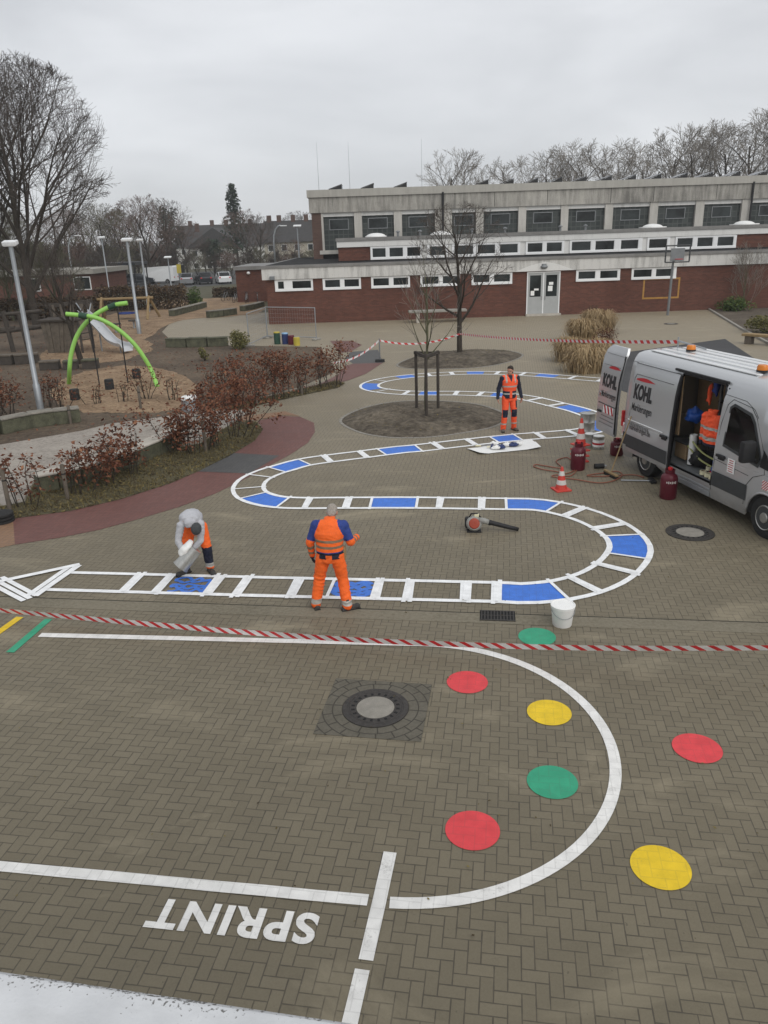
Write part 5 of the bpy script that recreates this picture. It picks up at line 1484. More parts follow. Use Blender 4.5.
# ---- worker standing with his back to us, looking down
def worker_back():
    g = G(333.5, 608.5); t = thing('person', 'grey haired worker seen from behind in orange and blue jacket, standing astride the track', 'person', (g.x, g.y, 0), R(-6)); t.scale = (.96, .96, .95)
    J = dict(hl=v3(-.10, .0, .93), hr=v3(.10, .0, .93), kl=v3(-.20, .05, .50), kr=v3(.16, .05, .50), al=v3(-.265, .0, .09), ar=v3(.225, -.05, .09),
             sl=v3(-.20, .08, 1.36), sr=v3(.20, .09, 1.36), el=v3(-.305, .04, 1.10), er=v3(.305, .06, 1.10), wl=v3(-.30, .10, .86), wr=v3(.37, .28, 1.09), nk=v3(0, .15, 1.43), hd=v3(.015, .285, 1.485))
    spine = [(v3(0, 0, .86), .155, .115), (v3(0, 0, .98), .160, .120), (v3(0, .0, 1.10), .155, .115), (v3(0, .02, 1.24), .18, .125), (v3(0, .07, 1.34), .198, .125), (v3(0, .12, 1.42), .14, .09)]
    b = MB(); torso(b, [(p, rx * .92, ry * .92) for p, rx, ry in spine]); b.cap(J['nk'] - v3(0, .02, .06), J['hd'] - v3(0, .03, .03), .058, .052)
    P, rot = head(b, J['hd'], v3(.05, .70, -.70), v3(0, .7, .70))
    for s in 'lr':
        limb_ring(b, [(J['h' + s], .085), (J['k' + s], .052), (J['a' + s], .032)]); b.cap(J['a' + s], v3(J['a' + s].x, J['a' + s].y + .02, .05), .030, .022)
        limb_ring(b, [(J['s' + s], .055), (J['e' + s], .041), (J['w' + s], .028)])
    hand(b, J['wl'], v3(.05, .25, -1), v3(1, .2, 0), .5, -1); hand(b, J['wr'], v3(-.1, .9, -.25), v3(-.2, -.2, -1), .9, 1)
    body_from(b, t)
    add_head_parts(t, P, rot, 'hair_grey', 'short')
    j = MB(); torso(j, [(p + v3(0, 0, .02) if i == 0 else p, rx * 1.24 + .012, ry * 1.28 + .014) for i, (p, rx, ry) in enumerate(spine)][1:]); j.lathe([(.095, 0), (.088, .06), (.082, .10)], J['nk'] - v3(0, .015, .06), 20)
    for s in 'lr':
        j.ell(J['s' + s], (.088, .088, .085)); limb_ring(j, [(J['s' + s], .082), (J['e' + s], .066), (J['w' + s] * .93 + J['e' + s] * .07, .052)])
    def zone(c, n):
        best = min(((seg_t(c, J['s' + s], J['e' + s])[0] - .075, 'u' + s, seg_t(c, J['s' + s], J['e' + s])[1]) for s in 'lr'), key=lambda q: q[0])
        b2 = min(((seg_t(c, J['e' + s], J['w' + s])[0] - .06, 'f' + s, seg_t(c, J['e' + s], J['w' + s])[1]) for s in 'lr'), key=lambda q: q[0])
        if c.z < 1.01 and abs(c.x) < .245: return 1
        if abs(c.x) > .18 and c.z > 1.08 and best[0] < .03 and best[0] < b2[0]:
            return 1 if best[2] < .86 else 0
        if abs(c.x) > .12 and c.z > 1.24 and abs(c.x) - .128 > (1.46 - c.z) * .42: return 1
        if b2[0] < .02 and abs(c.x) > .24:
            return 2 if .20 < b2[2] < .42 or .62 < b2[2] < .80 else 0
        if 1.155 < c.z < 1.195 or 1.065 < c.z < 1.105: return 2
        return 0
    cloth('jacket', j, .0135, [M['hi_vis'], M['royal'], M['olive_band']], zone, t, .007, 1)
    p = MB(); torso(p, [(v3(0, 0, .80), .15, .125), (v3(0, 0, .90), .185, .145), (v3(0, 0, 1.02), .178, .14)])
    for s in 'lr': limb_ring(p, [(J['h' + s] - v3(0, 0, .02), .118), (J['k' + s], .088), (J['a' + s] + v3(0, 0, -.005), .080)])
    def zp(c, n):
        if .10 < c.z < .185: return 1
        if c.z > .95: return 2
        if c.z > .88 and c.y < 0 and .05 < abs(c.x) < .15: return 2
        if .60 < c.z < .66 and c.x < -.25: return 2
        return 0
    cloth('trousers', p, .0135, [M['hi_vis'], M['reflective'], M['navy']], zp, t, .008, 4)
    gb = MB(); w = J['wl']; hand(gb, w, v3(.05, .25, -1), v3(1, .2, 0), .5, -1, 1.25); cloth('glove', gb, .008, [M['navy']], None, t, .001)
    gb = MB(); w = J['wr']; hand(gb, w, v3(-.1, .9, -.25), v3(-.2, -.2, -1), .9, 1, 1.2); cloth('glove', gb, .008, [M['navy']], None, t, .001)
    pb = MB(); pb.bbox((.20, .03, .93), (.07, .10, .20), .02); pb.build('tool_pouch', M['wood_tan'], t)
    boot(t, J['al'], (-.35, .8), 'boot'); boot(t, J['ar'], (.75, .35), 'boot')
worker_back()

# ---- worker walking towards us in a hi-vis vest
def worker_vest():
    g = G(508.5, 430.5); t = thing('person', 'dark haired worker in orange vest over a navy jumper, facing us and looking aside', 'person', (g.x, g.y, 0), R(188))
    J = dict(hl=v3(-.10, 0, .95), hr=v3(.10, 0, .95), kl=v3(-.13, .05, .51), kr=v3(.13, .06, .51), al=v3(-.16, -.03, .09), ar=v3(.17, .05, .09),
             sl=v3(-.21, 0, 1.46), sr=v3(.21, 0, 1.46), el=v3(-.29, -.04, 1.17), er=v3(.30, -.03, 1.17), wl=v3(-.33, .06, .93), wr=v3(.34, .05, .93), nk=v3(0, .0, 1.54), hd=v3(.0, .025, 1.665))
    spine = [(v3(0, 0, .90), .155, .115), (v3(0, 0, 1.0), .155, .115), (v3(0, .0, 1.14), .15, .11), (v3(0, .0, 1.28), .18, .125), (v3(0, 0, 1.41), .195, .12), (v3(0, 0, 1.49), .13, .09)]
    b = MB(); torso(b, [(p, rx * .93, ry * .93) for p, rx, ry in spine]); b.cap(J['nk'] - v3(0, 0, .06), J['hd'] - v3(0, .02, .04), .057, .052)
    P, rot = head(b, J['hd'], v3(.62, .75, -.12), v3(0, 0, 1))
    for s, sg in (('l', -1), ('r', 1)):
        limb_ring(b, [(J['h' + s], .085), (J['k' + s], .052), (J['a' + s], .032)]); b.cap(J['a' + s], v3(J['a' + s].x, J['a' + s].y + .02, .05), .030, .022)
        limb_ring(b, [(J['s' + s], .055), (J['e' + s], .041), (J['w' + s], .028)])
        hand(b, J['w' + s], v3(-sg * .05, .18, -1), v3(-sg, .25, 0), .55, -1 if s == 'l' else 1, 1.05)
    body_from(b, t); add_head_parts(t, P, rot, 'hair_dark', 'quiff')
    j = MB(); torso(j, [(p, rx * 1.04, ry * 1.05) for p, rx, ry in spine]); j.lathe([(.075, 0), (.07, .06)], J['nk'] - v3(0, 0, .05), 18)
    for s in 'lr':
        j.ell(J['s' + s], (.078, .08, .078)); limb_ring(j, [(J['s' + s], .074), (J['e' + s], .058), (J['w' + s], .045)])
    cloth('jumper', j, .0135, [M['navy']], None, t, .006, 2)
    vst = MB(); torso(vst, [(p, rx * 1.15 + .012, ry * 1.2 + .016) for p, rx, ry in [(v3(0, 0, .93), .158, .118)] + spine[1:5]] + [(v3(0, 0, 1.50), .155, .105)])
    for s in (-1, 1): vst.cap(v3(s * .10, 0, 1.50), v3(s * .195, 0, 1.47), .075, .068)
    vst.lathe([(.095, 0), (.088, .05)], J['nk'] - v3(0, .0, .055), 18)
    def zv(c, n):
        if abs(c.x) < .035 and c.z < 1.20: return 0
        if c.z < 1.005: return 2
        if 1.03 <= c.z < 1.075: return 1
        if c.z < 1.13: return 2
        if 1.235 < c.z < 1.275: return 1
        if c.z > 1.36 and .10 < abs(c.x) < .145 : return 1
        if abs(c.x) < .05 * (c.z - 1.38) / .12 and c.y > 0.05: return 2
        return 0
    cloth('vest', vst, .0135, [M['hi_vis_red'], M['reflective'], M['navy']], zv, t, .005, 5)
    p = MB(); torso(p, [(v3(0, 0, .84), .15, .125), (v3(0, 0, .94), .178, .14), (v3(0, 0, 1.03), .172, .135)])
    for s in 'lr': limb_ring(p, [(J['h' + s] - v3(0, 0, .02), .112), (J['k' + s], .083), (J['a' + s] + v3(0, 0, -.005), .076)])
    def zp(c, n):
        if .40 < c.z < .62 and n.y > .25 and abs(abs(c.x) - .13) < .075: return 2
        if .66 < c.z < .86 and c.x < -.15: return 2
        if .19 < c.z < .235: return 1
        return 0
    cloth('trousers', p, .0135, [M['hi_vis_red'], M['reflective'], M['navy']], zp, t, .007, 9)
    boot(t, J['al'], (-.25, 1), 'boot_tan'); boot(t, J['ar'], (.3, 1), 'boot_tan')
worker_vest()

# ---- worker bending over, tipping a paint bucket
def worker_bent():
    g = G(199, 573); t = thing('person', 'worker in grey sweatshirt and beanie bending forward over a paint bucket', 'person', (g.x, g.y, 0), R(186)); t.scale = (.95, .95, .95)
    # local +y faces the camera; -x is the viewer's right
    J = dict(hl=v3(-.11, -.10, .83), hr=v3(.11, -.10, .83), kl=v3(-.19, .04, .46), kr=v3(.13, .10, .46), al=v3(-.20, -.02, .09), ar=v3(.22, -.02, .09),
             sl=v3(-.165, .25, .99), sr=v3(.165, .25, .99), el=v3(-.15, .36, .74), er=v3(.235, .30, .74), wl=v3(.0, .38, .60), wr=v3(.155, .38, .54), nk=v3(-.04, .34, 1.01), hd=v3(-.11, .45, .97))
    spine = [(v3(0, -.14, .74), .155, .125), (v3(0, -.12, .86), .16, .125), (v3(0, -.06, .98), .155, .12), (v3(0, .05, 1.07), .172, .128), (v3(0, .18, 1.09), .185, .125), (v3(0, .29, 1.06), .13, .09)]
    b = MB(); torso(b, [(p, rx * .92, ry * .92) for p, rx, ry in spine]); b.cap(J['nk'] - v3(0, .06, 0), J['hd'] - v3(0, .03, .0), .058, .052)
    P, rot = head(b, J['hd'], v3(.10, .45, -.85), v3(-.15, .85, .40))
    for s in 'lr':
        limb_ring(b, [(J['h' + s], .085), (J['k' + s], .054), (J['a' + s], .032)]); b.cap(J['a' + s], v3(J['a' + s].x, J['a' + s].y + .02, .05), .030, .022)
        limb_ring(b, [(J['s' + s], .055), (J['e' + s], .041), (J['w' + s], .028)])
    hand(b, J['wl'], v3(.3, .35, -.85), v3(.8, .2, .2), 1.0, -1); hand(b, J['wr'], v3(-.2, .4, -.85), v3(-.9, .0, .1), 1.0, 1)
    body_from(b, t); add_head_parts(t, P, rot, 'beanie', 'cap')
    j = MB(); torso(j, [(p, rx * 1.04 + .006, ry * 1.04 + .008) for p, rx, ry in spine[1:]]); j.ell(v3(0, .31, 1.05), (.10, .08, .09))
    for s in 'lr':
        j.ell(J['s' + s], (.072, .074, .072)); limb_ring(j, [(J['s' + s], .070), (J['e' + s], .056), (J['w' + s], .040)])
    cloth('sweatshirt', j, .0135, [M['grey_cloth']], None, t, .008, 3)
    p = MB(); torso(p, [(v3(0, -.13, .70), .15, .125), (v3(0, -.13, .80), .175, .14), (v3(0, -.10, .90), .170, .135)])
    for s in 'lr': limb_ring(p, [(J['h' + s] - v3(0, 0, .02), .116), (J['k' + s], .085), (J['a' + s] + v3(0, 0, .02), .075)])
    def zp(c, n):
        if .12 < c.z < .20: return 1
        if .20 < c.z < .50 and (n.y > -.2 or c.x > 0): return 2
        if c.x > 0.02 and c.z < .34: return 2
        return 0
    cloth('trousers', p, .0135, [M['hi_vis'], M['reflective'], M['navy']], zp, t, .007, 6)
    gb = MB(); hand(gb, J['wr'], v3(-.2, .4, -.85), v3(-.9, 0, .1), 1.0, 1, 1.25); cloth('glove', gb, .008, [M['hi_vis']], None, t, .001)
    gb = MB(); hand(gb, J['wl'], v3(.3, .35, -.85), v3(.8, .2, .2), 1.0, -1, 1.2); cloth('glove', gb, .008, [M['navy']], None, t, .001)
    boot(t, J['al'], (-.35, .9), 'boot'); boot(t, J['ar'], (.7, .7), 'boot')
    # the bucket between his hands: open mouth down to the viewer's left
    mw = Matrix.Rotation(R(186), 3, 'Z')
    cen = Vector((g.x, g.y, 0)) + mw @ v3(.075, .43, .46)
    ax = (mw @ v3(.62, .18, -.62)).normalized()   # direction of the mouth
    q = ax.to_track_quat('Z', 'Y').to_matrix()
    bk = thing('paint_bucket', 'tilted paint bucket with blue inside held by the bending worker', 'bucket', cen)
    o = MB().lathe([(.001, -.19), (.105, -.19), (.125, .17), (.133, .17), (.133, .19), (.122, .19)], n=28, rot=q).build('shell', M['steel_can'], bk, smooth='auto')
    MB().lathe([(.121, .186), (.106, -.17), (.001, -.17)], n=28, rot=q).build('paint_inside', M['blue_dark'], bk, smooth='auto')
    rag = MB(); rr = random.Random(3)
    rag.ell((0, 0, 0), (.12, .06, .15), q, 12); rag.xform(lambda v: v + q @ Vector((-.04, .075, -.06)) + Vector((0, 0, .06)))
    me = rag.mesh('rag', M['paper'], True)
    for v in me.vertices: v.co += v.normal * .03 * noise.noise(v.co * 14)
    o = bpy.data.objects.new('cleaning_rag', me); col.objects.link(o); o.location = cen; tag(o, 'crumpled white rag draped over the tilted paint bucket', 'rag')
    me.update()
M['blue_dark'] = simple('blue_dark', (0.012, 0.03, 0.12), 0.35)
worker_bent()

# ================================================================== TOOLS AND CLUTTER ROUND THE VAN
def at(px, py): g = G(px, py); return (g.x, g.y, 0)
def cone_parts(t, zoff=0.0, h=.5, base=True):
    b = MB()
    if base:
        b.bbox((0, 0, .02 + zoff), (.34, .34, .035), .012); b.build('base', M['cone_red'], t)
    z0 = .03 + zoff
    R_ = lambda q: .125 - .10 * q
    prof = [(0, 'cone_red'), (.22, 'cone_white'), (.42, 'cone_red'), (.62, 'cone_white'), (.82, 'cone_red'), (1.0, None)]
    for (a, m_), (c, _) in zip(prof[:-1], prof[1:]):
        k = .003 if m_ == 'cone_white' else 0
        MB().lathe([(R_(a) + k, z0 + a * h), (R_(c) + k, z0 + c * h)], n=24).build('white_band' if k else 'red_band', M[m_], t, smooth='auto')
t = thing('traffic_cone', 'single small red and white traffic cone standing alone on the paving', 'traffic cone', at(561, 490), R(12), 'red and white traffic cones'); cone_parts(t, 0, .48)
p = at(579.5, 461)
for k in range(4):
    t = thing('traffic_cone', ['bottom cone of the tall stack behind the red gas bottle', 'second cone up in the tall stack behind the red gas bottle', 'third cone up in the tall stack behind the red gas bottle', 'topmost cone of the tall stack behind the red gas bottle'][k], 'traffic cone', (p[0], p[1], .13 * k), R(8 + 5 * k), 'red and white traffic cones')
    cone_parts(t, 0, .62)
def gas_bottle(px, py, label, h=.58, r=.15):
    t = thing('gas_bottle', label, 'gas bottle', at(px, py), 0, 'dark red gas bottles')
    MB().lathe([(.10, 0), (r - .02, .0), (r, .04), (r, h * .70), (r * .93, h * .80), (r * .6, h * .88), (.05, h * .9)], n=28).build('tank', M['gas_red'], t, smooth='auto')
    c = MB(); c.lathe([(.095, h * .84), (.10, h * 1.02), (.092, h * 1.02), (.087, h * .84)], n=20); c.build('collar', M['gas_red'], t, smooth='auto')
    MB().lathe([(.03, h * .88), (.03, h * 1.0), (.045, h * 1.0), (.045, h * 1.08), (.001, h * 1.08)], n=14).build('valve', M['bright_red'], t, smooth='auto')
    lb = MB()
    for q in range(6):
        a = R(235 + 12 * q); lb.box(((r + .002) * math.cos(a), (r + .002) * math.sin(a), h * .62), (.022, .004, .05 if q % 2 else .035), Matrix.Rotation(a + R(90), 3, 'Z'))
    lb.build('tank_lettering', M['cone_white'], t)
gas_bottle(577.5, 469.5, 'dark red gas bottle standing in front of the stacked cones', .62, .165)
gas_bottle(667.5, 498, 'dark red gas bottle at the open sliding door of the van', .60, .165)
gas_bottle(616.5, 455, 'dark red gas bottle under the open rear door of the van', .40, .16)
def can(px, py, label, r=.14, h=.32, lid=True, mark=False, name='paint_can'):
    t = thing(name, label, 'can', at(px, py), R(rnd.uniform(-60, 60)), 'metal cans beside the van')
    MB().lathe([(r - .01, 0), (r, .01), (r, h * .33), (r + .004, h * .34), (r, h * .35), (r, h * .66), (r + .004, h * .67), (r, h * .68), (r, h - .01), (r + .006, h), (r - .012, h), (r - .016, h - .012), (.001, h - .012)], n=28).build('can_body', M['steel_can'], t, smooth='auto')
    if lid: MB().lathe([(r - .014, h - .010), (r - .014, h + .012), (.001, h + .014)], n=24).build('lid', M['white_plastic'], t, smooth='auto')
    if mark:
        for m_, a0, a1, z0, z1, nm in (('paper', 0, 360, .07, .24, 'can_label'), ('letter_red', 0, 360, .12, .17, 'label_stripe')):
            MB().lathe([(r + (.006 if m_ == 'letter_red' else .005), z0), (r + (.006 if m_ == 'letter_red' else .005), z1)], n=24).build(nm, M[m_], t, smooth='auto')
can(598, 448.5, 'paint can with white lid and red striped label, nearest the van door', mark=True)
can(589.5, 446, 'plain paint can with white lid left of the labelled one')
can(586.5, 439, 'tall bare metal drum behind the stack of cones', .19, .70, False, name='metal_drum')
# white plastic bucket on its own
t = thing('plastic_bucket', 'white plastic bucket with lid standing beside the drain grate', 'bucket', at(562, 624.5), 0)
MB().lathe([(.125, 0), (.13, .01), (.158, .27), (.165, .272), (.165, .30), (.16, .30)], n=32).build('bucket_body', M['white_plastic'], t, smooth='auto')
MB().lathe([(.168, .298), (.17, .312), (.155, .318), (.15, .308), (.001, .310)], n=32).build('lid', M['paper'], t, smooth='auto')
h = MB(); h.tube([(.165 * math.cos(R(a)), .165 * math.sin(R(a)), .27 - .11 * math.sin(R(a - 180))) for a in range(180, 361, 15)], .004, 6); h.build('handle', M['galv'], t)
# leaf blower
t = thing('leaf_blower', 'orange and grey leaf blower lying on the paving with a long black nozzle', 'leaf blower', at(474, 531), R(-4)); t.scale = (.88, .88, .88)
b = MB(); rt = Matrix.Rotation(R(72), 3, 'X'); b.lathe([(.05, -.09), (.15, -.08), (.165, -.03), (.165, .04), (.13, .085), (.05, .09)], (0, 0, .17), 26, 0, rt); b.build('fan_housing', M['blower_grey'], t, smooth='auto')
b = MB(); b.lathe([(.12, .075), (.10, .115), (.03, .125), (.001, .12)], (0, 0, .17), 24, 0, rt); b.build('intake_cover', M['blower_orange'], t, smooth='auto')
b = MB(); b.bbox((-.04, .10, .16), (.30, .16, .24), .05); b.build('motor', M['black'], t, smooth='auto'); MB().bbox((0, -.02, .015), (.30, .2, .03), .01).build('foot', M['black'], t)
b = MB(); b.tube([(-.10, .02, .30), (-.06, .02, .38), (.06, .02, .38), (.14, .02, .29)], .018, 8); b.build('handle', M['black'], t, smooth=True); b = MB(); b.bbox((.05, .03, .34), (.10, .08, .07), .02); b.build('fuel_cap', M['cream'], t)
b = MB(); b.tube([(.10, 0, .24), (.22, -.02, .23), (.30, -.02, .20)], [.07, .062, .055], 12); b.build('outlet', M['blower_grey'], t, smooth=True)
b = MB(); b.tube([(.28, -.02, .205), (.34, -.02, .19), (.355, -.02, .19), (.70, -.04, .10), (.92, -.05, .05)], [.052, .062, .052, .047, .038], 12); b.build('nozzle', M['black'], t, smooth=True)
# white sheet with roller mess on it
cs = [G(467, 449.5), G(480, 455), G(541, 449), G(531, 440.5)]
sh = MB(); n = 14; vs = []; fs = []
for i in range(n + 1):
    for k in range(n + 1):
        u, w = i / n, k / n
        p = cs[0].lerp(cs[1], w).lerp(cs[3].lerp(cs[2], w), u)
        z = .022 + .01 * noise.noise(Vector((p.x * 3, p.y * 3, 1))) + .16 * max(0, u - .78) ** 1.3 * 2 * (1 if w > .4 else .6) + .06 * max(0, .12 - u) * 6 * w
        vs.append((p.x, p.y, max(z, .015)))
for i in range(n):
    for k in range(n): a = i * (n + 1) + k; fs.append((a, a + n + 1, a + n + 2, a + 1)[::-1])
sh.add(vs, fs); o = sh.build('cover_sheet', M['paper'], smooth=True); tag(o, 'white paper sheet spread on the paving beside the blue field, its end curled up', 'sheet')
if o.data.polygons[0].normal.z < 0: o.data.flip_normals()
rr = random.Random(11)
for k, (px, py, kind) in enumerate([(492, 447.5, 0), (496, 449.5, 1), (499, 449, 2), (503, 447.5, 0), (507, 446.5, 1), (513, 446.5, 2), (518, 445.5, 1), (494.5, 445.2, 1)]):
    g = G(px, py, .03)
    if kind == 0:
        t = thing('paint_roller', 'paint roller lying on the white sheet, %s' % ('nearest its left end' if k == 0 else 'in the middle of the clutter'), 'paint roller', (g.x, g.y, .03), rr.uniform(0, 3))
        MB().tube([(-.12, 0, .04), (.12, 0, .04)], .035, 12).build('roller_sleeve', M['blue_dark'], t); MB().tube([(.13, 0, .04), (.16, 0, .04), (.16, .10, .04), (.0, .14, .04), (0, .30, .04)], .008, 6).build('frame', M['galv'], t); MB().tube([(0, .28, .04), (0, .42, .04)], .016, 8).build('handle', M['cream'], t)
    else:
        b = MB(); b.ell((0, 0, .05), (.09 + .03 * kind, .07, .05), None, 10); me = b.mesh('crumple', M['paper' if kind == 1 else 'blue_dark'], False)
        for v in me.vertices: v.co += v.co.normalized() * .035 * noise.noise(v.co * 22 + Vector((k, 0, 0)))
        o = bpy.data.objects.new('crumpled_tape', me); col.objects.link(o); o.location = (g.x, g.y, .03)
        tag(o, ['', 'crumpled white masking tape on the white sheet', 'paint stained ball of tape on the white sheet'][kind], 'tape waste', 'balls of used tape on the sheet')
# hose loops on the ground
def ground_tube(name, pts, r, mat, label, cat, z=.02, wob=0.0):
    P = [(*XY(G(*q)), z + r) for q in pts]; P = open_spline(P, 8)
    return tag(MB().tube(P, r, 6).build(name, M[mat], smooth=True), label, cat)
ground_tube('gas_hose', [(584, 463), (577, 470), (566, 474.5), (556, 472.5), (543, 470.5), (534, 467.5), (536, 465.5), (546, 467), (562, 469), (556, 462), (566, 458.5), (571, 461)], .013, 'hose', 'orange gas hose looping on the paving left of the gas bottle', 'hose', .012)
ground_tube('gas_hose', [(578, 470), (570, 477), (556, 476), (553, 478), (575, 480.5), (598, 484), (613, 482), (622, 476.5), (617, 472.5), (604, 474), (587, 476.5), (600, 477.5), (632, 476), (644, 478.5)], .013, 'hose', 'long orange hose running from the gas bottle past the broom to the van', 'hose', .014)
# broom leaning on the van
t = thing('push_broom', 'wide wooden push broom leaning against the van side', 'broom', at(611, 476.5), 0)
a = Vector(at(604.5, 473.5)); b_ = Vector(at(617, 480)); o0 = Vector(t.location); q0 = S(635, 416)
top = vw(q0[0], -.09, q0[1])
br = MB(); d = b_ - a; br.bbox((a + b_) / 2 - o0 + Vector((0, 0, .085)), (d.length, .07, .045), .012, Matrix.Rotation(math.atan2(d.y, d.x), 3, 'Z')); br.build('head', M['wood_tan'], t)
br = MB(); br.box((a + b_) / 2 - o0 + Vector((0, 0, .035)), (d.length * .97, .075, .06), Matrix.Rotation(math.atan2(d.y, d.x), 3, 'Z')); br.build('bristles', M['black'], t)
MB().tube([(a + b_) / 2 - o0 + Vector((0, 0, .10)), top - o0], .014, 8).build('handle', M['wood_tan'], t)
t = thing('floor_scraper', 'long handled tool with a black head lying beside the van wheel', 'tool', at(640, 482), 0)
o0 = Vector(t.location); a = Vector(at(621, 481.5)) + Vector((0, 0, .03)) - o0; b_ = Vector(at(652, 482.5)) + Vector((0, 0, .04)) - o0
MB().tube([a, b_], .016, 8).build('handle', M['galv'], t); MB().bbox(b_, (.12, .26, .07), .02).build('head', M['black'], t)
t = thing('torch_head', 'small black cylinder lying on the paving near the broom', 'burner', at(599, 468.5), R(5)); b = MB(); b.tube([(-.11, 0, .06), (.11, 0, .06)], .058, 16); b.build('shell', M['black'], t); MB().tube([(.11, 0, .06), (.17, 0, .06)], .02, 8).build('neck', M['galv'], t)

# things inside the van
jk = MB(); torso(jk, [(Vector((0, 0, 0)), .20, .10), (Vector((0, 0, .22)), .20, .11), (Vector((0, 0, .5)), .22, .10), (Vector((0, 0, .62)), .13, .07)]); jk.cap((-.20, 0, .55), (-.27, .02, .02), .085, .065); jk.cap((.20, 0, .55), (.26, .02, .05), .085, .065); jk.lathe([(.10, .60), (.10, .70), (.085, .70)], n=16)
def zj(c, n): return 2 if c.z < .06 else (1 if .12 < c.z < .19 or .33 < c.z < .38 else 0)
jt = cloth('hi_vis_jacket', jk, .014, [M['hi_vis_red'], M['reflective'], M['navy']], zj, None, .014, 8)
jt.location = vw(2.95, .20, 1.16); jt.rotation_euler = (0, 0, VRZ); tag(jt, 'orange hi-vis jacket hanging inside the open sliding door of the van', 'jacket')
def van_bag(u, y, z, r, mat, label, name, cat, sc=(1, 1, 1)):
    b = MB(); b.ell((0, 0, r * sc[2] * .8), (r * sc[0], r * sc[1], r * sc[2]), None, 12); me = b.mesh(name, M[mat], True)
    for v in me.vertices: v.co += v.co.normalized() * r * (.45 * noise.noise(v.co * (1.6 / r) + Vector((u, y, 0))) + .30 * noise.noise(v.co * (4.0 / r) + Vector((u, y, 0))))
    o = bpy.data.objects.new(name, me); col.objects.link(o); o.location = vw(u, y, z); return tag(o, label, cat)
VF = .58
van_bag(3.12, .42, VF, .20, 'blue_bag', 'blue plastic bag on the van floor below the hanging jacket', 'plastic_bag', 'bag')
van_bag(2.02, .45, 1.42, .17, 'blue_bag', 'blue plastic bag on the van shelf at the back of the door opening', 'plastic_bag', 'bag', (1.1, .8, .8))
van_bag(2.45, .5, VF, .24, 'black', 'black bag on the van floor', 'tool_bag', 'bag', (1.3, .8, .7))
sf = thing('added_dark_shelf', 'added dark shelf rack deepening the shade inside the van', 'shelf', vw(2.6, 1.5, VF), VRZ)  # rack added to darken the open load space
for z in (.62, 1.10, 1.5): MB().box((-.1, .05, z), (1.9, .5, .03)).build('shelf_board', M['wood_dark'], sf)
for x in (-1.0, -.1, .75): MB().box((x, -.18, .85), (.05, .05, 1.7)).build('shelf_post', M['galv'], sf)
for u, y, z, w, mt, lb in ((1.75, .55, VF + .003, .40, 'plywood', 'wooden crate on the van floor just inside the door edge'), (2.30, 1.0, VF + .003, .55, 'wood_dark', 'dark wooden chest on the van floor in the middle'), (2.62, .95, .96, .36, 'black', 'black case stacked on the grey tool case'), (2.85, 1.35, 1.24, .38, 'cardboard', 'cardboard box on the upper van shelf'), (2.45, 1.35, 1.72, .4, 'wood_dark', 'dark case on the top van shelf'), (2.9, 1.0, VF + .003, .42, 'plastic_grey', 'grey tool case on the van floor behind the jacket'), (2.0, 1.3, VF + .003, .45, 'galv', 'grey crate on the van floor by the door edge')):
    t = thing('storage_box', lb, 'box', vw(u, y, z), VRZ); MB().bbox((0, 0, .16), (w, .34, .32), .012).build('box_body', M[mt], t); MB().bbox((0, 0, .33), (w + .02, .36, .03), .008).build('lid', M['plastic_grey' if mt != 'cardboard' else 'cardboard'], t)
t = thing('white_tube', 'upright white tube standing inside the van door opening', 'tube', vw(2.22, .34, VF), 0); MB().lathe([(.075, 0), (.075, .62), (.066, .62), (.066, .05)], n=18).build('tube_wall', M['white_plastic'], t, smooth='auto')
for k, (p0, p1) in enumerate([((2.15, .30, 1.12), (3.0, .35, .85)), ((2.15, .28, .95), (2.95, .30, .72))]):
    o = MB().tube(open_spline([vw(*p0), vw((p0[0] + p1[0]) / 2, p0[1], (p0[2] + p1[2]) / 2 - .05), vw(*p1)], 6), .018, 6).build('lashing_strap', M['yellow_strap']); tag(o, ['upper yellow green strap slung across the van opening', 'lower yellow green strap slung across the van opening'][k], 'strap')
van_bag(2.30, .55, 1.85, .13, 'hi_vis_red', 'orange cloth hanging under the van roof', 'work_cloth', 'cloth', (.38, .35, 1.7)); van_bag(2.42, .6, 2.05, .15, 'royal', 'blue jacket hanging under the van roof', 'work_cloth', 'cloth', (.42, .4, 1.7))
def roll(u, y, z, mat, label, r=.065):
    t = thing('tape_roll', label, 'tape roll', vw(u, y, z), 0, 'rolls of tape on the van floor')
    MB().lathe([(r, 0), (r, .075), (r * .62, .075), (r * .62, 0)], n=20).build('tape', M[mat], t, smooth='auto'); MB().lathe([(r * .6, .002), (r * .6, .073), (r * .54, .073), (r * .54, .002)], n=16).build('core', M['cardboard'], t)
roll(2.93, .14, VF, 'cream', 'cream tape roll at the front of the van floor, left one'); roll(3.10, .13, VF, 'cream', 'cream tape roll at the front of the van floor, middle one'); roll(3.25, .12, VF, 'cream', 'cream tape roll at the front of the van floor, beside the cab door')
roll(2.72, .42, VF, 'cream', 'cream tape roll further back on the van floor'); roll(3.03, .30, VF, 'bright_red', 'red tape roll, left one of two', .075); roll(3.18, .29, VF, 'bright_red', 'red tape roll, right one of two', .075)

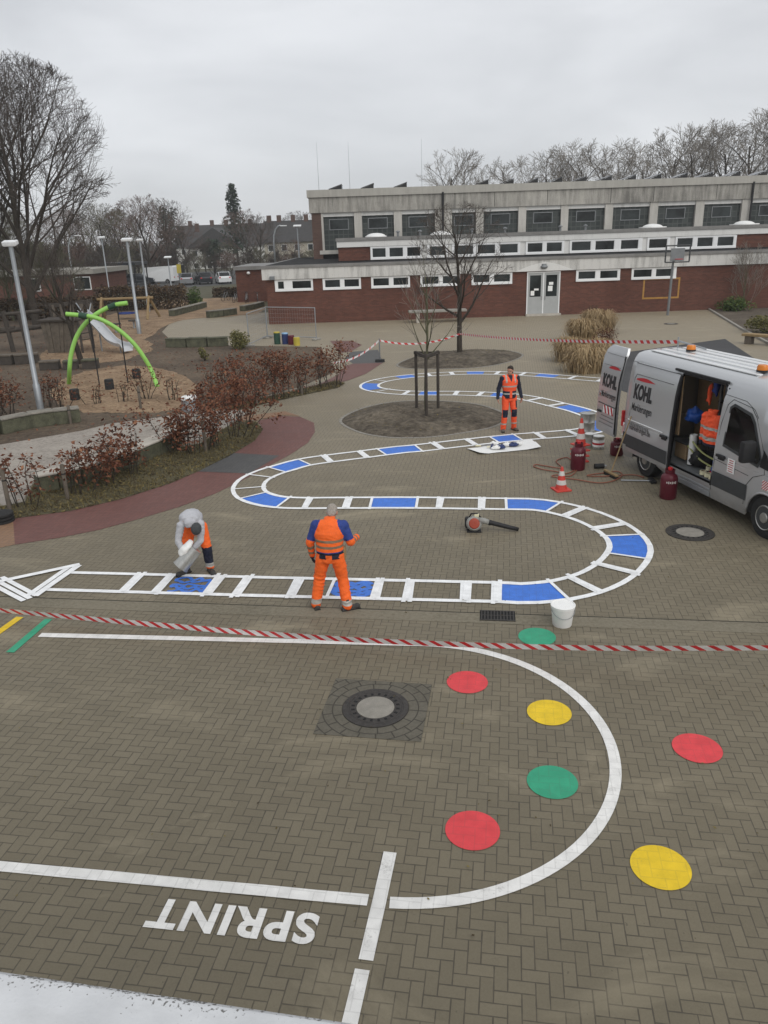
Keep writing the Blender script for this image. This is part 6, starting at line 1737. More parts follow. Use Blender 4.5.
# ================================================================== BARRIER TAPE
def barrier(name, pts, w, period, label, red=.5, slant=1.0, n_per=2, twist=0.0, sag=None, group=None):
    """striped tape: pts world polyline, upright band with slanted red stripes modelled as faces"""
    P = [Vector(p) for p in pts]; S_ = [0.0]
    for a, b in zip(P[:-1], P[1:]): S_.append(S_[-1] + (b - a).length)
    def at_(s):
        s = min(max(s, 0), S_[-1])
        for i in range(len(P) - 1):
            if s <= S_[i + 1] + 1e-9:
                q = (s - S_[i]) / max(S_[i + 1] - S_[i], 1e-9); return P[i].lerp(P[i + 1], q), (P[i + 1] - P[i]).normalized()
        return P[-1], (P[-1] - P[-2]).normalized()
    def pt(s, v, off=0):
        p, d = at_(s); up = Vector((0, 0, 1)); up = (up - d * up.dot(d)).normalized(); nn = d.cross(up)
        a = twist + .25 * noise.noise(Vector((s * .25, 3.3, 0)))
        u2 = up * math.cos(a) + nn * math.sin(a)
        return p + u2 * (v * w)
    mb = MB(); L = S_[-1]; k = 0; rows = 3; s = -slant * w
    while s < L + slant * w:
        for mi, f0, f1 in ((0, 0, red), (1, red, 1)):
            sub = 2
            for q in range(sub):
                a = s + period * (f0 + (f1 - f0) * q / sub); b = s + period * (f0 + (f1 - f0) * (q + 1) / sub)
                for r in range(rows):
                    v0, v1 = -.5 + r / rows, -.5 + (r + 1) / rows
                    mb.add([pt(a - slant * w * v0, v0), pt(b - slant * w * v0, v0), pt(b - slant * w * v1, v1), pt(a - slant * w * v1, v1)], [(0, 1, 2, 3)], mi)
        s += period
    o = mb.build(name, [M['tape_red'], M['tape_white']]); return tag(o, label, 'barrier tape', group)
def sagging(a, b, sag, n=24):
    a = Vector(a); b = Vector(b)
    return [a.lerp(b, i / n) - Vector((0, 0, sag * 4 * (i / n) * (1 - i / n))) for i in range(n + 1)]
def on_ray(px, py, Y): return V(px, py, Y)
tl_, tr_ = on_ray(-190, 592, 10.85), on_ray(960, 656, 6.6)
near = sagging(tl_, tr_, .0, 40)
# fitted to a gentle sag through the frame
pts = []
for px, py, Y in [(-190, 592, 11.0), (0, 610.3, 10.20), (200, 628.5, 9.55), (368, 640.5, 9.0), (568, 647.6, 8.45), (768, 647.8, 8.0), (960, 645, 7.65)]: pts.append(tuple(on_ray(px, py, Y)))
barrier('barrier_tape', open_spline(pts, 8), .10, .20, 'red and white striped tape stretched across the whole foreground', .42, 1.3, twist=.35)
def tape_post(x, y, h, label, foot=True):
    t = thing('tape_post', label, 'post', (x, y, 0), 0)
    MB().tube([(0, 0, .1), (0, 0, h)], .03, 10).build('pole', M['grey_metal'], t)
    MB().bbox((0, 0, .06), (.42, .28, .12), .03).build('foot', M['rubber_black'], t); return t
for q, lb in ((pts[0], 'grey post on a black foot holding the near tape at its left end'), (pts[-1], 'grey post on a black foot holding the near tape at its right end')): tape_post(q[0], q[1], q[2] + .08, lb)
g = G(380, 362); tape_post(g.x, g.y, 1.02, 'grey post on a black foot carrying the far striped tape')
pz = Vector((g.x, g.y, .95)); tz = G(460, 358); tz = Vector((tz.x - .02, tz.y - .14, 1.08))
far = sagging(pz, tz, .28)
barrier('barrier_tape', far, .075, .30, 'far striped tape sagging between the grey post and the bare tree', .5, 1.0)
end = vw(.35, 1.0, 2.80)
barrier('barrier_tape', sagging(tz, end, .10, 40), .075, .30, 'far striped tape running from the bare tree to the van roof', .5, 1.0)
g2 = G(334, 367); barrier('barrier_tape', sagging(pz, (g2.x, g2.y, .18), .22), .075, .30, 'far striped tape dropping from the grey post to the brown hedge', .25, 1.0)
t = thing('post_foot', 'stack of round black plastic post feet at the left edge', 'post foot', at(2, 522), 0)
for k in range(3): MB().lathe([(.20, .07 * k), (.24, .07 * k + .01), (.24, .07 * k + .05), (.20, .07 * k + .065), (.05, .07 * k + .068)], n=24).build('foot_disc', M['rubber_black'], t, smooth='auto')

# ================================================================== YARD FURNITURE
c = G(667.6, 315.3); t = thing('basketball_post', 'grey basketball post with a square ring frame in front of the brick wall', 'basketball hoop', (c.x, c.y, 0))
bz = V(675, 262, c.y - .3).z; bt = V(675, 245.5, c.y - .3).z; ht = bt - bz
k = MB(); k.tube([(0, 0, 0), (.04, 0, bz + .1)], [.085, .07], 12); k.tube([(.04, 0, bz - .1), (.05, -.5, bz + .25)], .045, 8); k.build('post', M['grey_metal'], t, smooth='auto')
f = MB(); hw = .74
for a, b in (((-hw, bz), (hw, bz)), ((hw, bz), (hw, bt)), ((hw, bt), (-hw, bt)), ((-hw, bt), (-hw, bz))): f.tube([(a[0] + .1, -.5, a[1]), (b[0] + .1, -.5, b[1])], .045, 6)
f.build('board_frame', M['plastic_grey'], t); MB().bbox((.1, -.48, bz + ht * .45), (.85, .04, ht * .78), .01).build('backboard', M['grey_metal'], t)
f = MB(); f.tube([(.1 + .25 * math.cos(R(a)), -.78 + .25 * math.sin(R(a)), bz + .18) for a in range(0, 361, 20)], .014, 6, cap=False); f.build('rim', M['bright_red'], t)
# long bench in front of the school wall
a, b_ = V(413, 321, 50.9), V(461, 319, 50.9)
t = thing('stone_bench', 'long grey slab bench in front of the brick wall', 'bench', ((a.x + b_.x) / 2, 50.6, 0)); L = b_.x - a.x
MB().bbox((0, 0, .70), (L + .6, .95, .12), .02).build('seat_slab', M['concrete'], t)
for x in (-L / 2 + .3, L / 2 - .15): MB().bbox((x, 0, .32), (.22, .75, .64), .015).build('leg', M['stone_top'], t)
# fence panels on the construction corner
def site_fence(pa, pb, h, label):
    a, b = G(*pa), G(*pb); t = thing('site_fence', label, 'fence panel', a, math.atan2(b.y - a.y, b.x - a.x), 'mobile wire fence panels'); L = (b - a).length
    for x in (0, L): MB().tube([(x, 0, 0), (x, 0, h)], .028, 8).build('upright', M['galv'], t)
    for z in (.14, h - .02): MB().tube([(0, 0, z), (L, 0, z)], .024, 8).build('rail', M['galv'], t)
    w = MB(); n = int(L / .16)
    for i in range(1, n): w.tube([(L * i / n, 0, .14), (L * i / n, 0, h)], .0035, 3)
    for z in np.linspace(.3, h - .15, 7): w.tube([(0, 0, z), (L, 0, z)], .0035, 3)
    w.build('wire_mesh', M['galv'], t)
    for x in (0, L): MB().bbox((x, 0, .05), (.25, .6, .10), .03).build('foot', M['concrete'], t)
site_fence((249.5, 346.5), (267.5, 338), 1.72, 'short wire fence panel turned towards the playground'); site_fence((267.8, 338.3), (316.5, 340), 1.75, 'wire fence panel standing parallel to the brick wall')
# pencil posts
for px, py, ptop, mt, cap_, lb in ((277.5, 344, 331.5, 'post_green', 'sign_yellow', 'green wooden pencil post with a yellow top'), (285.5, 344, 332.5, 'post_blue', 'post_pale', 'blue wooden pencil post with a pale top'), (291.5, 344.5, 335, 'gas_red', 'gas_red', 'dark red wooden pencil post'), (297, 345.5, 337, 'sign_yellow', 'sign_yellow', 'yellow wooden pencil post, shortest of the row')):
    if mt not in M: M[mt] = simple(mt, {'post_green': (.02, .06, .04), 'post_blue': (.02, .035, .12)}[mt], .7)
    if cap_ not in M: M[cap_] = simple(cap_, (.25, .42, .60), .6)
    g = G(px, py); h = V(px, ptop, g.y).z; t = thing('pencil_post', lb, 'post', (g.x, g.y, 0), 0, 'coloured pencil posts by the fence')
    MB().lathe([(.17, 0), (.17, h - .07)], n=18).build('shaft', M[mt], t, smooth='auto'); MB().lathe([(.172, h - .069), (.16, h - .01), (.05, h)], n=18).build('cap', M[cap_], t, smooth='auto')
# short round bollard between the hedges
g = G(190.5, 411); t = thing('round_bollard', 'short grey concrete bollard with a white top among the brown hedges', 'bollard', (g.x, g.y, 0)); MB().lathe([(.27, 0), (.27, .40), (.25, .42)], n=24).build('bollard_body', M['galv'], t, smooth='auto'); MB().lathe([(.275, .40), (.275, .46), (.22, .50), (.001, .51)], n=24).build('bollard_top', M['white_plastic'], t, smooth='auto')

# ================================================================== PLAYGROUND
def arc_tube(p0, apex, p1, tip, n=10): pass
def tube_world(t, pts, r, mat, name, n=10):
    o0 = Vector(t.location); return MB().tube([Vector(p) - o0 for p in pts], r, n).build(name, M[mat], t, smooth='auto')
ga, gb_ = G(69, 384), G(157.5, 387)
t = thing('climbing_arches', 'two crossing bright green climbing arches with dark joints', 'climbing frame', (ga + gb_) / 2)
Yc = (ga.y + gb_.y) / 2
A = [tuple(ga)] + [tuple(V(x, y, Yc + dy)) for x, y, dy in ((69.5, 370, .0), (71, 355, .0), (76, 338, .1), (84, 325, .2), (95, 315, .3), (107, 308, .4), (117, 304.5, .45), (127.5, 303, .5))]
B = [tuple(gb_)] + [tuple(V(x, y, Yc + dy)) for x, y, dy in ((152, 372, .0), (145, 359, .0), (135, 345, -.05), (122, 332.5, -.1), (108, 323, -.2), (95, 317.5, -.25), (82, 315.5, -.3), (66, 314, -.35))]
tube_world(t, open_spline(A, 5), .085, 'lime', 'green_arch', 12); tube_world(t, open_spline(B, 5), .085, 'lime', 'green_arch', 12)
for P_, (x, y), dy in ((A, (112.5, 306), .42), (B, (83.5, 315.8), -.29)):
    c = V(x, y, Yc + dy); d = (V(x + 3, y - (1.2 if P_ is A else -.4), Yc + dy) - V(x - 3, y + (1.2 if P_ is A else -.4), Yc + dy)).normalized(); tube_world(t, [c - d * .16, c + d * .14], .115, 'dark_green', 'joint', 14)
for (x, y0, y1), dy in (((89, 318, 362), .1), ((117, 306, 350), .4)):
    a = V(x, y0, Yc + dy); tube_world(t, [a, (a.x, a.y, .02)], .025, 'black', 'climbing_rope', 6)
for k, (px, py) in enumerate(((75.5, 400), (110, 389.5), (137, 378.5))):
    g = G(px, py); t = thing('step_post', ['black topped stepping post nearest the small hedge', 'black stepping post in the middle of the wood chips', 'black stepping post below the slide end'][k], 'stepping post', (g.x, g.y, 0), 0, 'black stepping posts in the wood chips')
    MB().lathe([(.17, 0), (.17, .36), (.15, .40), (.001, .40)], n=16).build('stump', M['rubber_black'], t, smooth='auto'); MB().lathe([(.172, .28), (.172, .32)], n=16).build('band', M['wood_dark'], t)
# slide tower
cx = G(62, 353); t = thing('play_tower', 'weathered wooden play tower with plank walls and a ladder', 'play tower', (cx.x, cx.y, 0)); o0 = Vector(t.location)
YT = cx.y; xl, xr = V(48, 350, YT).x - o0.x, V(73, 350, YT).x - o0.x; zt_ = V(60, 321, YT).z; tl2, tr2 = V(41, 322, YT).x - o0.x, V(79, 322, YT).x - o0.x
nb = 8
for i in range(nb):
    u0, u1 = i / nb, (i + .94) / nb; w = MB(); j = rnd.uniform(-.04, .04)
    w.add([(xl + (xr - xl) * u0, j, 0), (xl + (xr - xl) * u1, j, 0), (tl2 + (tr2 - tl2) * u1, j - .12, zt_), (tl2 + (tr2 - tl2) * u0, j - .12, zt_)] + [(xl + (xr - xl) * u0, j + .07, 0), (xl + (xr - xl) * u1, j + .07, 0), (tl2 + (tr2 - tl2) * u1, j - .05, zt_), (tl2 + (tr2 - tl2) * u0, j - .05, zt_)], [(0, 1, 2, 3), (7, 6, 5, 4), (0, 4, 5, 1), (1, 5, 6, 2), (2, 6, 7, 3), (3, 7, 4, 0)])
    w.build('wall_plank', M['wood_old'], t)
MB().bbox(((tl2 + tr2) / 2, .7, zt_ + .04), (tr2 - tl2 + .3, 1.9, .10), .02).build('platform', M['wood_dark'], t)
MB().bbox(((tl2 + tr2) / 2, 1.55, zt_ + .75), (tr2 - tl2 + .6, .08, .22), .02, Matrix.Rotation(R(-4), 3, 'Y')).build('top_rail', M['wood_dark'], t)
for x in np.linspace(tl2 + .1, tr2 + .2, 5): MB().box((x, 1.5, zt_ + .4), (.22, .06, .66)).build('back_plank', M['wood_old'], t)
for x in (tl2, tr2): MB().tube([(x, 1.5, 0), (x, 1.5, zt_ + .8)], .09, 8).build('corner_post', M['wood_dark'], t)
ld = [(V(x, y, YT - .3) - o0) for x, y in ((78, 322), (82, 346), (87, 319), (93, 345))]
for a, b in ((ld[0], ld[1]), (ld[2], ld[3])): MB().tube([a, (b.x, b.y, 0)], .06, 6).build('ladder_rail', M['wood_dark'], t)
for q in (.25, .5, .75): MB().tube([ld[0].lerp(ld[1], q), ld[2].lerp(ld[3], q)], .035, 6).build('ladder_rung', M['wood_dark'], t)
# metal slide
ce = G(120, 353); t = thing('slide', 'stainless steel slide coming down from the wooden tower', 'slide', (ce.x, ce.y, 0)); o0 = Vector(t.location)
cl = [V(x, y, Y) - o0 for x, y, Y in ((83, 313, ce.y + 1.6), (92, 321, ce.y + 1.2), (103, 332, ce.y + .7), (112, 341.5, ce.y + .3), (120, 345.5, ce.y), (125, 346.5, ce.y - .2), (128.5, 351, ce.y - .35))]
cl = [Vector(p) for p in open_spline([tuple(p) for p in cl], 5)]
sm_ = MB(); vs = []; 
for i, p in enumerate(cl):
    d = (cl[min(i + 1, len(cl) - 1)] - cl[max(i - 1, 0)]); d.z = 0; d.normalize(); lat = Vector((-d.y, d.x, 0))
    for q, z in ((-.33, .17), (-.30, .17), (-.27, 0), (.27, 0), (.30, .17), (.33, .17)): vs.append(p + lat * q + Vector((0, 0, z)))
sm_.add(vs, [(6 * i + k, 6 * i + k + 1, 6 * i + 7 + k, 6 * i + 6 + k) for i in range(len(cl) - 1) for k in range(5)]); sm_.build('slide_trough', M['slide_steel'], t, smooth='auto')
for q in (8, 20): p = cl[q]; MB().tube([(p.x, p.y, p.z), (p.x, p.y, -.0)], .04, 6).build('support', M['galv'], t)
for dx in (0, 1):
    p = V(76 + dx * 15, 303, ce.y + 1.7) - o0; p2 = cl[2]; MB().tube([p, p2 + Vector((dx * .3 - .15, 0, .15))], .03, 6).build('hand_rail', M['galv'], t)
# weathered climbing beams at the far left
g = G(14, 352); t = thing('balance_beams', 'dark weathered climbing beams on posts at the left edge of the playground', 'climbing frame', (g.x, g.y, 0)); o0 = Vector(t.location)
for (x0, y0), (x1, y1), r in (((-25, 316), (0, 312), .10), ((0, 315), (41, 311), .10), ((-5, 331), (15, 328), .12), ((5, 331), (42, 326.5), .12), ((-25, 333), (5, 331), .12)): MB().tube([V(x0, y0, g.y) - o0, V(x1, y1, g.y) - o0], r, 8).build('beam', M['wood_dark'], t)
for x, yt in ((3, 311), (19, 314), (-15, 311)): a = V(x, yt, g.y) - o0; MB().tube([a, (a.x + .15, a.y, 0)], .13, 8).build('post', M['wood_dark'], t)
# swing
pa, pb = G(103.5, 319), G(149.5, 319.5); ys = (pa.y + pb.y) / 2
t = thing('swing', 'wooden swing frame with a round nest seat', 'swing', ((pa.x + pb.x) / 2, ys, 0)); o0 = Vector(t.location)
ta, tb = V(97, 299.5, ys) - o0, V(153, 297.5, ys) - o0; MB().tube([ta, tb], .10, 10).build('top_beam', M['wood_tan'], t)
for q, s in ((ta.lerp(tb, .08), -1), (ta.lerp(tb, .92), 1)):
    for dy, dx in ((-1.0, .0), (1.2, .35)): MB().tube([q + Vector((0, 0, .1)), (q.x + s * dx, dy, 0)], .10, 10).build('leg', M['wood_tan'], t)
sc = V(127, 313.5, ys) - o0; b = MB(); b.tube([(sc.x + .62 * math.cos(R(a)), sc.y + .62 * math.sin(R(a)), .45) for a in range(0, 361, 20)], .055, 6, cap=False); b.lathe([(.6, .44), (.3, .37), (.001, .35)], (sc.x, sc.y, 0), 18); b.build('nest_seat', M['royal'], t)
for dx in (-.5, .5):
    for dy in (-.3, .3): MB().tube([(sc.x + dx, sc.y + dy, .45), (sc.x + dx * .8, 0, ta.z)], .012, 4).build('rope', M['black'], t)
# seat posts
for px, py, ptop, lb in ((134.5, 328.5, 321, 'small round platform seat on a post near the lamp'), (116.5, 333, 324.5, 'small round platform seat on a post behind the slide')):
    g = G(px, py); h = V(px, ptop, g.y).z; t = thing('platform_seat', lb, 'seat', (g.x, g.y, 0)); MB().tube([(0, 0, 0), (0, 0, h)], .07, 8).build('post', M['galv'], t); MB().lathe([(.34, h), (.36, h + .03), (.34, h + .08), (.001, h + .09)], n=18).build('seat', M['wood_dark'], t)
# blocks and walls
def block_wall(pts, w, h, name, label, cat, body, top, px=True, n=1, capk=.05, gap=.02):
    P = [Vector(G(*q)) for q in pts]; t = thing(name, label, cat, P[0]); o0 = Vector(t.location)
    if n > 1: P = [Vector((*q, 0)) for q in open_spline([XY(p) for p in P], n)]
    for a, b in zip(P[:-1], P[1:]):
        d = b - a; rz = Matrix.Rotation(math.atan2(d.y, d.x), 3, 'Z'); c = (a + b) / 2 - o0
        k = rnd.uniform(.96, 1.04)
        MB().bbox(c + Vector((0, 0, (h - capk) * k / 2)), (d.length - gap, w, (h - capk) * k), .035, rz).build('wall_block', M[body], t)
        if capk: MB().bbox(c + Vector((0, 0, h * k - capk / 2 + .004)), (d.length - gap * .4, w + .05, capk), .02, rz).build('top_slab', M[top], t)
    return t
block_wall([(-60, 441), (0, 434), (30, 427.5), (55, 424), (81, 421)], .45, .48, 'seat_wall', 'curved stone seat wall with pale top at the left edge', 'wall', 'mossy', 'stone', n=1, gap=.004)
block_wall([(38, 492), (58, 488), (80, 483), (105, 475), (130, 466), (155, 455), (176, 444)], .42, .42, 'seat_wall', 'curved stone seat wall behind the brown shrubs', 'wall', 'mossy', 'stone_top', n=1, gap=.004)
block_wall([(168, 347), (188, 347), (208, 346.5), (228.5, 345.5)], .5, .48, 'sleeper_wall', 'mossy sleeper block row left of the yellow green bush', 'wall', 'mossy', 'mossy', capk=.06)
block_wall([(172, 316.5), (183, 313.5), (194, 310.5), (204.5, 307.5)], .5, .5, 'sleeper_wall', 'long slanting sleeper block row in the far wood chips', 'wall', 'mossy', 'stone', capk=.06)
block_wall([(208, 318), (222, 316.5), (235, 314.5)], .5, .5, 'sleeper_wall', 'short sleeper block row in the wood chips, middle one', 'wall', 'mossy', 'stone', capk=.06)
block_wall([(242.5, 311.5), (252, 309.5), (262, 306.5)], .5, .45, 'sleeper_wall', 'sleeper block row next to the corner of the school', 'wall', 'mossy', 'stone', capk=.06)
block_wall([(-60, 366), (-20, 365), (15, 364.5), (40, 362.5)], .5, .5, 'log_bench', 'long low timber bench at the left of the playground', 'bench', 'wood_dark', 'wood_old', capk=.08)
block_wall([(41, 370), (60.5, 369)], .5, .42, 'timber_block', 'single timber block seat beside the long timber bench', 'seat', 'wood_dark', 'wood_old', capk=.08)
block_wall([(64, 369.5), (79, 368.5)], .5, .40, 'timber_block', 'timber block seat in front of the small tree trunk', 'seat', 'wood_dark', 'mossy', capk=.08)
block_wall([(83, 369), (99.5, 368)], .5, .45, 'timber_block', 'timber block seat right of the small tree trunk', 'seat', 'wood_dark', 'mossy', capk=.08)
g = G(764, 345); t = thing('log_bench', 'pale wooden log bench at the right edge beside the soil bed', 'bench', (g.x, g.y, 0), R(-50)); MB().bbox((0, 0, .42), (2.0, .45, .12), .03).build('seat', M['wood_tan'], t)
for x in (-.7, .7): MB().bbox((x, 0, .18), (.3, .4, .36), .03).build('leg', M['wood_old'], t)
# bicycles at the rack by the shed
def bicycle(px, py, rz, label):
    g = G(px, py); t = thing('bicycle', label, 'bicycle', (g.x, g.y, 0), rz, 'bicycles parked by the brick shed')
    for x in (-.52, .52): MB().tube([(x + .33 * math.cos(R(a)), 0, .34 + .33 * math.sin(R(a))) for a in range(0, 361, 18)], .02, 5, cap=False).build('wheel', M['rubber_black'], t)
    f = MB()
    for a, b in (((-.52, .34), (-.15, .80)), ((-.15, .80), (.38, .78)), ((.38, .78), (-.05, .32)), ((-.05, .32), (-.15, .86)), ((-.52, .34), (-.05, .32)), ((.52, .34), (.36, .92))): f.tube([(a[0], 0, a[1]), (b[0], 0, b[1])], .02, 5)
    f.build('frame', M['galv'], t); MB().bbox((-.15, 0, .9), (.25, .13, .06), .02).build('saddle', M['black'], t); MB().tube([(.34, -.27, .98), (.36, 0, .95), (.34, .27, .98)], .014, 5).build('handlebar', M['black'], t)
for k, (px, py) in enumerate(((226, 301), (236, 302.5), (247, 303), (258, 303.5))): bicycle(px, py, R(70 + 9 * k), 'parked bicycle by the brick shed, %s from the left' % ['first', 'second', 'third', 'fourth'][k])

# ================================================================== TREES AND PLANTS
def rand_perp(r, d):
    a = Vector((r.gauss(0, 1), r.gauss(0, 1), r.gauss(0, 1))); a = a - d * a.dot(d)
    return a.normalized() if a.length > 1e-6 else basis(d)[0]
def grow(seed, H, r0, fork=.25, n1=9, n2=7, n3=6, n4=5, spread=.75, trop=.10, L1=.62, wig=.13, twig_r=.012, lean=(0, 0), minr=None, low=.0, n5=0, droop=0.0, ratio=(.60, .58, .55), wide=1.0, env=None):
    """bare tree: returns (trunk mesh builder, crown mesh builder)"""
    r = random.Random(seed); T = MB(); C = MB()
    NS = (10, 7, 5, 3, 3, 3); SG = (9, 6, 5, 4, 3, 2)
    cnt = (n1, n2, n3, n4, n5)
    def branch(p, d, L, rad, lvl):
        sg = SG[lvl]; pts = [p.copy()]; rr = [rad]; ds = [d.copy()]
        q = p.copy()
        for i in range(sg):
            up = trop * (1.0 if lvl else .4) - (droop if lvl >= 3 else 0)
            d = (d + rand_perp(r, d) * wig * (1.0 if lvl else .45) * r.uniform(.3, 1.3) + Vector((0, 0, up))).normalized()
            q = q + d * (L / sg)
            if env and lvl and i > 0:
                k_ = math.hypot(q.x, q.y) / env[0]; z_ = (q.z - env[1]) / env[2]
                if k_ * k_ + z_ * z_ > (1.0 + (.10 if lvl >= 3 else .02) * r.uniform(-1, 1)): break
            pts.append(q.copy()); ds.append(d.copy())
            t = (i + 1) / SG[lvl]; rr.append(max(rad * (1 - t * (.80 if lvl else .72)), twig_r * .6))
        if len(pts) < 2: return
        sg = len(pts) - 1
        if sg < SG[lvl]: rr = [max(rad * (1 - .86 * i / sg), twig_r * .6) for i in range(sg + 1)]
        (T if lvl <= 1 else C).tube(pts, rr, NS[lvl], cap=False)
        if lvl >= len(cnt) or cnt[lvl] == 0: return
        k = cnt[lvl]
        for c in range(k):
            f0 = (fork if lvl == 0 else .22)
            f = f0 + (1 - f0) * (c + r.uniform(.1, .9)) / k
            i = min(int(f * sg), sg - 1); fr = f * sg - i
            pp = pts[i].lerp(pts[i + 1], fr); dd = ds[i + 1]
            a = spread * r.uniform(.65, 1.25) * (1.1 - .45 * f if lvl == 0 else .85)
            ax = rand_perp(r, dd)
            if lvl == 0:
                az = c * 2.4 + r.uniform(-.4, .4); ax = Vector((math.cos(az), math.sin(az), 0)); ax = (ax - dd * ax.dot(dd)).normalized()
            nd = (dd * math.cos(a) + ax * math.sin(a)).normalized()
            if lvl == 0: nl = H * L1 * (1.05 - .55 * f) * r.uniform(.8, 1.15)
            else: nl = L * ratio[min(lvl - 1, 2)] * (1.1 - .5 * f) * r.uniform(.75, 1.2)
            rad_here = rr[i] * (1 - fr) + rr[i + 1] * fr
            branch(pp, nd, nl, max(rad_here * (.62 if lvl < 2 else .6), twig_r), lvl + 1)
    branch(Vector((0, 0, -.05)), Vector((lean[0], lean[1], 1)).normalized(), H * .82, r0, 0)
    if env: return T, C
    zs = sorted(v[2] for v in (C.v or T.v)); k = H / zs[int(len(zs) * .998)]
    for m_ in (T, C): m_.v = [(x * k * wide, y * k * wide, z * k) for x, y, z in m_.v]
    return T, C
def tree_thing(name, label, base, T, C, barkm, twigm, group=None, rz=0):
    t = thing(name, label, 'tree', base, rz, group)
    T.build('trunk', M[barkm], t, smooth=True); C.build('crown', M[twigm], t)
    return t
GB = 'bare trees round the school'
g = V(36, 322, 56); g.z = 0
T, C = grow(5, V(25, 48, 56).z * .92, .29, .12, 17, 11, 8, 6, .76, .04, .74, .09, .0125, env=(7.4, 10.8, V(25, 50, 56).z - 10.8))
tree_thing('bare_tree', 'big bare tree with a wide fan of fine twigs at the left edge', g, T, C, 'bark_dark', 'twig', GB, 1.1)
g = V(-8, 322, 58); g.z = 0
T, C = grow(17, V(-5, 65, 58).z * .92, .27, .14, 14, 10, 7, 5, .72, .04, .72, .09, .0125, env=(6.5, 10.4, V(-5, 60, 58).z - 10.4))
tree_thing('bare_tree', 'bare tree partly cut off by the left edge, behind the climbing beams', g, T, C, 'bark_dark', 'twig', GB, .4)
for k, (px, Y, top, sd_, lb) in enumerate(((14, 62, 225, 21, 'olive green twiggy tree behind the climbing beams'), (58, 70, 235, 22, 'olive green twiggy tree behind the play tower'))):
    g = V(px, 322, Y); g.z = 0; T, C = grow(sd_, V(px, top, Y).z, .16, .08, 10, 8, 7, 5, .8, .05, .6, .16, .018, droop=.03); tree_thing('twiggy_tree', lb, g, T, C, 'bark_green', 'twig_olive', GB)
g = G(82, 364); T, C = grow(33, V(75, 232, g.y).z * 1.0, .17, .36, 8, 6, 5, 4, .72, .08, .62, .13, .010, lean=(-.10, 0)); tree_thing('small_tree', 'small bare tree with spreading limbs beside the play tower', g, T, C, 'bark_dark', 'twig', GB, .8)
g = G(460, 358); zt_ = V(455, 203, g.y).z; T, C = grow(41, zt_, .13, .26, 13, 6, 5, 3, .95, .06, .62, .12, .0075, env=(2.5, zt_ * .62, zt_ * .40)); tree_thing('small_tree', 'bare dark tree in the far soil bed in front of the school', g, T, C, 'bark_dark', 'twig', GB, .2)
g = G(426.5, 417); T, C = grow(47, V(424, 236, g.y).z, .058, .38, 12, 4, 3, 0, .75, .06, .36, .10, .006); tree_thing('young_tree', 'slender young tree held by three stakes in the near soil bed', g, T, C, 'bark_green', 'twig_pale', GB, .5)
t = thing('tree_stakes', 'three round timber stakes with a top frame round the young tree', 'tree stakes', g); o0 = Vector(g)
tops = []
for px, py, pt in ((416.8, 414, 351), (426.6, 420.5, 354), (438.2, 414.5, 350.5)):
    b = G(px, py) - o0; h = V(px, pt, (b + o0).y).z; tops.append(Vector((b.x, b.y, h)))
    MB().tube([(b.x, b.y, 0), (b.x, b.y, h)], .047, 10).build('stake', M['wood_dark'], t, smooth='auto')
for i in range(3): a, b = tops[i], tops[(i + 1) % 3]; MB().box((a + b) / 2 - Vector((0, 0, .06)), ((b - a).length + .12, .04, .08), Matrix.Rotation(math.atan2((b - a).y, (b - a).x), 3, 'Z')).build('cross_slat', M['wood_dark'], t)
MB().tube([tops[0] - Vector((0, 0, .12)), Vector((0, .0, tops[0].z - .15)), tops[2] - Vector((0, 0, .12))], .012, 6).build('tie', M['black'], t)

# prototypes of the far trees
protos = []
for k, (sd_, tw) in enumerate(((61, 'twig'), (62, 'twig_pale'), (63, 'twig_red'), (64, 'twig_olive'))):
    T, C = grow(sd_, 11.5, .19, .18, 11, 7, 5, 4, .76, .03, .66, .13, .0155, env=(4.6, 7.4, 4.9))
    protos.append((T.mesh('trunk', M['bark_dark'], True), C.mesh('crown', M[tw])))
def far_tree(kind, px, Y, top, label, group, wide=1.0, rz=None):
    g = V(px, 240, Y); h = V(px, top, Y).z; s = h / 12.0
    t = thing('bare_tree', label, 'tree', (g.x, Y, 0), rnd.uniform(0, 6.28) if rz is None else rz, group); t.scale = (s * wide, s * wide, s)
    for nm, me in zip(('trunk', 'crown'), protos[kind]):
        o = bpy.data.objects.new(nm, me); col.objects.link(o); o.parent = t
ordn = ['first', 'second', 'third', 'fourth', 'fifth', 'sixth', 'seventh', 'eighth', 'ninth', 'tenth', 'eleventh', 'twelfth', 'thirteenth', 'fourteenth']
hall = sorted([(452, 118, 149), (512, 125, 157), (540, 122, 152), (575, 118, 141), (606, 120, 138), (640, 128, 142), (668, 116, 126), (692, 118, 121), (720, 122, 122), (745, 115, 109), (775, 118, 106), (812, 116, 104)])
for i, (px, Y, top) in enumerate(hall): far_tree(1, px, Y, top, 'pale bare tree behind the sports hall roof, %s from the left' % ordn[i], 'bare trees behind the sports hall', 1.15)
belt = [(-14, 100, 205), (12, 110, 212), (38, 120, 215), (62, 118, 208), (84, 128, 214), (102, 112, 205), (122, 135, 212), (148, 118, 196), (166, 130, 200), (184, 150, 219), (203, 140, 240), (224, 148, 243), (247, 150, 210), (258, 140, 216), (276, 150, 243), (292, 140, 240), (300, 190, 212), (8, 140, 206), (75, 150, 210), (135, 150, 206), (112, 160, 209)]
dsc_more = ['behind the left edge trees', 'over the small playground tree', 'between the two lamp pairs', 'far behind the thin lamp post']
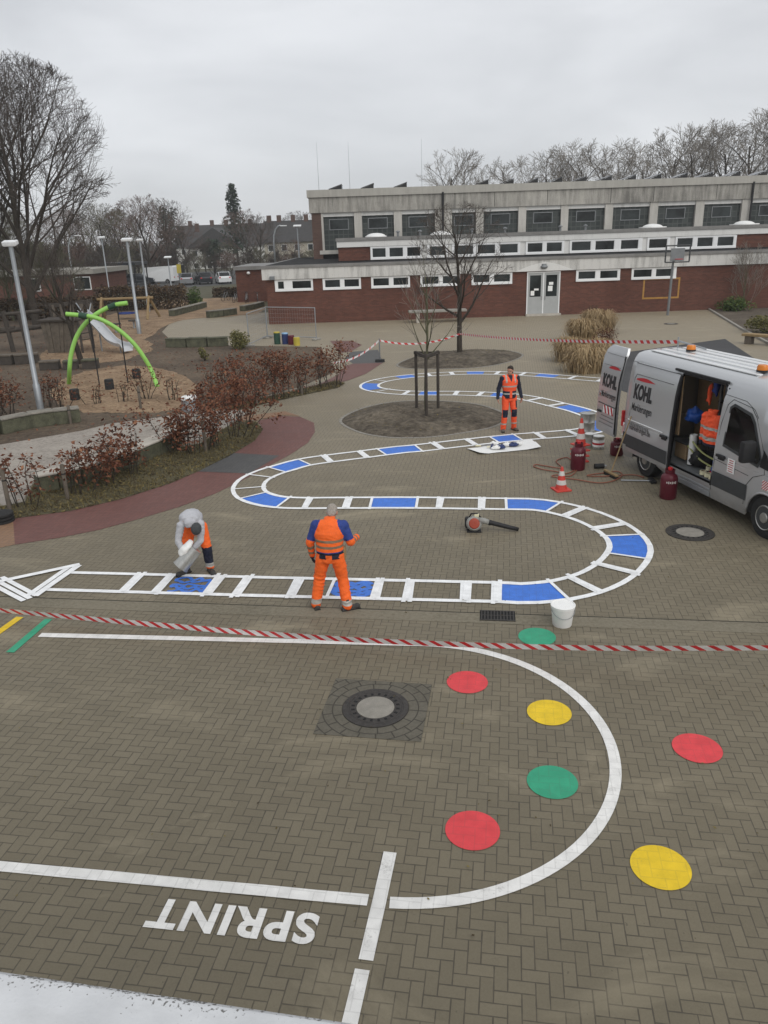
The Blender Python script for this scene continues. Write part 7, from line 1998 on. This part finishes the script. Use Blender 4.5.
dsc = ['left edge of the photo', 'far left, over the low brick building', 'over the roof of the low brick building', 'above the small playground tree', 'right of the small playground tree', 'behind the thin lamp post', 'left of the reddish tree', 'reddish crown above the carport', 'behind the second lamp pair', 'left of the gabled house',
       'in front of the gabled house', 'right of the gabled house front', 'beside the tall dark conifer', 'right of the tall conifer', 'behind the brick shed', 'in front of the cream house', 'next to the sports hall corner'][:17] + ['']
dsc = dsc[:len(belt) - 4] + dsc_more
for i, (px, Y, top) in enumerate(belt):
    kd = 2 if i == 7 else (3 if i in (0, 1, 5, 11) else (0 if i % 3 else 2)); far_tree(kd, px, Y, top, 'bare tree in the far belt, ' + dsc[i], 'bare trees in the far belt', 1.3)
belt2 = [(-5, 96, 240), (25, 104, 238), (48, 100, 246), (70, 108, 240), (95, 100, 246), (115, 116, 242), (133, 122, 244), (156, 126, 246), (178, 126, 246), (194, 132, 250), (212, 128, 252), (230, 126, 250), (244, 124, 248), (258, 128, 247), (272, 122, 250), (287, 126, 251), (300, 124, 250), (312, 120, 247)]
T, C = grow(71, 5, .09, .03, 13, 7, 6, 3, .85, .06, .75, .18, .022)
bush_m = [(T.mesh('trunk', M['bark_dark'], True), C.mesh('crown', M[tw])) for tw in ('twig', 'twig_olive', 'twig_red')]
where = ['below the left edge trees', 'left of the low brick building roof', 'in front of the low brick building', 'right part of the low brick building', 'beside the thin lamp post', 'left of the carport', 'behind the carport', 'above the camper van', 'behind the silver car', 'behind the dark car', 'below the gabled house', 'right of the white car', 'left of the curved lamp', 'behind the shed roof', 'under the cream house', 'right of the curved lamp', 'left of the hall corner', 'at the hall corner']
for i, (px, Y, top) in enumerate(belt2):
    g = V(px, 250, Y); s = V(px, top, Y).z / 5.0
    t = thing('bare_shrub', 'tall bare shrub in the far thicket, ' + where[i], 'shrub', (g.x, Y, 0), rnd.uniform(0, 6), 'tall bare shrubs of the far thicket'); t.scale = (s * 1.35, s * 1.35, s)
    for nm, me in zip(('stem', 'crown'), bush_m[(0, 1, 0, 2)[i % 4]]): o = bpy.data.objects.new(nm, me); col.objects.link(o); o.parent = t
# far woodland closing the view behind the houses
wd_ = MB(); rr = random.Random(5)
for i in range(1500):
    x = rr.uniform(-210, -20); y = rr.uniform(215, 300); h = rr.uniform(4, 8); n_ = 5
    for q in range(n_):
        z0 = rr.uniform(0, h * .6); a = rr.uniform(0, 6.28); l = h - z0
        wd_.tube([(x + rr.uniform(-1, 1), y, z0), (x + math.cos(a) * l * .35, y + math.sin(a) * l * .35, z0 + l * rr.uniform(.7, 1))], [.16, .05], 3, cap=False)
o = wd_.build('far_wood', M['twig']); o['kind'] = 'stuff'; tag(o, 'far bare wood closing the view behind the houses', 'wood')

def leaves(mb, n, r, place, size, squash=.5, mi=0):
    for _ in range(n):
        p = Vector(place(r)); d = Vector((r.gauss(0, 1), r.gauss(0, 1), r.gauss(0, .7))).normalized(); e = rand_perp(r, d); s = size * r.uniform(.6, 1.35)
        f = d.cross(e) * s * .18
        mb.add([p - d * s, p - e * s * squash + f, p + d * s, p + e * s * squash + f], [(0, 1, 2, 3)], mi)
def ball(c, rad, r, hollow=.3):
    while True:
        v = Vector((r.uniform(-1, 1), r.uniform(-1, 1), r.uniform(-1, 1)))
        if v.length <= 1 and r.random() < hollow + v.length: break
    return (c[0] + v.x * rad[0], c[1] + v.y * rad[1], c[2] + v.z * rad[2])
# conifer
g = V(237, 250, 165); h = V(235, 183, 165).z; t = thing('conifer_tree', 'tall dark conifer standing above the far houses', 'tree', (g.x, 165, 0))
MB().tube([(0, 0, 0), (0, 0, h * .96)], [.3, .05], 8).build('trunk', M['bark_dark'], t); c = MB(); r = random.Random(3)
for k in range(120):
    q = (k / 120) ** .9; z = h * (.22 + .77 * q); L = h * .21 * (1 - q) ** .75 * r.uniform(.55, 1.2) + .25; a = k * 2.4 + r.uniform(-.3, .3)
    for _ in range(26):
        u = r.random() ** .7; leaves(c, 1, r, lambda r: (math.cos(a) * L * u + r.gauss(0, .18), math.sin(a) * L * u + r.gauss(0, .18), z - u * L * .12 + r.gauss(0, .14)), .26, .45)
c.build('crown', M['conifer'], t)
for px, Y, top, w, lb in ((172, 172, 206, 3.6, 'dark ivy covered round tree left of the gabled house'), (213, 155, 237, 2.6, 'dark evergreen bush in front of the gabled house')):
    g = V(px, 250, Y); h = V(px, top, Y).z; t = thing('evergreen_tree', lb, 'tree', (g.x, Y, 0)); MB().tube([(0, 0, 0), (0, 0, h * .7)], [.3, .1], 8).build('trunk', M['bark_dark'], t); c = MB(); r = random.Random(px)
    for k in range(16):
        cc = ball((0, 0, h * .62), (w * .7, w * .7, h * .32), r); 
        leaves(c, 90, r, lambda r: ball(cc, (w * .42, w * .42, h * .14), r), .30, .5)
    c.build('crown', M['conifer'], t)

# clipped brown hedges behind the playground
def hedge(pa, pb, Y, ztop_px, depth, n, label, seed, mat='hedge_leaf'):
    a, b = V(pa, 310, Y), V(pb, 310, Y); h = V((pa + pb) / 2, ztop_px, Y).z; t = thing('brown_hedge', label, 'hedge', (a.x, Y, 0)); L = b.x - a.x; r = random.Random(seed); m_ = MB()
    def place(r):
        while True:
            x = r.uniform(0, L); z = r.uniform(0, 1) ** .8; hh = h * (1 + .13 * noise.noise(Vector((x * .7 + seed, 0, 0))) + .05 * r.gauss(0, 1))
            return (x, (r.random() ** 1.6) * depth * (1 if r.random() < .85 else -.15) + .25 * noise.noise(Vector((x * 1.1, z * 3, seed))), z * hh)
    leaves(m_, n, r, place, .12, .5); m_.build('foliage', M[mat], t)
    s = MB()
    for q in range(int(L * 5)):
        x = r.uniform(0, L); s.tube([(x, r.uniform(.1, depth), 0), (x + r.uniform(-.2, .2), r.uniform(.0, depth), h * r.uniform(.7, 1.12))], [.025, .008], 3, cap=False)
    s.build('stems', M['bark_dark'], t)
hedge(-40, 100, 62.0, 299, 1.6, 6500, 'long clipped brown hedge behind the climbing beams and play tower', 1)
hedge(96, 186, 68.5, 287, 2.0, 5200, 'tall brown hedge behind the swing', 2)
for k, (pa, pb) in enumerate(((214, 240), (241, 250))): hedge(pa, pb, 82, 288, .7, 900, ['thin brown hedge left of the brick shed, along the parking area', 'short end of the thin brown hedge beside the shed'][k], 7 + k)

# beech shrubs with last year's leaves
def beech(px, py, h, w, n, label, seed, group, stems=6, name='beech_shrub'):
    g = G(px, py); t = thing(name, label, 'shrub', (g.x, g.y, 0), 0, group); r = random.Random(seed); st = MB(); lf = MB(); cl = []
    for k in range(stems):
        x, y = r.gauss(0, w * .35), r.gauss(0, w * .25); p = Vector((x, y, 0)); d = Vector((x * .5 / max(w, .1), y * .5 / max(w, .1), 1)).normalized(); pts = [p.copy()]
        for s in range(4): d = (d + Vector((r.gauss(0, .15), r.gauss(0, .15), .12))).normalized(); p = p + d * h * .25 * r.uniform(.75, 1.1); pts.append(p.copy())
        st.tube(pts, [.014, .012, .010, .008, .005], 5, cap=False)
        for _ in range(5):
            i = r.randint(1, 3); q = pts[i].lerp(pts[i + 1], r.random()); e = q + Vector((r.gauss(0, w * .42), r.gauss(0, w * .4), r.uniform(.02, h * .16))); st.tube([q, e], [.007, .003], 3, cap=False); cl += [q.lerp(e, .6), e, e]
        cl.append(pts[-1])
    def place(r):
        c = r.choice(cl); return (c.x + r.gauss(0, .10), c.y + r.gauss(0, .10), max(.12, c.z + r.gauss(0, .095)))
    leaves(lf, int(n * 1.3), r, place, .050, .5)
    st.build('stems', M['bark_dark'], t); lf.build('foliage', M['beech'], t)
GN, GF, GT = 'brown beech shrubs along the red path', 'brown beech shrubs in the strip by the far path', 'thin beech shrubs round the playground edge'
k = 0
for px, py, h, w, n in [(24, 507, 1.15, .48, 260), (76, 494, 1.12, .48, 380), (106, 485, 1.05, .42, 330), (130, 475, 1.2, .48, 440), (176, 452, 1.0, .42, 400), (196, 453, 1.4, .50, 620), (215, 447, 1.65, .52, 760), (231, 438, 1.8, .52, 760), (242, 428, 1.45, .38, 420)]:
    beech(px, py, h, w, n, 'brown leaved beech shrub in the bed beside the red path, %s from the left' % ordn[k], 100 + k, GN); k += 1
k = 0
for px, py, h, w, n in [(252, 404.5, 1.55, .55, 520), (268, 401, 1.6, .55, 560), (284, 397.5, 1.5, .50, 520), (299, 394, 1.3, .40, 320), (322, 388.5, 1.0, .35, 200), (335, 386, 1.6, .55, 560)]:
    beech(px, py, h, w, n, 'brown beech shrub in the grassy strip along the far path, %s from the left' % ordn[k], 200 + k, GF); k += 1
k = 0
for px, py, h, w, n in [(-6, 418, 1.3, .55, 420), (10, 414, 1.1, .45, 260), (46, 408, 1.1, .40, 170), (60, 407, .9, .35, 110), (96, 404, .7, .3, 50), (122, 402, .7, .3, 40), (147, 399, 1.15, .28, 120), (172, 400, .8, .3, 40), (216, 408, 1.5, .45, 300), (234, 406, 1.6, .45, 320)]:
    beech(px, py, h, w, n, 'thin beech shrub at the playground edge, %s from the left' % ordn[k], 300 + k, GT, 7); k += 1
# wooden stakes
k = 0
for px, py, pt in ((10.5, 513, 468), (68, 500, 464), (71, 424, 405), (141, 409, 386), (206, 452, 420), (257, 405, 385), (302, 395, 377)):
    g = G(px, py); h = V(px, pt, g.y).z; t = thing('wooden_stake', 'round wooden stake among the brown shrubs, %s from the left' % ordn[k], 'stake', (g.x, g.y, 0), 0, 'wooden stakes among the shrubs'); k += 1
    MB().lathe([(.045, 0), (.045, h - .02), (.03, h)], n=12).build('shaft', M['wood_old'], t, smooth='auto'); MB().lathe([(.047, h * .72), (.047, h * .72 + .03)], n=12).build('tie', M['black'], t)
# ornamental grasses by the door
def grass(px, py, h, w, n, label, seed, mat='straw', depth=.9):
    g = G(px, py); t = thing('ornamental_grass', label, 'grass clump', (g.x, g.y + w * depth * .5, 0), 0, 'dry ornamental grasses by the school door'); r = random.Random(seed); b = MB()
    for _ in range(n):
        x, y = r.gauss(0, w * .38), r.gauss(0, w * .38 * depth); a = math.atan2(y, x) + r.gauss(0, .5); hh = h * r.uniform(.55, 1.05) * max(.45, 1 - .35 * (x * x + y * y) / (w * w)); out = hh * r.uniform(.25, .8)
        p = [Vector((x, y, 0)), Vector((x + math.cos(a) * out * .3, y + math.sin(a) * out * .3, hh * .62)), Vector((x + math.cos(a) * out * .7, y + math.sin(a) * out * .7, hh)), Vector((x + math.cos(a) * out * 1.25, y + math.sin(a) * out * 1.25, hh * r.uniform(.45, .95)))]
        lat = Vector((-math.sin(a), math.cos(a), 0)) * .014
        b.add([p[0] - lat, p[0] + lat, p[1] + lat, p[1] - lat, p[2] + lat * .8, p[2] - lat * .8, p[3]], [(0, 1, 2, 3), (3, 2, 4, 5), (5, 4, 6)])
    b.build('blades', M[mat], t)
    MB().ell((0, 0, .05), (w * .62, w * .62 * depth, h * .36), None, 12).build('dead_core', M['straw_core'], t, smooth=True)
M['straw_core'] = simple('straw_core', (0.10, 0.07, 0.038), 0.95, 0, 0.4, 8)
grass(588, 373, 1.0, .72, 2200, 'dry straw grass clump nearest the white track', 1); grass(572, 362, 1.0, .62, 1500, 'dry straw grass clump behind the nearest one on the left', 2); grass(600, 361, .9, .5, 1000, 'dry straw grass clump close to the open van door', 3)
grass(584, 341, 1.05, .75, 1500, 'dry straw grass clump near the school door step', 4); grass(600, 333, 1.2, .8, 1600, 'dry straw grass clump nearest the brick wall', 5)
def leaf_bush(px, py, h, w, n, mat, label, seed, size=.06, name='green_bush', cat='bush', dy=0):
    g = G(px, py); t = thing(name, label, cat, (g.x, g.y + dy, 0)); r = random.Random(seed); m_ = MB(); s = MB()
    cs_ = [ball((0, 0, h * .5), (w * .6, w * .6, h * .3), r) for _ in range(9)]
    leaves(m_, n, r, lambda r: ball(r.choice(cs_), (w * .45, w * .45, h * .32), r), size, .4)
    for c in cs_: s.tube([(0, 0, 0), c], [.02, .008], 4, cap=False)
    m_.build('foliage', M[mat], t); s.build('stems', M['bark_dark'], t)
leaf_bush(606, 350, 1.0, .7, 900, 'rust_leaf', 'rusty brown shrub between the straw grass clumps', 11, .05, 'rust_shrub', 'shrub'); leaf_bush(592, 327, 1.5, .7, 600, 'hedge_leaf', 'dark dead flower shrub above the straw grass by the wall', 12, .05, 'dead_shrub', 'shrub')
leaf_bush(241, 349, 1.1, .75, 1100, 'olive_leaf', 'yellow green bush at the foot of the wire fence', 13, .07); leaf_bush(205, 361, .7, .35, 220, 'olive_leaf', 'small yellow green tuft in the playground soil', 14, .06)
leaf_bush(195, 307, 1.7, 1.0, 800, 'green_leaf', 'round green bush at the far end of the wood chips', 15, .12); leaf_bush(743, 312, .9, 1.5, 1300, 'green_leaf', 'low green bush at the foot of the brick wall', 16, .09, dy=.8); leaf_bush(765, 333, .9, 1.2, 1100, 'olive_leaf', 'low green plants at the right edge of the soil bed', 17, .08); leaf_bush(790, 318, 1.3, 1.5, 800, 'green_leaf', 'green shrub cut off by the right edge', 18, .09)
g = G(738, 309.5); T, C = grow(91, 4.3, .06, .02, 12, 6, 4, 3, .55, .08, .75, .13, .010); tree_thing('bare_wall_shrub', 'bare pale shrub spreading in front of the brick wall on the right', (g.x, 51.6, 0), T, C, 'bark_green', 'twig_pale')
# ground cover and litter
def scatter(polys, n, name, label, mat, size, seed, tall=0.0, cat='ground cover'):
    r = random.Random(seed); m_ = MB()
    for poly, z in polys:
        P = [XY(G(*q)) for q in poly]; x0, x1 = min(p[0] for p in P), max(p[0] for p in P); y0, y1 = min(p[1] for p in P), max(p[1] for p in P)
        def inside(x, y):
            c = False; j = len(P) - 1
            for i in range(len(P)):
                if (P[i][1] > y) != (P[j][1] > y) and x < (P[j][0] - P[i][0]) * (y - P[i][1]) / (P[j][1] - P[i][1]) + P[i][0]: c = not c
                j = i
            return c
        k = 0; tr = 0
        while k < n and tr < n * 20:
            tr += 1; x, y = r.uniform(x0, x1), r.uniform(y0, y1)
            if not inside(x, y): continue
            k += 1; s = size * r.uniform(.6, 1.5)
            if tall and r.random() < .5:
                a = r.uniform(0, 6.28); lat = Vector((math.cos(a), math.sin(a), 0)) * .008; p = Vector((x, y, z)); q = p + Vector((r.gauss(0, .06), r.gauss(0, .06), tall * r.uniform(.4, 1.2))); m_.add([p - lat, p + lat, q], [(0, 1, 2)])
            else:
                p = Vector((x, y, z + .006 + r.random() * .02)); a = r.uniform(0, 6.28); d = Vector((math.cos(a), math.sin(a), r.uniform(-.3, .5))) * s; e = Vector((-math.sin(a), math.cos(a), r.uniform(-.3, .3))) * s * .55
                m_.add([p - d, p - e, p + d, p + e], [(0, 1, 2, 3)])
    o = m_.build(name, M[mat]); o['kind'] = 'stuff'; return tag(o, label, cat)
bed1 = [(0, 521), (70, 511.5), (120, 500), (170, 484), (200, 471), (230, 456), (255, 441), (263, 430), (256, 422), (222, 430), (200, 444), (125, 458), (35, 482), (25, 502), (0, 508)]
bed2 = [(228, 408), (250, 401), (300, 390), (336, 381), (345, 383.5), (338, 388), (300, 396), (262, 404.5), (238, 411)]
scatter([(bed1, .014)], 5200, 'weeds', 'weeds and fallen leaves in the bed by the red path', 'litter', .035, 4, .14)
scatter([(bed2, .019)], 1600, 'weeds', 'weeds and fallen leaves in the strip by the far path', 'litter', .045, 5, .12)
scatter([([(0, 322), (150, 322), (175, 345), (318, 347), (336, 372), (250, 400), (180, 418), (0, 446)], .02)], 2200, 'fallen_leaves', 'fallen brown leaves over the playground soil', 'beech', .05, 6, 0, 'leaves')
scatter([([(345, 421), (360, 411), (420, 403), (498, 412), (480, 428), (425, 436), (370, 432)], .13), ([(405, 364), (460, 352), (515, 354), (470, 366)], .18)], 420, 'fallen_leaves', 'fallen leaves and sprouts in the tree beds', 'litter', .03, 7, .05, 'leaves')
scatter([([(0, 660), (768, 660), (768, 1010), (0, 960)], .012), ([(380, 520), (640, 440), (768, 560), (700, 620), (250, 620)], .012)], 70, 'fallen_leaves', 'a few scraps of leaf and grit on the paving', 'litter', .014, 8, 0, 'leaves')

# ================================================================== LEDGE IN FRONT OF THE LENS
ZL = 4.34
p0, p1 = G(0, 972, ZL), G(345, 1023, ZL); d = (p1 - p0).normalized(); rz = math.atan2(d.y, d.x)
t = thing('parapet', 'white speckled window ledge at the bottom left edge of the photo', 'ledge', (p0.x, p0.y, 0), rz)
b = MB(); b.bbox((.6, -.2, ZL - .02), (5.0, .40, .04), .006); b.tube([(-1.9, -.006, ZL - .022), (3.1, -.006, ZL - .022)], .018, 10)
lo = b.build('ledge_plate', M['ledge'], t, smooth='auto')
MB().box((.6, -.24, (ZL - .05) / 2), (5.0, .30, ZL - .05)).build('wall_below', M['render_white'], t)

# ================================================================== AIR
hz = MB(); hz.box((0, 148, 11.5), (520, 330, 26))
hm = bpy.data.materials.new('air'); hm.use_nodes = True
for nd in list(hm.node_tree.nodes):
    if nd.type != 'OUTPUT_MATERIAL': hm.node_tree.nodes.remove(nd)
pv = hm.node_tree.nodes.new('ShaderNodeVolumePrincipled'); pv.inputs['Color'].default_value = (0.93, 0.95, 0.97, 1); pv.inputs['Density'].default_value = 0.0005; pv.inputs['Anisotropy'].default_value = 0.1
hm.node_tree.links.new(pv.outputs[0], [x for x in hm.node_tree.nodes if x.type == 'OUTPUT_MATERIAL'][0].inputs['Volume'])
ho = hz.build('haze', hm); ho['kind'] = 'stuff'; tag(ho, 'thin grey winter haze over the whole place', 'haze')

# ================================================================== LIGHT
def world():
    w = bpy.data.worlds.new('World'); scene.world = w; w.use_nodes = True
    nt = w.node_tree; bg = nt.nodes['Background']
    sky = nt.nodes.new('ShaderNodeTexSky'); sky.sky_type = 'NISHITA'; sky.sun_disc = False
    sky.sun_elevation = R(38); sky.sun_rotation = R(150)
    tc = nt.nodes.new('ShaderNodeTexCoord')
    mp = nt.nodes.new('ShaderNodeMapping'); mp.inputs['Scale'].default_value = (1.0, 1.0, 3.2); nt.links.new(tc.outputs['Generated'], mp.inputs[0])
    nz = nt.nodes.new('ShaderNodeTexNoise'); nz.inputs['Scale'].default_value = 2.2; nz.inputs['Detail'].default_value = 5; nz.inputs['Roughness'].default_value = 0.5; nz.inputs['Distortion'].default_value = 0.3
    nt.links.new(mp.outputs[0], nz.inputs['Vector'])
    rp = nt.nodes.new('ShaderNodeValToRGB'); nt.links.new(nz.outputs['Fac'], rp.inputs[0])
    e = rp.color_ramp.elements; e[0].position = 0.36; e[0].color = (0.56, 0.575, 0.60, 1); e[1].position = 0.66; e[1].color = (0.74, 0.755, 0.78, 1)
    gain = nt.nodes.new('ShaderNodeVectorMath'); gain.operation = 'SCALE'; gain.inputs['Scale'].default_value = 10.6
    nt.links.new(rp.outputs[0], gain.inputs[0])
    mx = nt.nodes.new('ShaderNodeMix'); mx.data_type = 'RGBA'; mx.inputs[0].default_value = 0.94
    nt.links.new(sky.outputs[0], mx.inputs[6]); nt.links.new(gain.outputs[0], mx.inputs[7])
    nt.links.new(mx.outputs[2], bg.inputs[0]); bg.inputs[1].default_value = 0.1
world()
sd = bpy.data.lights.new('sun', 'SUN'); sd.energy = 1.5; sd.angle = R(50); sd.color = (1, 0.975, 0.94)
so_ = bpy.data.objects.new('sun', sd); col.objects.link(so_)
so_.rotation_euler = (R(48), 0, R(150 - 180 + 60))
scene.view_settings.view_transform = 'Standard'; scene.view_settings.look = 'None'
scene.view_settings.exposure = 0.1; scene.view_settings.gamma = 1.0; scene.view_settings.use_curve_mapping = False
scene.cycles.max_bounces = 6; scene.cycles.diffuse_bounces = 3; scene.cycles.glossy_bounces = 3; scene.cycles.transparent_max_bounces = 8
scene.cycles.use_denoising = True
